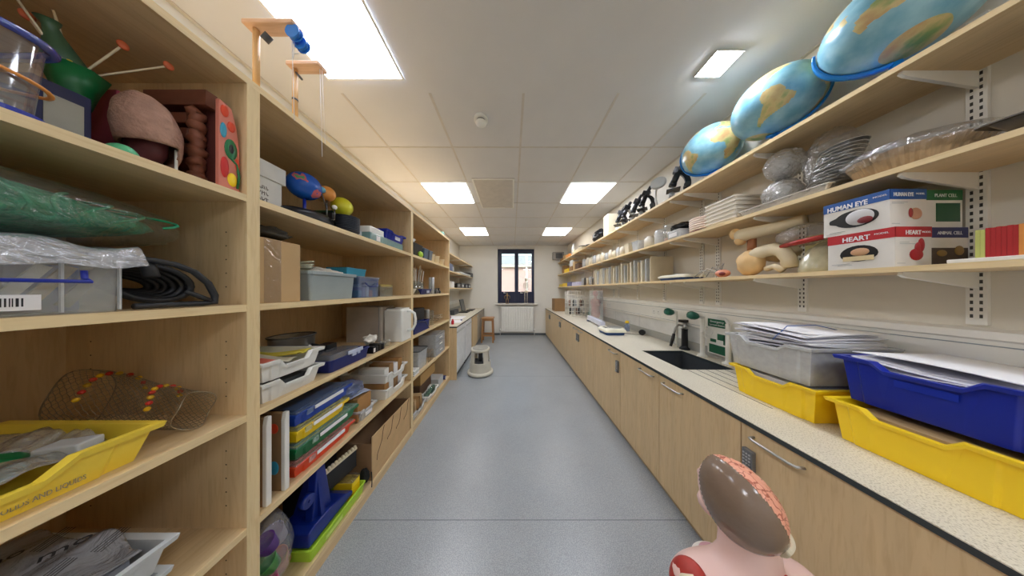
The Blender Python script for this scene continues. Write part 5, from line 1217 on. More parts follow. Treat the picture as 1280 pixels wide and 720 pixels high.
for k in range(12): g.box(XR-.0125, XR-.012, -1.0+.6*k, -.998+.6*k, WT+.079, 1.059)
o = g.build('trim_3', [TILE, GREY]); struct(o)

# ------------------------------------------------------------------ twin-slot shelving
SF = 1.42; SB = XR-.014
ZR = [1.495, 1.862, 2.236]; TB = .02
ups = [-.60, -.14, .245, .713, 1.142, 1.610, 1.75, 2.18, 2.64, 3.11, 3.26, 3.70, 4.15, 4.60, 4.75, 5.20, 5.65]
runs = [(-.75, 1.68), (1.683, 3.183), (3.186, 4.67), (4.673, 5.985)]
rn = ['nearest the camera', 'second from the camera', 'third from the camera', 'at the window wall end']
ln = ['lowest', 'middle', 'top']
for j, zz in enumerate(ZR):
    for i, (a, b) in enumerate(runs):
        g = G(); g.box(SF+.001, SB, a, b, zz-TB, zz); g.m = 1; g.box(SF, SF+.001, a, b, zz-TB, zz)
        tag(g.build('wall_shelf', [WY, EDGE]), 'maple board of the %s shelf level on the right wall, %s' % (ln[j], rn[i]), 'shelf', 'shelf boards on the right wall')
ordn = ['first', 'second', 'third', 'fourth', 'fifth', 'sixth', 'seventh', 'eighth', 'ninth', 'tenth', 'eleventh', 'twelfth', 'thirteenth', 'fourteenth', 'fifteenth', 'sixteenth', 'seventeenth']
SLOT = mat('slot_dark', (70, 68, 64), .8)
first = None
for k, y in enumerate(ups):
    lab = 'white slotted shelf upright on the right wall, ' + (['behind the camera, farthest back', 'just behind the camera', 'beside the camera'][k] if k < 3 else ordn[k-3]+' seen counting from the boxed eye model')
    if first is None:
        t = thing('shelf_upright', lab, 'shelf upright', (XR, y, 1.28), 'slotted uprights of the right shelving'); first = t; y_first = y
        g = G(); g.box(XR-.013, XR-.0005, y-.017, y+.017, 1.28, 2.42); g.m = 1
        z_ = 1.305
        while z_ < 2.40:
            for q in (-.0075, .0075): g.box(XR-.0134, XR-.0129, y+q-.0026, y+q+.0026, z_, z_+.013)
            z_ += .0255
        g.build('rail', [WHITE, SLOT], t)
        for zz in ZR:
            g = G(); g.prism([(XR-.0135, zz-TB-.0003), (SF+.018, zz-TB-.0003), (SF+.012, zz-TB-.012), (SF+.03, zz-TB-.020), (XR-.0135, zz-TB-.062)], 'y', y-.0045, y+.0045); g.build('bracket', WHITE, t)
    else:
        copy_tree(first, (0, y-y_first, 0), lab)

# ================================================================== globes
CONT = [
 [(-17,15),(-16,21),(-10,30),(-6,36),(10,37),(20,32),(32,31),(35,28),(43,12),(51,12),(42,-1),(40,-15),(33,-26),(26,-34),(18,-34),(12,-17),(13,-6),(9,4),(-8,5)],
 [(-80,-5),(-77,8),(-62,11),(-50,0),(-35,-7),(-40,-22),(-48,-28),(-58,-38),(-66,-46),(-68,-55),(-74,-50),(-73,-37),(-70,-18)],
 [(-165,65),(-155,58),(-130,55),(-124,40),(-110,23),(-95,16),(-83,9),(-88,20),(-97,26),(-81,26),(-76,36),(-65,45),(-55,52),(-65,60),(-80,63),(-82,70),(-110,70),(-140,70)],
 [(-9,37),(-9,43),(0,48),(8,54),(10,62),(25,71),(60,70),(100,77),(140,72),(180,68),(160,60),(140,52),(130,42),(122,38),(121,28),(108,20),(105,9),(98,15),(90,22),(80,8),(72,20),(60,25),(57,18),(45,13),(35,28),(36,36),(27,37),(22,37),(15,38),(5,43)],
 [(113,-25),(122,-16),(136,-12),(145,-15),(153,-27),(149,-38),(138,-35),(125,-33),(115,-35)],
 [(44,-25),(50,-16),(48,-25)], [(-50,60),(-20,70),(-30,83),(-60,80)], [(96,4),(104,-5),(115,-8),(118,3),(108,2)],
]
def inpoly(x, y, P):
    c = False; j = len(P)-1
    for i in range(len(P)):
        if (P[i][1] > y) != (P[j][1] > y) and x < (P[j][0]-P[i][0])*(y-P[i][1])/(P[j][1]-P[i][1])+P[i][0]: c = not c
        j = i
    return c
def globe_mat():
    m = bpy.data.materials.new('globe_map'); m.use_nodes = True; nt = m.node_tree; N = nt.nodes; L = nt.links; b = N['Principled BSDF']
    b.inputs['Roughness'].default_value = .28
    at = N.new('ShaderNodeAttribute'); at.attribute_name = 'land'; tc = N.new('ShaderNodeTexCoord')
    n1 = N.new('ShaderNodeTexNoise'); n1.inputs['Scale'].default_value = 26; n1.inputs['Detail'].default_value = 6; L.new(tc.outputs['Object'], n1.inputs['Vector'])
    n2 = N.new('ShaderNodeTexNoise'); n2.inputs['Scale'].default_value = 14; n2.inputs['Detail'].default_value = 5; L.new(tc.outputs['Object'], n2.inputs['Vector'])
    ma = N.new('ShaderNodeMath'); ma.operation = 'MULTIPLY_ADD'; ma.inputs[1].default_value = .9; ma.inputs[2].default_value = -.45; L.new(n1.outputs['Fac'], ma.inputs[0])
    ad = N.new('ShaderNodeMath'); L.new(at.outputs['Fac'], ad.inputs[0]); L.new(ma.outputs[0], ad.inputs[1])
    th = N.new('ShaderNodeValToRGB'); th.color_ramp.elements[0].position = .47; th.color_ramp.elements[1].position = .53; L.new(ad.outputs[0], th.inputs[0])
    oc = N.new('ShaderNodeValToRGB'); oc.color_ramp.elements[0].position = .35; oc.color_ramp.elements[0].color = lin((104, 160, 182)); oc.color_ramp.elements[1].position = .65; oc.color_ramp.elements[1].color = lin((150, 194, 204)); L.new(n2.outputs['Fac'], oc.inputs[0])
    la = N.new('ShaderNodeValToRGB'); la.color_ramp.elements[0].position = .34; la.color_ramp.elements[0].color = lin((128, 158, 96)); la.color_ramp.elements[1].position = .66; la.color_ramp.elements[1].color = lin((190, 152, 104))
    q = la.color_ramp.elements.new(.5); q.color = lin((204, 186, 128)); L.new(n2.outputs['Fac'], la.inputs[0])
    mx = N.new('ShaderNodeMix'); mx.data_type = 'RGBA'; L.new(th.outputs[0], mx.inputs[0]); L.new(oc.outputs[0], mx.inputs[6]); L.new(la.outputs[0], mx.inputs[7]); L.new(mx.outputs[2], b.inputs['Base Color'])
    return m
GM = globe_mat(); RING = mat('globe_ring_blue', (30, 130, 210), .3)
gm_me = None
def globe(c, R, rz, l, ring_dir, a0, a1):
    global gm_me
    t = thing('globe', l, 'globe', (c[0], c[1], ZR[2]+.0005), 'globes on the top right shelf')
    if gm_me is None:
        nu, nv = 144, 80
        g = G(); g.ball((0, 0, 0), R, nu, nv)
        me = bpy.data.meshes.new('globe_ball'); me.from_pydata(g.v, [], g.f); me.materials.append(GM); me.polygons.foreach_set('use_smooth', [True]*len(g.f))
        at = me.attributes.new('land', 'FLOAT', 'POINT'); vals = []
        for (x, y, z) in g.v:
            lo = math.degrees(math.atan2(y, x)); la = math.degrees(math.asin(max(-1, min(1, z/R))))
            vals.append(1.0 if (la < -68 or any(inpoly(lo, la, P) for P in CONT)) else 0.0)
        at.data.foreach_set('value', vals); me.update(); gm_me = me
    o = bpy.data.objects.new('sphere', gm_me); C.objects.link(o); o.parent = t
    o.location = Vector(c)-WL[t.name]; o.rotation_euler = (0, .35, rz); WL[o.name] = Vector(c)
    u = Vector((0, 0, 1)); s = Vector((math.cos(ring_dir), math.sin(ring_dir), 0)); n = u.cross(s)
    g = G(); lo = []
    for k in range(37):
        a = a0+(a1-a0)*k/36; r = u*math.cos(a)+s*math.sin(a)
        lo.append([Vector(c)+r*(R+.003)+n*.012, Vector(c)+r*(R+.013)+n*.012, Vector(c)+r*(R+.013)-n*.012, Vector(c)+r*(R+.003)-n*.012])
    g.loft(lo, True, True, True); g.build('meridian_ring', RING, t)
    g = G(); zb = ZR[2]+.0008; g.lathe([(.105, 0), (.10, .012), (.03, .022), (.014, .04), (.014, max(.05, c[2]-R-.006-zb))], (c[0]-.0, c[1], zb), 28, close0=True, close1=True); g.build('foot', RING, t)
    return t
GR = .172
globe((1.545, 1.50, 2.495), GR, math.radians(-121), 'globe turned to Africa, farthest of the three on the top shelf', math.radians(125), math.radians(-12), math.radians(200))
globe((1.545, 1.135, 2.50), GR, math.radians(-79), 'middle globe of three, turned to South America', math.radians(-50), math.radians(-35), math.radians(190))
globe((1.545, .775, 2.50), GR, math.radians(-302), 'nearest and largest-looking globe at the top right, mostly ocean', math.radians(125), math.radians(85), math.radians(178))

# ================================================================== microscopes on the top shelf
zt = ZR[2]+e
def microscope(x, y, rz, l, pale=False):
    t = thing('microscope', l, 'microscope', (x, y, zt), 'microscopes on the top right shelf')
    M = Matrix.Translation((x, y, zt)) @ Matrix.Rotation(rz, 4, 'Z')
    B2 = mat('microscope_black', (32, 32, 36), .3); W2 = mat('microscope_pale', (214, 214, 208), .4)
    g = G(); g.M = M; g.prism([(-.09, -.045), (.05, -.06), (.07, 0), (.05, .06), (-.09, .045), (-.10, 0)], 'z', 0, .028); bevel(g.build('base', W2 if pale else B2, t), .005)
    g = G(); g.M = M; lo = []
    for k in range(10):
        a = -1.2+2.5*k/9; cx, cz = -.01-.075*math.cos(a), .14+.11*math.sin(a)
        lo.append([(cx-.020, -.018, cz), (cx+.020, -.018, cz), (cx+.020, .018, cz), (cx-.020, .018, cz)])
    g.loft(lo); bevel(g.build('arm', W2 if pale else B2, t), .004)
    g = G(); g.M = M; g.cyl((.02, 0, .17), (-.02, 0, .27), .026, n=14); g.obox((-.02, 0, .275), (.075, .05, .05), ry=-.4); g.cyl((-.03, 0, .29), (-.065, 0, .345), .019, n=14); g.cyl((.02, 0, .17), (.026, 0, .145), .030, n=14); g.build('tube', B2, t)
    g = G(); g.M = M; g.box(-.03, .07, -.05, .05, .10, .108); g.build('stage', B2, t)
    g = G(); g.M = M; g.cyl((.022, 0, .112), (.024, 0, .146), .010, n=10); g.build('objective', STEEL, t)
    for s in (-1, 1):
        g = G(); g.M = M; g.cyl((-.075, s*.016, .12), (-.075, s*.045, .12), .022, n=16); g.build('focus_knob', DGREY, t)
    g = G(); g.M = M; g.cyl((.03, -.02, .06), (.03, .02, .07), .022, n=14); g.build('mirror', STEEL, t)
    return t
od = ['first', 'second', 'third', 'fourth', 'fifth', 'sixth']
t = thing('magnifier_lamp', 'pale magnifier lamp with a round head, second along from the globes', 'lamp', (1.54, 2.03, zt))
PL = mat('microscope_pale', (214, 214, 208), .4)
g = G(); g.lathe([(.07, 0), (.07, .012), (.02, .025)], (1.54, 2.03, zt), 24, close0=True, close1=True); g.build('base', PL, t)
g = G(); g.tube([(1.54, 2.03, zt+.02), (1.52, 2.04, zt+.12), (1.50, 2.01, zt+.20), (1.49, 1.96, zt+.26)], .011, 10); g.build('arm', PL, t)
g = G(); g.M = Matrix.Translation((1.48, 1.95, zt+.25)) @ Matrix.Rotation(1.15, 4, 'X') @ Matrix.Rotation(-.7, 4, 'Y'); g.lathe([(.05, -.012), (.065, -.01), (.065, .012), (.05, .014)], (0, 0, 0), 28, close0=True, close1=True); g.M = None; g.build('head', mat('lamp_head', (176, 176, 170), .3), t)
m0 = microscope(1.53, 1.80, 2.5, 'black microscope right beside the globes')
copies = [(2.23, 'black microscope, third along from the globes'), (2.42, 'black microscope, fourth along from the globes'), (2.60, 'microscope with pale base and arm, fifth along from the globes'), (2.78, 'black microscope closest to the cream box')]
for k, (yy, l) in enumerate(copies):
    microscope(1.53+.02*(k % 2), yy, 2.45+.25*(k % 3), l, pale=(k == 2))
g = G(); g.box(1.46, 1.66, 2.93, 3.08, zt, zt+.33); bevel(tag(g.build('box', mat('ivory_box', (236, 226, 200), .6)), 'tall ivory box at the end of the row of microscopes', 'box'), .004)
g = G(); bagball(g, (1.55, 3.42, zt+.12), (.10, .17, .12), 12, .15); tag(g.build('bag', mat('glossy_black', (20, 20, 24), .25)), 'shiny black bag on the top shelf past the ivory box', 'bag')
t = thing('ladle', 'black pan with a handle at the front of the top shelf', 'pan', (1.48, 3.8, zt))
g = G(); g.lathe([(.06, 0), (.08, .05), (.076, .05), (.056, .004), (0, .004)], (1.52, 3.78, zt), 22, close0=True); g.build('pan_body', BLACK, t); g = G(); g.tube([(1.47, 3.82, zt+.045), (1.42, 3.95, zt+.07), (1.40, 4.03, zt+.075)], .01, 8); g.build('handle', BLACK, t)
g = G(); g.box(1.45, 1.66, 4.0, 4.55, zt, zt+.075); bevel(tag(g.build('box', mat('parchment', (216, 204, 170), .7)), 'flat parchment-coloured box on the far top shelf', 'box'), .003)
g = G(); g.lathe([(.045, 0), (.045, .20), (.02, .25), (.02, .30), (.024, .305), (0, .305)], (1.52, 4.78, zt), 18, close0=True); tag(g.build('bottle', CLM), 'tall milky bottle on the far top shelf', 'bottle')
g = G(); g.lathe([(.035, 0), (.035, .10), (.018, .13), (.018, .15), (0, .15)], (1.49, 4.64, zt), 16, close0=True); tag(g.build('bottle', CREAM), 'short cream bottle in front of the tall milky one', 'bottle')
for k, (a, b, h, m, l) in enumerate(((4.95, 5.25, .10, ORANGE, 'orange-tan box on the far top shelf'), (5.30, 5.50, .14, CARD, 'cardboard box on the far top shelf'), (5.55, 5.85, .09, mat('kraft', ()), 'kraft box at the very end of the far top shelf'))):
    g = G(); g.box(1.46, 1.66, a, b, zt, zt+h); bevel(tag(g.build('box', m), l, 'box'), .003)

# ================================================================== middle right shelf
z = ZR[1]+e
t = thing('baking_tray', 'grey metal baking tray at the right edge of the middle shelf', 'baking tray', (1.56, .40, z))
g = G(); g.tub(1.425, 1.70, .20, .60, z, z+.045, t=.0015, r=.015, taper=.025, rim=.014, rimh=.004); g.build('tray_body', mat('tray_steel', (96, 92, 88), .35, metal=.7), t)
t = thing('foil_dish_stack', 'stack of fluted brown paper dishes in clear film on the middle shelf', 'dishes', (1.55, .74, z))
for k in range(1):
    g = G(); n = 90; lo = []
    for (r, zz) in ((.098, 0), (.128, .075)):
        lo.append([(1.555+ (r+.0028*(j % 2))*math.cos(2*PI*j/n), .75+(r+.0028*(j % 2))*1.0*math.sin(2*PI*j/n), z+zz) for j in range(n)])
    g.loft(lo, True, False); lo2 = [[(p[0]*.985+1.555*.015, p[1]*.985+.75*.015, p[2]) for p in lo[1]], [(p[0]*.98+1.555*.02, p[1]*.98+.75*.02, p[2]+.003) for p in lo[0]]]; g.loft(lo2, False, True); g.build('paper_dish', mat('tan_paper', (178, 152, 116), .7, var=.25, scale=40, stretch=(1, 1, .1)), t)
g = G(); g.ball((1.555, .75, z+.075), (.135, .145, .055), 40, 20, lambda d: 1+.10*abs(nz3(d, 5, 3))); g.build('film', FILM, t)
# foil plates in a bag, foil tray
FOIL = mat('aluminium_foil', (226, 224, 218), .35, metal=.6, bump=.5, bscale=60)
t = thing('foil_plates', 'leaning stack of foil plates inside a clear bag', 'foil plates', (1.56, .98, z))
for k in range(13):
    g = G(); g.M = Matrix.Translation((1.56, .955-.004*k, z+.025+k*.015)) @ Matrix.Rotation(-.12, 4, 'X')
    g.lathe([(.04, 0), (.045, .006), (.062, .012), (.064, .013), (.04, .002), (0, .002)], (0, 0, 0), 28, close0=True); g.M = None; g.build('plate', FOIL, t)
g = G(); g.ball((1.56, .935, z+.165), (.085, .085, .160), 40, 26, lambda d: 1+.10*abs(nz3(d, 4, 9))+.06*nz3(d, 9, 1)-.03); g.build('bag', FILM, t)
t = thing('foil_tray', 'long shallow foil tray at the front of the middle shelf', 'foil tray', (1.5, 1.0, z))
g = G(); g.tub(1.425, 1.47, .87, 1.22, z, z+.034, t=.001, r=.012, taper=.010, rim=.006, rimh=.003); g.build('tray_body', FOIL, t)
g = G(); sheet(g, lambda u, v: (1.428+.04*u, .88+.33*v, z+.022+.012*abs(math.sin(17*v+3*u))), 10, 40); g.build('film', FILM, t)
for k, l in enumerate(('lower bundle of clear-wrapped cups on the middle shelf', 'upper bundle of clear-wrapped cups, stacked on the lower one')):
    t = thing('cup_bundle', l, 'cups', (1.54, 1.10, z+.17*k), 'wrapped cup bundles')
    for i in range(5):
        g = G(); g.lathe([(.028, 0), (.036, .05), (.034, .05), (.026, .003), (0, .003)], (1.54+.006*(i % 2), 1.10+.005*(i % 2), z+.014+.166*k+.018*i), 14, close0=True); g.build('cup', CLM, t)
    g = G(); g.ball((1.54, 1.10-.01*k, z+.088+.164*k), (.075, .068, .080), 70, 44, lambda d: 1+.14*abs(nz3(d, 6, 9+k))+.09*nz3(d, 15, 1+k)); g.build('wrapping', clear('cup_film', (250, 248, 244), .34, .9, .10, 1.0, 30), t)
# white trays stack
for k in range(6):
    g = G(); g.tub(1.435, 1.68, 1.235+.004*(k % 2), 1.445, z+k*.027, z+.026+k*.027, t=.002, r=.012, taper=.003, rim=.008, rimh=.010)
    tag(g.build('foam_tray', mat('ivory_plastic', (236, 228, 212), .5)), 'ivory lidded tray, %s in the stack beside the wrapped cups' % ['lowest', 'second', 'third', 'fourth', 'fifth', 'top'][k], 'tray', 'ivory tray stack')
t = thing('plate_stack', 'stack of pinkish cream plates with a dark red underside', 'plates', (1.55, 1.55, z))
for k in range(7):
    g = G(); g.lathe([(.06, 0), (.090, .004), (.095, .015), (.09, .015), (.06, .006), (0, .006)], (1.55, 1.55, z+.002+k*.017), 30, close0=True); g.build('plate', [mat('maroon_plate', (110, 56, 44), .5), mat('blush_plate', (246, 228, 214), .45)][min(k, 1)], t)
g = G(); g.ball((1.56, 1.50, z+.137), (.018, .02, .015), 12, 8); tag(g.build('ball', mat('coral_ball', (226, 130, 90), .5)), 'little coral-orange lump on the pinkish plates', 'lump')
t = thing('storage_tub', 'clear tub with white label under the black bag', 'tub', (1.55, 1.70, z))
g = G(); g.tub(1.44, 1.66, 1.66, 1.80, z, z+.075, t=.002, r=.01, taper=.004, rim=.004); g.build('body', CLM, t); g = G(); g.box(1.4425, 1.4435, 1.69, 1.775, z+.02, z+.055); g.build('sticker', PAPER, t)
g = G(); bagball(g, (1.545, 1.735, z+.115), (.09, .088, .036), 51, .22); tag(g.build('bag', mat('glossy_black', ())), 'crumpled black bag on the clear labelled tub', 'bag')
jar = [(1.85, .055, .17), (1.975, .05, .155)]
for k, (yy, r, h) in enumerate(jar):
    t = thing('jar', 'large clear jar right of the clear labelled tub' if k == 0 else 'clear jar beside the largest jar on the middle shelf', 'jar', (1.52, yy, z))
    g = G(); g.lathe([(r*.9, 0), (r, .01), (r, h-.02), (r*.8, h), (r*.78, h)], (1.52, yy, z), 26, close0=True); g.build('glass', CLM if k else CL, t)
    g = G(); g.lathe([(r*.86, .006), (r*.9, .04), (0, .042)], (1.52, yy, z), 22, close0=True); g.build('contents', CREAM if k else mat('pinkish_content', (206, 170, 150), .6), t)
far = [(2.13, .055, .135, 'b'), (2.29, .06, .12, 't'), (2.46, .05, .13, 't'), (2.62, .035, .13, 'b'), (2.72, .035, .14, 'b'), (2.83, .035, .12, 'b'), (2.94, .035, .15, 'b'), (3.06, .035, .13, 'b'), (3.2, .045, .16, 'b'), (3.36, .045, .16, 'b'), (3.52, .04, .17, 'b'), (3.68, .04, .16, 'b'), (3.85, .045, .18, 'b'), (4.03, .045, .18, 'b')]
for k, (yy, r, h, kd) in enumerate(far):
    w = ['third', 'fourth', 'fifth', 'sixth', 'seventh', 'eighth', 'ninth', 'tenth', 'eleventh', 'twelfth', 'thirteenth', 'fourteenth', 'fifteenth', 'sixteenth'][k]
    g = G()
    if kd == 't': g.tub(1.45, 1.62, yy-r, yy+r, z, z+h, r=.01, taper=.012, rim=.003)
    else: g.lathe([(r, 0), (r, h*.8), (r*.55, h*.92), (r*.55, h), (0, h)], (1.47+r, yy, z), 20, close0=True)
    tag(g.build('tub' if kd == 't' else 'bottle', [mat('frosted_cream', (226, 218, 198), .4), CLM, CREAM][k % 3]), 'pale %s on the middle right shelf, %s container after the plates going away' % ('square tub' if kd == 't' else 'bottle', w), 'tub' if kd == 't' else 'bottle', 'pale containers on the middle right shelf')
for k, (a, b, h, m, l) in enumerate(((4.2, 4.42, .13, mat('walnut_box', ()), 'dark wooden box on the far middle shelf'), (4.46, 4.6, .2, CARD, 'tan upright carton on the far middle shelf'), (4.66, 4.9, .12, CARD2, 'brown box below the tall milky bottle'), (5.0, 5.35, .10, YEL, 'yellow box on the far middle shelf'), (5.4, 5.6, .22, CARD2, 'tall brown box at the end of the far middle shelf'))):
    g = G(); g.box(1.45, 1.66, a, b, z, z+h); bevel(tag(g.build('box', m), l, 'box'), .003)
g = G(); g.rbox(1.46, 1.62, 4.66, 4.9, z+.121, z+.27, .02); tag(g.build('tub', LGREY), 'pale grey tub on the brown box of the far middle shelf', 'tub')

# ================================================================== lowest right shelf
z = ZR[0]+e
def model_box(x0, x1, y0, y1, z0, h, band, title, l, hole, extra=None):
    t = thing('model_box', l, 'box', ((x0+x1)/2, (y0+y1)/2, z0), 'boxed anatomy models')
    wm = mat('white_card_print', (232, 228, 220), .55)
    g = G(); g.box(x0, x1, y0, y1, z0, z0+h); g.build('carton', wm, t)
    bm_ = mat('band_'+band[0], band[1], .45)
    g = G(); zb0 = z0+h-.038
    g.box(x0-.0008, x0, y0-.0008, y1+.0008, zb0, z0+h+.0004); g.box(x0-.0008, x1, y0-.0008, y0, zb0, z0+h+.0004); g.box(x0, x1, y0, y1, z0+h, z0+h+.0004); g.build('colour_band', bm_, t)
    yc, xc = (y0+y1)/2, (x0+x1)/2
    return t, yc, xc, zb0
RBX0, RBY0, RBY1 = 1.421, .716, .868
BH = .148
t, yc, xc, zb0 = model_box(RBX0+.002, 1.558, RBY0, RBY1, z, BH, ('red', (190, 36, 44)), 'HEART', 'white and red boxed HEART model at the front of the lowest shelf', 1)
text('HEART', .026, (RBX0+.0005, yc+.006, zb0+.014), R_NEG_X, PAPER, t, xs=.80, bold=.0006); text('MODEL', .009, (RBX0+.0005, yc-.050, zb0+.021), R_NEG_X, PAPER, t)
text('HEART', .022, (1.488, RBY0-.0014, zb0+.016), R_NEG_Y, PAPER, t, xs=.85, bold=.0005); text('MODEL', .010, (1.537, RBY0-.0014, zb0+.018), R_NEG_Y, PAPER, t)
g = G(); g.prism([(yc+.038*math.cos(a)*1.15, z+.060+(.036*math.sin(a) if math.sin(a) > 0 else .030*math.sin(a))) for a in [2*PI*j/20 for j in range(20)]], 'x', RBX0+.0005, RBX0+.0015); w_ = g.build('window', BLACK, t)
g = G(); g.ball((RBX0+.0, yc-.004, z+.068), (.004, .022, .016), 14, 8); g.build('model_part', mat('heart_tan', (206, 160, 120), .5), w_)
g = G(); g.box(RBX0-.002, RBX0+.0005, yc-.035, yc+.035, z+.033, z+.052); g.box(RBX0-.003, RBX0-.002, yc-.018, yc-.016, z+.033, z+.052); g.build('card_tray', mat('cream_card', (226, 206, 160), .7), w_)
g = G(); g.ball((1.500, RBY0-.001, z+.045), (.026, .003, .022), 14, 8); g.ball((1.518, RBY0-.001, z+.080), (.012, .003, .026), 12, 8); g.ball((1.506, RBY0-.001, z+.07), (.012, .003, .02), 12, 8); g.build('heart_picture', mat('heart_red', (176, 40, 48), .5), t)
def lines(t, pts):
    g = G()
    for (kind, a, b, zz) in pts:
        if kind == 'x': g.box(RBX0+.0008, RBX0+.002, a, b, zz, zz+.0012)
        else: g.box(a, b, RBY0-.0006, RBY0, zz, zz+.0012)
    g.build('small_print', GREY, t)
lines(t, [('x', yc+.02, yc+.065, z+.022), ('x', yc+.015, yc+.05, z+.017), ('y', 1.44, 1.475, z+.09), ('y', 1.44, 1.50, z+.084), ('y', 1.43, 1.46, z+.012)])
t, yc, xc, zb0 = model_box(1.560, 1.700, RBY0+.003, RBY1, z, BH-.002, ('navy', (34, 42, 104)), 'ANIMAL CELL', 'navy-banded boxed ANIMAL CELL model behind the heart box', 1)
text('ANIMAL CELL', .018, (1.63, RBY0+.0015, zb0+.017), R_NEG_Y, PAPER, t, xs=.85)
g = G(); g.box(1.562, 1.698, RBY0+.0018, RBY0+.003, z+.004, z+.07); g.build('cell_picture', mat('cell_dark', (70, 54, 40), .5, var=.5, scale=30), t)
g = G(); g.ball((1.665, RBY0+.0015, z+.06), (.018, .002, .018), 14, 8); g.ball((1.60, RBY0+.0015, z+.05), (.02, .002, .012), 14, 8); g.build('cell_nucleus', mat('cell_gold', (150, 120, 60), .5), t)
zz = z+BH+.001
t, yc, xc, zb0 = model_box(RBX0+.002, 1.560, RBY0+.01, RBY1+.012, zz, BH-.004, ('blue', (38, 88, 160)), 'HUMAN EYE', 'white and blue boxed HUMAN EYE model stacked on the heart box', 1)
text('HUMAN EYE', .027, (RBX0+.0003, yc+.017, zb0+.011), R_NEG_X, PAPER, t, xs=.66, bold=.0008); text('MODEL', .009, (RBX0+.0005, yc-.058, zb0+.020), R_NEG_X, PAPER, t)
text('HUMAN EYE', .020, (1.472, RBY0+.0086, zb0+.017), R_NEG_Y, PAPER, t, xs=.68, bold=.0004); text('MODEL', .010, (1.535, RBY0+.0086, zb0+.020), R_NEG_Y, PAPER, t)
g = G(); g.prism([(yc-.004+.052*math.cos(a)*(1.25 if abs(math.sin(a)) < .25 and math.cos(a) > 0 else 1), zz+.060+.036*math.sin(a)) for a in [2*PI*j/28 for j in range(28)]], 'x', RBX0+.0005, RBX0+.0015); w_ = g.build('window', BLACK, t)
g = G(); g.ball((RBX0+.002, yc-.014, zz+.062), (.007, .034, .032), 20, 12); g.build('eyeball', mat('eye_white', (206, 204, 204), .4), w_)
g = G(); g.ball((RBX0-.003, yc-.028, zz+.047), (.004, .018, .014), 16, 8); g.build('iris', mat('eye_maroon', (120, 36, 40), .5), w_)
g = G(); g.ball((1.52, RBY0+.0095, zz+.052), (.024, .002, .022), 16, 8); g.build('eye_picture', mat('eye_peach', (214, 160, 130), .5), t)
g = G(); g.ball((1.50, RBY0+.0090, zz+.055), (.008, .002, .018), 12, 8); g.build('eye_red', mat('eye_red', (170, 60, 60), .5), t)
g = G()
for (a, b, q) in ((yc+.02, yc+.06, .014), (yc+.03, yc+.068, .009)): g.box(RBX0+.0008, RBX0+.002, a, b, zz+q, zz+q+.0012)
for (a, b, q) in ((1.43, 1.49, .095), (1.43, 1.475, .09), (1.43, 1.46, .014)): g.box(a, b, RBY0+.0094, RBY0+.01, zz+q, zz+q+.0012)
g.build('small_print', GREY, t)
t, yc, xc, zb0 = model_box(1.562, 1.700, RBY0+.012, RBY1, zz-.001, BH-.006, ('green', (34, 112, 60)), 'PLANT CELL', 'green-banded boxed PLANT CELL model on the animal cell box', 1)
text('PLANT CELL', .018, (1.635, RBY0+.0105, zb0+.017), R_NEG_Y, PAPER, t, xs=.85)
g = G(); g.box(1.60, 1.69, RBY0+.0105, RBY0+.012, zz+.022, zz+.092); bevel(g.build('window', mat('window_green', (14, 84, 48), .4), t), .0005)
# booklets
t = thing('foam_board', 'thin white board lying under the red booklets', 'board', (1.5, .55, z))
g = G(); g.box(1.430, 1.64, .35, .635, z, z+.012); bevel(g.build('panel', WPLAS, t), .002)
for k in range(11):
    m = [mat('booklet_lime', (196, 200, 110), .6)]*2 + [mat('booklet_red', (176, 34, 34), .55)]*6 + [mat('booklet_orange', (226, 146, 70), .6)]*3
    yk = .612-k*.0066
    g = G(); g.box(1.47, 1.62, yk-.0062, yk, z+.0125, z+.105-.003*(k < 2)-.001*(k % 2))
    nm = ['pale lime', 'red', 'orange'][0 if k < 2 else 1 if k < 8 else 2]
    tag(g.build('booklet', m[k]), '%s booklet, %s from the boxed models, standing on the white board' % (nm, ordn[k]), 'booklet', 'thin booklets on the lowest right shelf')
# bone models
BN = mat('bone_model', (236, 220, 184), .5, var=.06, scale=8); BNO = mat('bone_orange', (230, 192, 134), .5, var=.12, scale=10)
t = thing('pelvis_model', 'cream pelvis bone model with a wide arched opening, in clear film', 'bone model', (1.53, 1.05, z))
def arch(y0, y1, r0, r1, zc, hh):
    pts = []; rr = []
    for k in range(17):
        a = PI*k/16; pts.append((1.50+.05*math.sin(a), (y0+y1)/2+(y0-y1)/2*math.cos(a)*-1*-1, zc+hh*math.sin(a))); rr.append(r0+(r1-r0)*k/16+.008*math.sin(a*3))
    return pts, rr
p = [(1.49, 1.20, z+.105), (1.49, 1.155, z+.138), (1.49, 1.10, z+.145), (1.49, 1.06, z+.125), (1.50, 1.045, z+.08), (1.50, 1.04, z+.034)]; r = [.040, .036, .034, .031, .028, .032]
g = G(); g.tube([(x, y, zz_) for x, y, zz_ in p], r, 16); g.build('hip_arch', BN, t)
g = G(); g.ball((1.49, 1.205, z+.082), (.055, .062, .080), 24, 14, lambda d: 1+.12*nz3(d, 2.5, 6)); g.build('hip_blade', BNO, t)
g = G(); g.ball((1.57, 1.13, z+.125), (.045, .08, .045), 22, 14, lambda d: 1+.2*nz3(d, 3, 2)); g.build('sacrum', BN, t)
g = G(); g.tube([(1.48, 1.12, z+.035), (1.47, 1.08, z+.045), (1.48, 1.05, z+.02)], [.016, .014, .018], 10); g.build('pubic_branch', BN, t)
t = thing('knee_joint_model', 'cream and orange joint bone model lying above the pelvis model', 'bone model', (1.56, 1.13, z+.15))
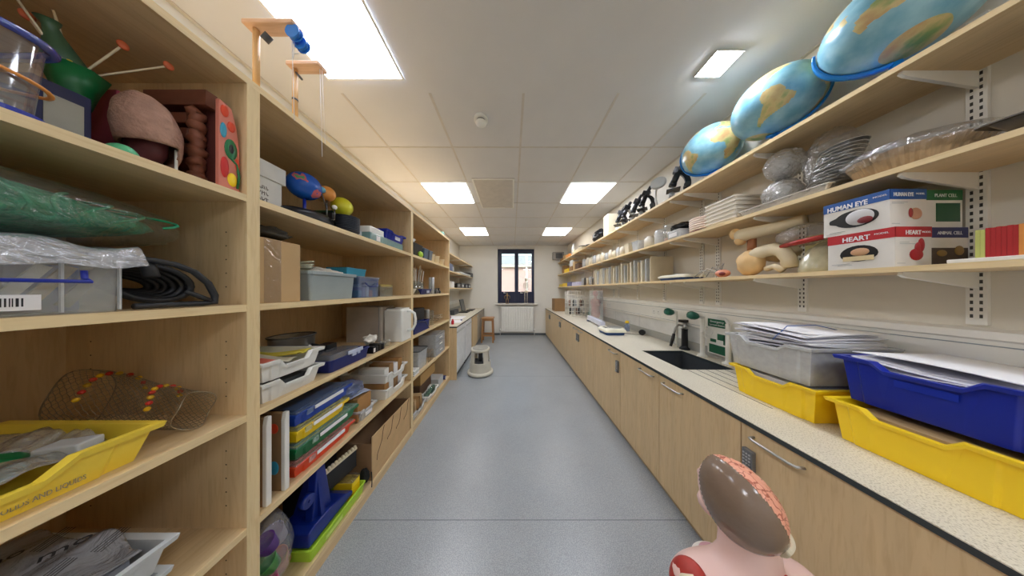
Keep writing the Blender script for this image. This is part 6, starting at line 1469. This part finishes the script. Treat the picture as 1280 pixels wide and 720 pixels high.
g = G(); g.tube([(1.50, 1.285, z+.275), (1.51, 1.25, z+.27), (1.53, 1.19, z+.275), (1.56, 1.12, z+.28), (1.58, 1.04, z+.285)], [.034, .042, .036, .034, .036], 16); g.build('shaft', BN, t)
g = G(); g.ball((1.495, 1.29, z+.285), (.032, .026, .036), 18, 12); g.ball((1.505, 1.27, z+.235), (.030, .026, .030), 18, 12); g.build('condyle', BNO, t)
g = G(); g.cyl((1.53, 1.23, z+.135), (1.53, 1.23, z+.245), .02, n=14); g.build('support', mat('rust_support', (170, 110, 70), .5), t)
g = G(); g.ball((1.52, 1.0, z+.20), (.07, .10, .055), 44, 26, lambda d: 1+.16*abs(nz3(d, 4, 9))+.10*nz3(d, 8, 1)-.04); tag(g.build('plastic_bag', FILM), 'crinkled clear bag between the bone models and the boxed eye model', 'plastic bag')
g = G(); g.tube([(1.475, 1.055, z+.150), (1.455, .98, z+.155), (1.45, .90, z+.16)], [.010, .013, .012], 12); tag(g.build('red_tool', mat('tool_red', (170, 40, 30), .35)), 'short red stick poking out beside the boxed eye model', 'tool')
g = G(); g.shell((1.56, .945, z), (.12, .072, .15), lambda d: d.z > .0 and d.x < .3, lambda d: 1+.03*math.sin(14*math.atan2(d.z, d.y)), t=.003); tag(g.build('ribbed_cover', clear('ivory_translucent', (232, 226, 190), .55, .4, .2)), 'translucent ivory ribbed cover beside the pelvis model', 'cover')
g = G(); g.box(1.685, 1.70, 1.0, 1.11, z, z+.22); bevel(tag(g.build('card', mat('lemon_card', (220, 214, 150), .6)), 'pale yellow card leaning at the back behind the bone models', 'card'), .002)
t = thing('eye_part', 'peach eyeball half beside the metal frames on the lowest shelf', 'model part', (1.48, 1.355, z))
g = G(); g.ball((1.475, 1.35, z+.028), (.032, .042, .027), 20, 12); g.build('shell', mat('peach_part', (226, 150, 120), .45), t); g = G(); g.ball((1.455, 1.335, z+.024), (.016, .02, .014), 12, 8); g.build('pupil', mat('eye_maroon', ()), t)
t = thing('bent_strips', 'tangle of bent grey metal strips and white cord', 'metal strips', (1.52, 1.47, z))
for k in range(5):
    g = G(); a = z+.012; g.tube([(1.47+.02*k, 1.56-.03*k, a), (1.48+.02*k, 1.50-.02*k, a+.05+.012*k), (1.50+.01*k, 1.43, a+.03+.008*k), (1.49+.02*k, 1.40, a+.005)], .005 if k % 2 else .0035, 6); g.build('strip', [STEEL, WPLAS][k % 2], t)
# balance on lowest shelf
def balance(x0, x1, y0, y1, z0, l, h=.05):
    t = thing('balance', l, 'balance', ((x0+x1)/2, (y0+y1)/2, z0))
    g = G(); g.rbox(x0+.01, x1-.01, y0+.01, y1-.01, z0, z0+h*.45, .03, taper=.01); g.build('base', mat('balance_blue', (40, 76, 132), .4), t)
    g = G(); g.loft([rl(x0, x1, y0, y1, z0+h*.45, .035), rl(x0+.002, x1-.002, y0+.002, y1-.002, z0+h*.75, .035), rl(x0+.03, x1-.02, y0+.02, y1-.02, z0+h, .03)], smooth=False); bevel(g.build('top_case', mat('balance_cream', (238, 234, 214), .4), t), .003)
    g = G(); xc, yc = x0+(x1-x0)*.62, (y0+y1)/2; g.cyl((xc, yc, z0+h), (xc, yc, z0+h+.008), min(x1-x0, y1-y0)*.34, n=28); g.build('pan', STEEL, t)
    g = G(); g.box(x0+.034, x0+.07, yc-.04, yc+.04, z0+h, z0+h+.002); g.build('display', DGREY, t)
    return t
balance(1.44, 1.66, 1.63, 1.93, z, 'cream and blue balance on the lowest right shelf')
# vertical glass plates row
for k in range(22):
    yy = 2.02+k*.066
    g = G(); g.box(1.45, 1.69, yy, yy+.010+.006*(k % 3), z, z+.262-.012*((k*5) % 4))
    tag(g.build('drying_rack_panel', [mat('biscuit_panel', (206, 192, 162), .6), CLM, mat('linen_panel', (222, 212, 186), .6)][k % 3]), 'upright thin biscuit-coloured panel in the row on the lowest right shelf', 'panel', 'row of upright panels on the lowest right shelf')
for k in range(5):
    yy = 3.52+k*.13
    g = G(); g.lathe([(.02, 0), (.02, .12+.02*(k % 2)), (.012, .14+.02*(k % 2)), (0, .14+.02*(k % 2))], (1.48, yy, z), 14, close0=True); tag(g.build('bottle', [DSTEEL, CLM, CREAM][k % 3]), 'slim bottle, %s in the row after the upright panels' % ordn[k], 'bottle', 'slim bottles on the lowest right shelf')
for (a, b, h, m, l) in ((3.30+.0, 3.49, .05, mat('lilac_white', (226, 222, 240), .5), 'x'),):
    pass
for (x0, a, b, h, m, l) in ((1.425, 4.18, 4.60, .085, mat('lilac_card', (214, 212, 238), .5), 'pale lilac printed box on the lowest far shelf'), (1.43, 4.66, 5.0, .10, mat('periwinkle_card', (110, 112, 160), .5), 'periwinkle blue box on the lowest far shelf'), (1.43, 5.06, 5.45, .085, YEL, 'yellow box on the lowest far shelf'), (1.43, 5.50, 5.85, .07, mat('mustard_card', (214, 196, 80), .5), 'mustard box at the window end of the lowest shelf')):
    g = G(); g.box(x0, 1.66, a, b, z, z+h); bevel(tag(g.build('box', m), l, 'box'), .003)

# ================================================================== things on the worktop
z = WT+e
def big_tray(x0, x1, y0, y1, z0, h, m, l, dip=.026):
    t = thing('storage_tray', l, 'tray', ((x0+x1)/2, (y0+y1)/2, z0), None)
    g = G(); g.gtray(x0, x1, y0, y1, z0, h, dip=dip, taper=.012, rim=.014); bevel(g.build('body', m, t), .0015, 2)
    return t
big_tray(1.245, 1.675, .452, .772, z, .15, YEL, 'deep yellow tray nearest the camera on the right worktop')
big_tray(1.262, 1.685, .800, 1.125, z, .15, YEL, 'deep yellow tray under the clear tray, next to the sink')
t = big_tray(1.285, 1.69, .445, .775, z+.152, .165, BLUE, 'deep blue tray of papers stacked on the nearer yellow tray')
g = G(); g.box(1.2835+.0135, 1.2975, .56, .655, z+.245, z+.268); g.build('label_recess', mat('blue_recess', (24, 50, 172), .3), t)
t = big_tray(1.262, 1.66, .812, 1.15, z+.152, .17, clear('tray_clear', (232, 234, 234), .5, .4, .2), 'deep clear tray of papers stacked on the farther yellow tray')
g = G(); g.tube([(1.258, .93, z+.335), (1.32, .925, z+.40), (1.45, .92, z+.405), (1.60, .92, z+.37), (1.64, .92, z+.33)], .0022, 6); tag(g.build('rubber_band', mat('blue_cord', (60, 90, 150), .5)), 'thin blue cord across the papers in the clear tray', 'cord')
def papers(x0, x1, y0, y1, z0, n, l, m=PAPER, wob=.006, step=.006, curl=.012, grp=None, dy=.0):
    for k in range(n):
        ph = random.uniform(0, 6)
        dx = random.uniform(-.014, .014); dyy = random.uniform(-.014, .014); rz = random.uniform(-.05, .05)
        g = G()
        def fn(u, v, k=k, ph=ph):
            X = x0+(x1-x0)*u+dx; Y = y0+(y1-y0)*v+dyy
            X, Y = X-rz*(Y-(y0+y1)/2), Y+rz*(X-(x0+x1)/2)
            return (X, Y, z0+k*step+curl*(1-u)**3*math.sin(2.0*v+ph)+wob*math.sin(3*v+ph)*(1-u)*.6+curl*k/n*(v**2)*.6)
        sheet(g, fn, 14, 14, t=step*.45)
        tag(g.build('paper_stack', m if k % 3 else mat('paper_grey', (222, 222, 230), .7)), '%s, %s' % (l, 'bottom bundle' if k == 0 else 'top bundle' if k == n-1 else ordn[k]+' bundle from the bottom'), 'papers', grp)
papers(1.29, 1.62, .84, 1.11, z+.30, 12, 'white worksheets heaped in the clear tray', step=.0075, curl=.010, wob=.005, grp='worksheets in the clear tray')
g = G(); g.box(1.30, 1.62, .85, 1.11, z+.165, z+.285); tag(g.build('paper_block', PAPER), 'solid block of paper filling the lower part of the clear tray', 'papers')
g = G(); g.box(1.30, 1.65, .49, .735, z+.165, z+.265) if False else g.box(1.325, 1.65, .487, .733, z+.165, z+.26); tag(g.build('paper_block', PAPER), 'solid block of paper in the deep blue tray', 'papers')
papers(1.32, 1.64, .48, .735, z+.268, 8, 'white worksheets in the blue tray', step=.008, curl=.012, wob=.006, grp='worksheets in the blue tray')
g = G(); g.box(1.302, 1.645, .840, 1.085, z+.006, z+.135); tag(g.build('paper_block', mat('paper_grey', ())), 'grey-white paper filling the farther yellow tray', 'papers')
g = G(); g.box(1.285, 1.635, .492, .732, z+.006, z+.125); tag(g.build('paper_block', CARD), 'folders filling the nearer yellow tray', 'folders')
# balance on worktop etc.
balance(1.17, 1.44, 2.40, 2.66, z, 'cream and blue balance on the right worktop in front of the safety screen', h=.08)
g = G(); g.lathe([(.03, 0), (.032, .01), (.032, .075), (.014, .10), (.014, .11)], (1.60, 2.68, z), 20, close0=True, close1=True); g.m = 1; g.lathe([(.024, .11), (.026, .115), (.022, .14), (0, .141)], (1.60, 2.68, z), 16, close0=True); tag(g.build('wash_bottle', [CLB, YEL]), 'clear bottle with a yellow cap behind the balance', 'bottle')
t = thing('power_plug', 'black plug-in adapter with thin cable on the worktop', 'adapter', (1.64, 2.42, z))
g = G(); g.cyl((1.63, 2.42, z+.035), (1.66, 2.45, z+.035), .034, n=20); g.build('plug_body', BLACK, t); g = G(); g.tube([(1.62, 2.42, z+.01), (1.56, 2.46, z+.005), (1.50, 2.50, z+.005), (1.45, 2.53, z+.006)], .003, 6); g.build('cable', BLACK, t)
# safety screen
t = thing('safety_screen', 'clear safety screen with a pale lilac base on the right worktop', 'safety screen', (1.40, 3.2, z))
g = G(); g.M = Matrix.Translation((1.385, 3.2, z)) @ Matrix.Rotation(-.10, 4, 'Z'); g.box(-.035, .035, -.34, .34, .025, .10); g.M = None; bevel(g.build('base', mat('pale_lilac', (214, 216, 232), .3), t), .006)
g = G(); g.M = Matrix.Translation((1.385, 3.2, z)) @ Matrix.Rotation(-.10, 4, 'Z'); g.box(-.003, .003, -.34, .34, .10, .56); g.M = None; g.build('screen', CL, t)
for s in (-1, 1):
    g = G(); g.M = Matrix.Translation((1.385, 3.2, z)) @ Matrix.Rotation(-.10, 4, 'Z'); g.box(-.05, .05, s*.30-.03, s*.30+.03, 0, .025); g.M = None; bevel(g.build('foot', mat('foot_blue_grey', (90, 100, 120), .4), t), .004)
# small muscle figure
fg = Vector((1.60, 3.70, z))
MR = mat('muscle_red', (180, 74, 70), .45, var=.15, scale=30)
t = thing('muscle_figure', 'small reddish muscle torso figure behind the safety screen', 'anatomical model', fg)
g = G(); g.lathe([(.09, 0), (.09, .02), (.03, .025)], fg, 24, close0=True, close1=True); g.build('base', mat('dark_red_base', (150, 50, 56), .4), t)
g = G(); lo = []
for (zz, rx_, ry_) in ((.025, .05, .06), (.06, .075, .10), (.13, .08, .115), (.20, .065, .085), (.28, .07, .10), (.34, .085, .13), (.385, .06, .12), (.40, .03, .05), (.42, .026, .03), (.45, .026, .03)):
    lo.append([fg+Vector((rx_*math.cos(2*PI*j/24), ry_*math.sin(2*PI*j/24), zz)) for j in range(24)])
g.loft(lo, smooth=True); g.build('torso', MR, t)
g = G(); g.ball(fg+Vector((0, 0, .50)), (.048, .042, .062), 20, 14); g.ball(fg+Vector((-.045, 0, .49)), (.01, .008, .01), 8, 6); g.build('head', mat('head_red', (190, 60, 56), .45), t)
for s in (-1, 1):
    g = G(); g.tube([fg+Vector((0, s*.11, .37)), fg+Vector((0, s*.145, .33)), fg+Vector((0, s*.15, .27))], [.03, .028, .022], 10); g.build('arm', MR, t)
# wire rack, cardboard box
t = thing('wire_drying_rack', 'tall white wire rack of glassware on the far right worktop', 'wire rack', (1.45, 4.3, z))
g = G(); x0, x1, y0, y1 = 1.24, 1.66, 4.20, 4.50
for k in range(7):
    zz = z+.01+.088*k
    for (a, b) in (((x0, y0), (x1, y0)), ((x1, y0), (x1, y1)), ((x1, y1), (x0, y1)), ((x0, y1), (x0, y0))): g.cyl((a[0], a[1], zz), (b[0], b[1], zz), .005, n=6)
for j in range(8):
    x = x0+(x1-x0)*j/7
    for y in (y0, y1): g.cyl((x, y, z), (x, y, z+.54), .004, n=6)
for j in range(1, 5):
    y = y0+(y1-y0)*j/5
    for x in (x0, x1): g.cyl((x, y, z), (x, y, z+.54), .004, n=6)
g.build('wires', WHITE, t)
for k in range(10):
    xx = 1.30+.075*(k % 5); zz = z+.03+(.176 if k > 4 else 0)
    g = G(); g.lathe([(.024, 0), (.024, .12), (.01, .14), (.01, .16)], (xx, 4.30+.07*(k % 2), zz), 12, close0=True, close1=True); tag(g.build('bottle', [DGREY, CLM, mat('amber_glass', (110, 70, 40), .3)][k % 3]), '%s bottle in the %s part of the wire rack, %s from the left' % (['dark', 'pale', 'amber'][k % 3], 'upper' if k > 4 else 'lower', ordn[k % 5]), 'bottle', 'bottles in the wire rack')
g = G(); g.box(1.13, 1.40, 5.10, 5.45, z, z+.33); bevel(tag(g.build('cardboard_box', CARD2), 'brown cardboard box on the worktop behind the wire rack', 'box'), .004)
g = G(); g.lathe([(.03, 0), (.03, .13), (.012, .16), (.012, .2), (0, .2)], (1.50, 3.72, z), 16, close0=True); tag(g.build('bottle', CLG), 'blue-green bottle between the wire rack and the safety screen', 'bottle')

# ================================================================== life-size torso model
to = Vector((.640, .52, 0))
SK = mat('model_skin', (232, 196, 186), .35, var=.03, scale=5)
t = thing('torso_model', 'life-size anatomical torso model with brown hair half and exposed brain, seen from above', 'anatomical model', to)
g = G(); g.rbox(.465, .815, .40, .66, 0, .03, .04); g.build('base', mat('black_base', (30, 30, 32), .4), t)
def sup(cx, cy, zz, rx_, ry_, n=40, p=2.5):
    out = []
    for j in range(n):
        a = 2*PI*j/n; c_, s_ = math.cos(a), math.sin(a)
        out.append((cx+rx_*math.copysign(abs(c_)**(2/p), c_), cy+ry_*math.copysign(abs(s_)**(2/p), s_), zz))
    return out
g = G()
prof = [(.03, .145, .09, 0), (.10, .150, .10, 0), (.20, .135, .095, 0), (.30, .135, .095, .0), (.42, .155, .105, 0), (.52, .170, .105, 0), (.56, .184, .098, 0), (.60, .192, .088, 0), (.625, .190, .074, 0), (.642, .172, .062, 0), (.655, .134, .054, 0), (.668, .092, .050, 0), (.686, .064, .050, .0), (.712, .055, .052, .002), (.745, .052, .055, .006), (.775, .052, .058, .01)]
g.loft([sup(.640, .52+dy_, zz, a, b) for (zz, a, b, dy_) in prof], smooth=True)
g.build('torso', SK, t)
hc = Vector((.622, .535, .826))
def hf(d):
    k = 1.0
    k += .06*max(0, -d.y)*max(0, d.z+.2)          # occiput
    k -= .12*max(0, -d.z-.2)*max(0, -d.y)          # nape
    k += .05*max(0, d.y)*max(0, -d.z)              # jaw
    return k
hr = (.069, .085, .096)
g = G(); g.ball(hc, hr, 48, 32, hf); g.ball(hc+Vector((0, .092, -.02)), (.012, .018, .02), 12, 8)
g.ball(hc+Vector((0, .055, -.075)), (.042, .04, .03), 16, 10)
g.build('head', SK, t)
na = Vector((.88, .02, .48)).normalized()
ca = Vector((-.22, -.84, .48)).normalized()
g = G(); g.shell(hc, tuple(r+.007 for r in hr), lambda d: d.dot(na) < .22 and d.dot(ca) > -.02, hf, n=120, m=80, t=.006)
HB = mat('hair_brown', (128, 108, 92), .16, var=.03, spec=.6, bump=.25, bscale=22); g.build('hair', HB, t)
g = G()
def bfn(d):
    f = math.sin(38*d.y+6*nz3(d, 4, 2)+4*math.sin(9*d.z))+math.sin(34*d.z+7*nz3(d, 4, 8))
    return hf(d)*(1+.010*max(-1, min(1, f*1.2)))
g.shell(hc, tuple(r+.004 for r in hr), lambda d: d.dot(na) > .19 and d.z > -.22, bfn, n=160, m=110, t=.008)
def brain_mat():
    m = mat('brain_peach', (238, 170, 142), .4, var=.04, scale=20); nt = m.node_tree; N = nt.nodes; L = nt.links; b = N['Principled BSDF']
    tc = [n for n in N if n.type == 'TEX_COORD'][0]
    v = N.new('ShaderNodeTexVoronoi'); v.feature = 'DISTANCE_TO_EDGE'; v.inputs['Scale'].default_value = 42
    nn = N.new('ShaderNodeTexNoise'); nn.inputs['Scale'].default_value = 16; L.new(tc.outputs['Object'], nn.inputs['Vector'])
    va = N.new('ShaderNodeVectorMath'); va.operation = 'MULTIPLY_ADD'; va.inputs[1].default_value = (.10, .10, .10); L.new(nn.outputs['Color'], va.inputs[0]); L.new(tc.outputs['Object'], va.inputs[2])
    L.new(va.outputs[0], v.inputs['Vector'])
    r = N.new('ShaderNodeValToRGB'); r.color_ramp.elements[0].position = .02; r.color_ramp.elements[0].color = (.52, .30, .26, 1); r.color_ramp.elements[1].position = .07; r.color_ramp.elements[1].color = (1, 1, 1, 1)
    L.new(v.outputs['Distance'], r.inputs[0]); mx = N.new('ShaderNodeMix'); mx.data_type = 'RGBA'; mx.blend_type = 'MULTIPLY'; mx.inputs[0].default_value = 1
    L.new(b.inputs['Base Color'].links[0].from_socket, mx.inputs[6]); L.new(r.outputs[0], mx.inputs[7]); L.new(mx.outputs[2], b.inputs['Base Color'])
    return m
g.build('brain', brain_mat(), t)
SKU = mat('skull_cream', (232, 220, 190), .4)
g = G(); g.shell(hc, tuple(r+.014 for r in hr), lambda d: d.dot(na) > .02 and -.62 < d.z < -.10+.08*d.y, hf, n=100, m=80, t=.012); g.build('skull_edge', SKU, t)
# cut shoulders: red muscle with bone
for s in (-1, 1):
    c0 = Vector((.640+s*(.166 if s < 0 else .185), .515, .620 if s < 0 else .58))
    g = G(); g.M = Matrix.Translation(c0) @ Matrix.Rotation(s*-.65, 4, 'Y'); g.ball((0, 0, 0), (.020, .050, .055), 24, 16); g.M = None; st = g.build('muscle_cut', mat('cut_muscle', (170, 50, 40), .45, var=.12, scale=50), t)
    g = G(); g.tube([c0+Vector((s*-.010, -.012, .028)), c0+Vector((s*.010, -.008, .012)), c0+Vector((s*.024, .0, -.03))], [.012, .020, .012], 12); g.build('bone_end', SKU, st)
g = G(); g.shell(Vector((.622, .60, .578)), (.055, .035, .022), lambda d: d.z > -.1, t=.002); g.build('collar_flap', mat('bone_white', (230, 224, 214), .4), t)
g = G(); g.ball(Vector((.618, .60, .595)), (.032, .022, .014), 18, 12); g.build('lung_tip', mat('lung_mauve', (190, 140, 150), .35), t)
g = G(); g.prism([(.63, .661), (.72, .661), (.70, .640), (.63, .640)], 'y', .448, .470) if False else g.box(.652, .678, .462, .476, .63, .706); g.build('back_muscle', mat('cut_muscle', ()), t)
g = G(); g.rbox(.630, .650, .460, .476, .63, .706, .004); g.build('spine_strip', mat('spine_tan', (206, 186, 140), .5, var=.2, scale=60), t)
# ================================================================== camera, sky, output
cam = bpy.data.cameras.new('camera'); co = bpy.data.objects.new('camera', cam); C.objects.link(co)
co.location = (0, 0, H); co.rotation_euler = (PI/2, 0, 0)
cam.sensor_width = 36; cam.lens = 36*F/1280; cam.shift_y = 2/1280; cam.clip_start = .02; cam.clip_end = 200
bpy.context.scene.camera = co
w = bpy.data.worlds.new('sky'); bpy.context.scene.world = w; w.use_nodes = True
nt = w.node_tree; sky = nt.nodes.new('ShaderNodeTexSky'); sky.sky_type = 'NISHITA'; sky.sun_elevation = math.radians(35); sky.sun_rotation = math.radians(215); sky.sun_disc = False; sky.air_density = 1.5; sky.dust_density = 3
nt.links.new(sky.outputs[0], nt.nodes['Background'].inputs[0]); nt.nodes['Background'].inputs[1].default_value = .36
sun = bpy.data.lights.new('sun', 'SUN'); sun.energy = 1.0; sun.angle = .2; so = bpy.data.objects.new('sun', sun); C.objects.link(so); so.rotation_euler = (math.radians(50), 0, math.radians(20))
sc = bpy.context.scene
sc.view_settings.view_transform = 'Standard'; sc.view_settings.look = 'None'; sc.view_settings.exposure = 0.36; sc.view_settings.gamma = 1; sc.view_settings.use_curve_mapping = False
sc.cycles.max_bounces = 10; sc.cycles.diffuse_bounces = 6; sc.cycles.glossy_bounces = 4; sc.cycles.transparent_max_bounces = 24; sc.cycles.transmission_bounces = 4
sc.cycles.use_denoising = True; sc.cycles.caustics_reflective = False; sc.cycles.caustics_refractive = False; sc.cycles.sample_clamp_indirect = 6
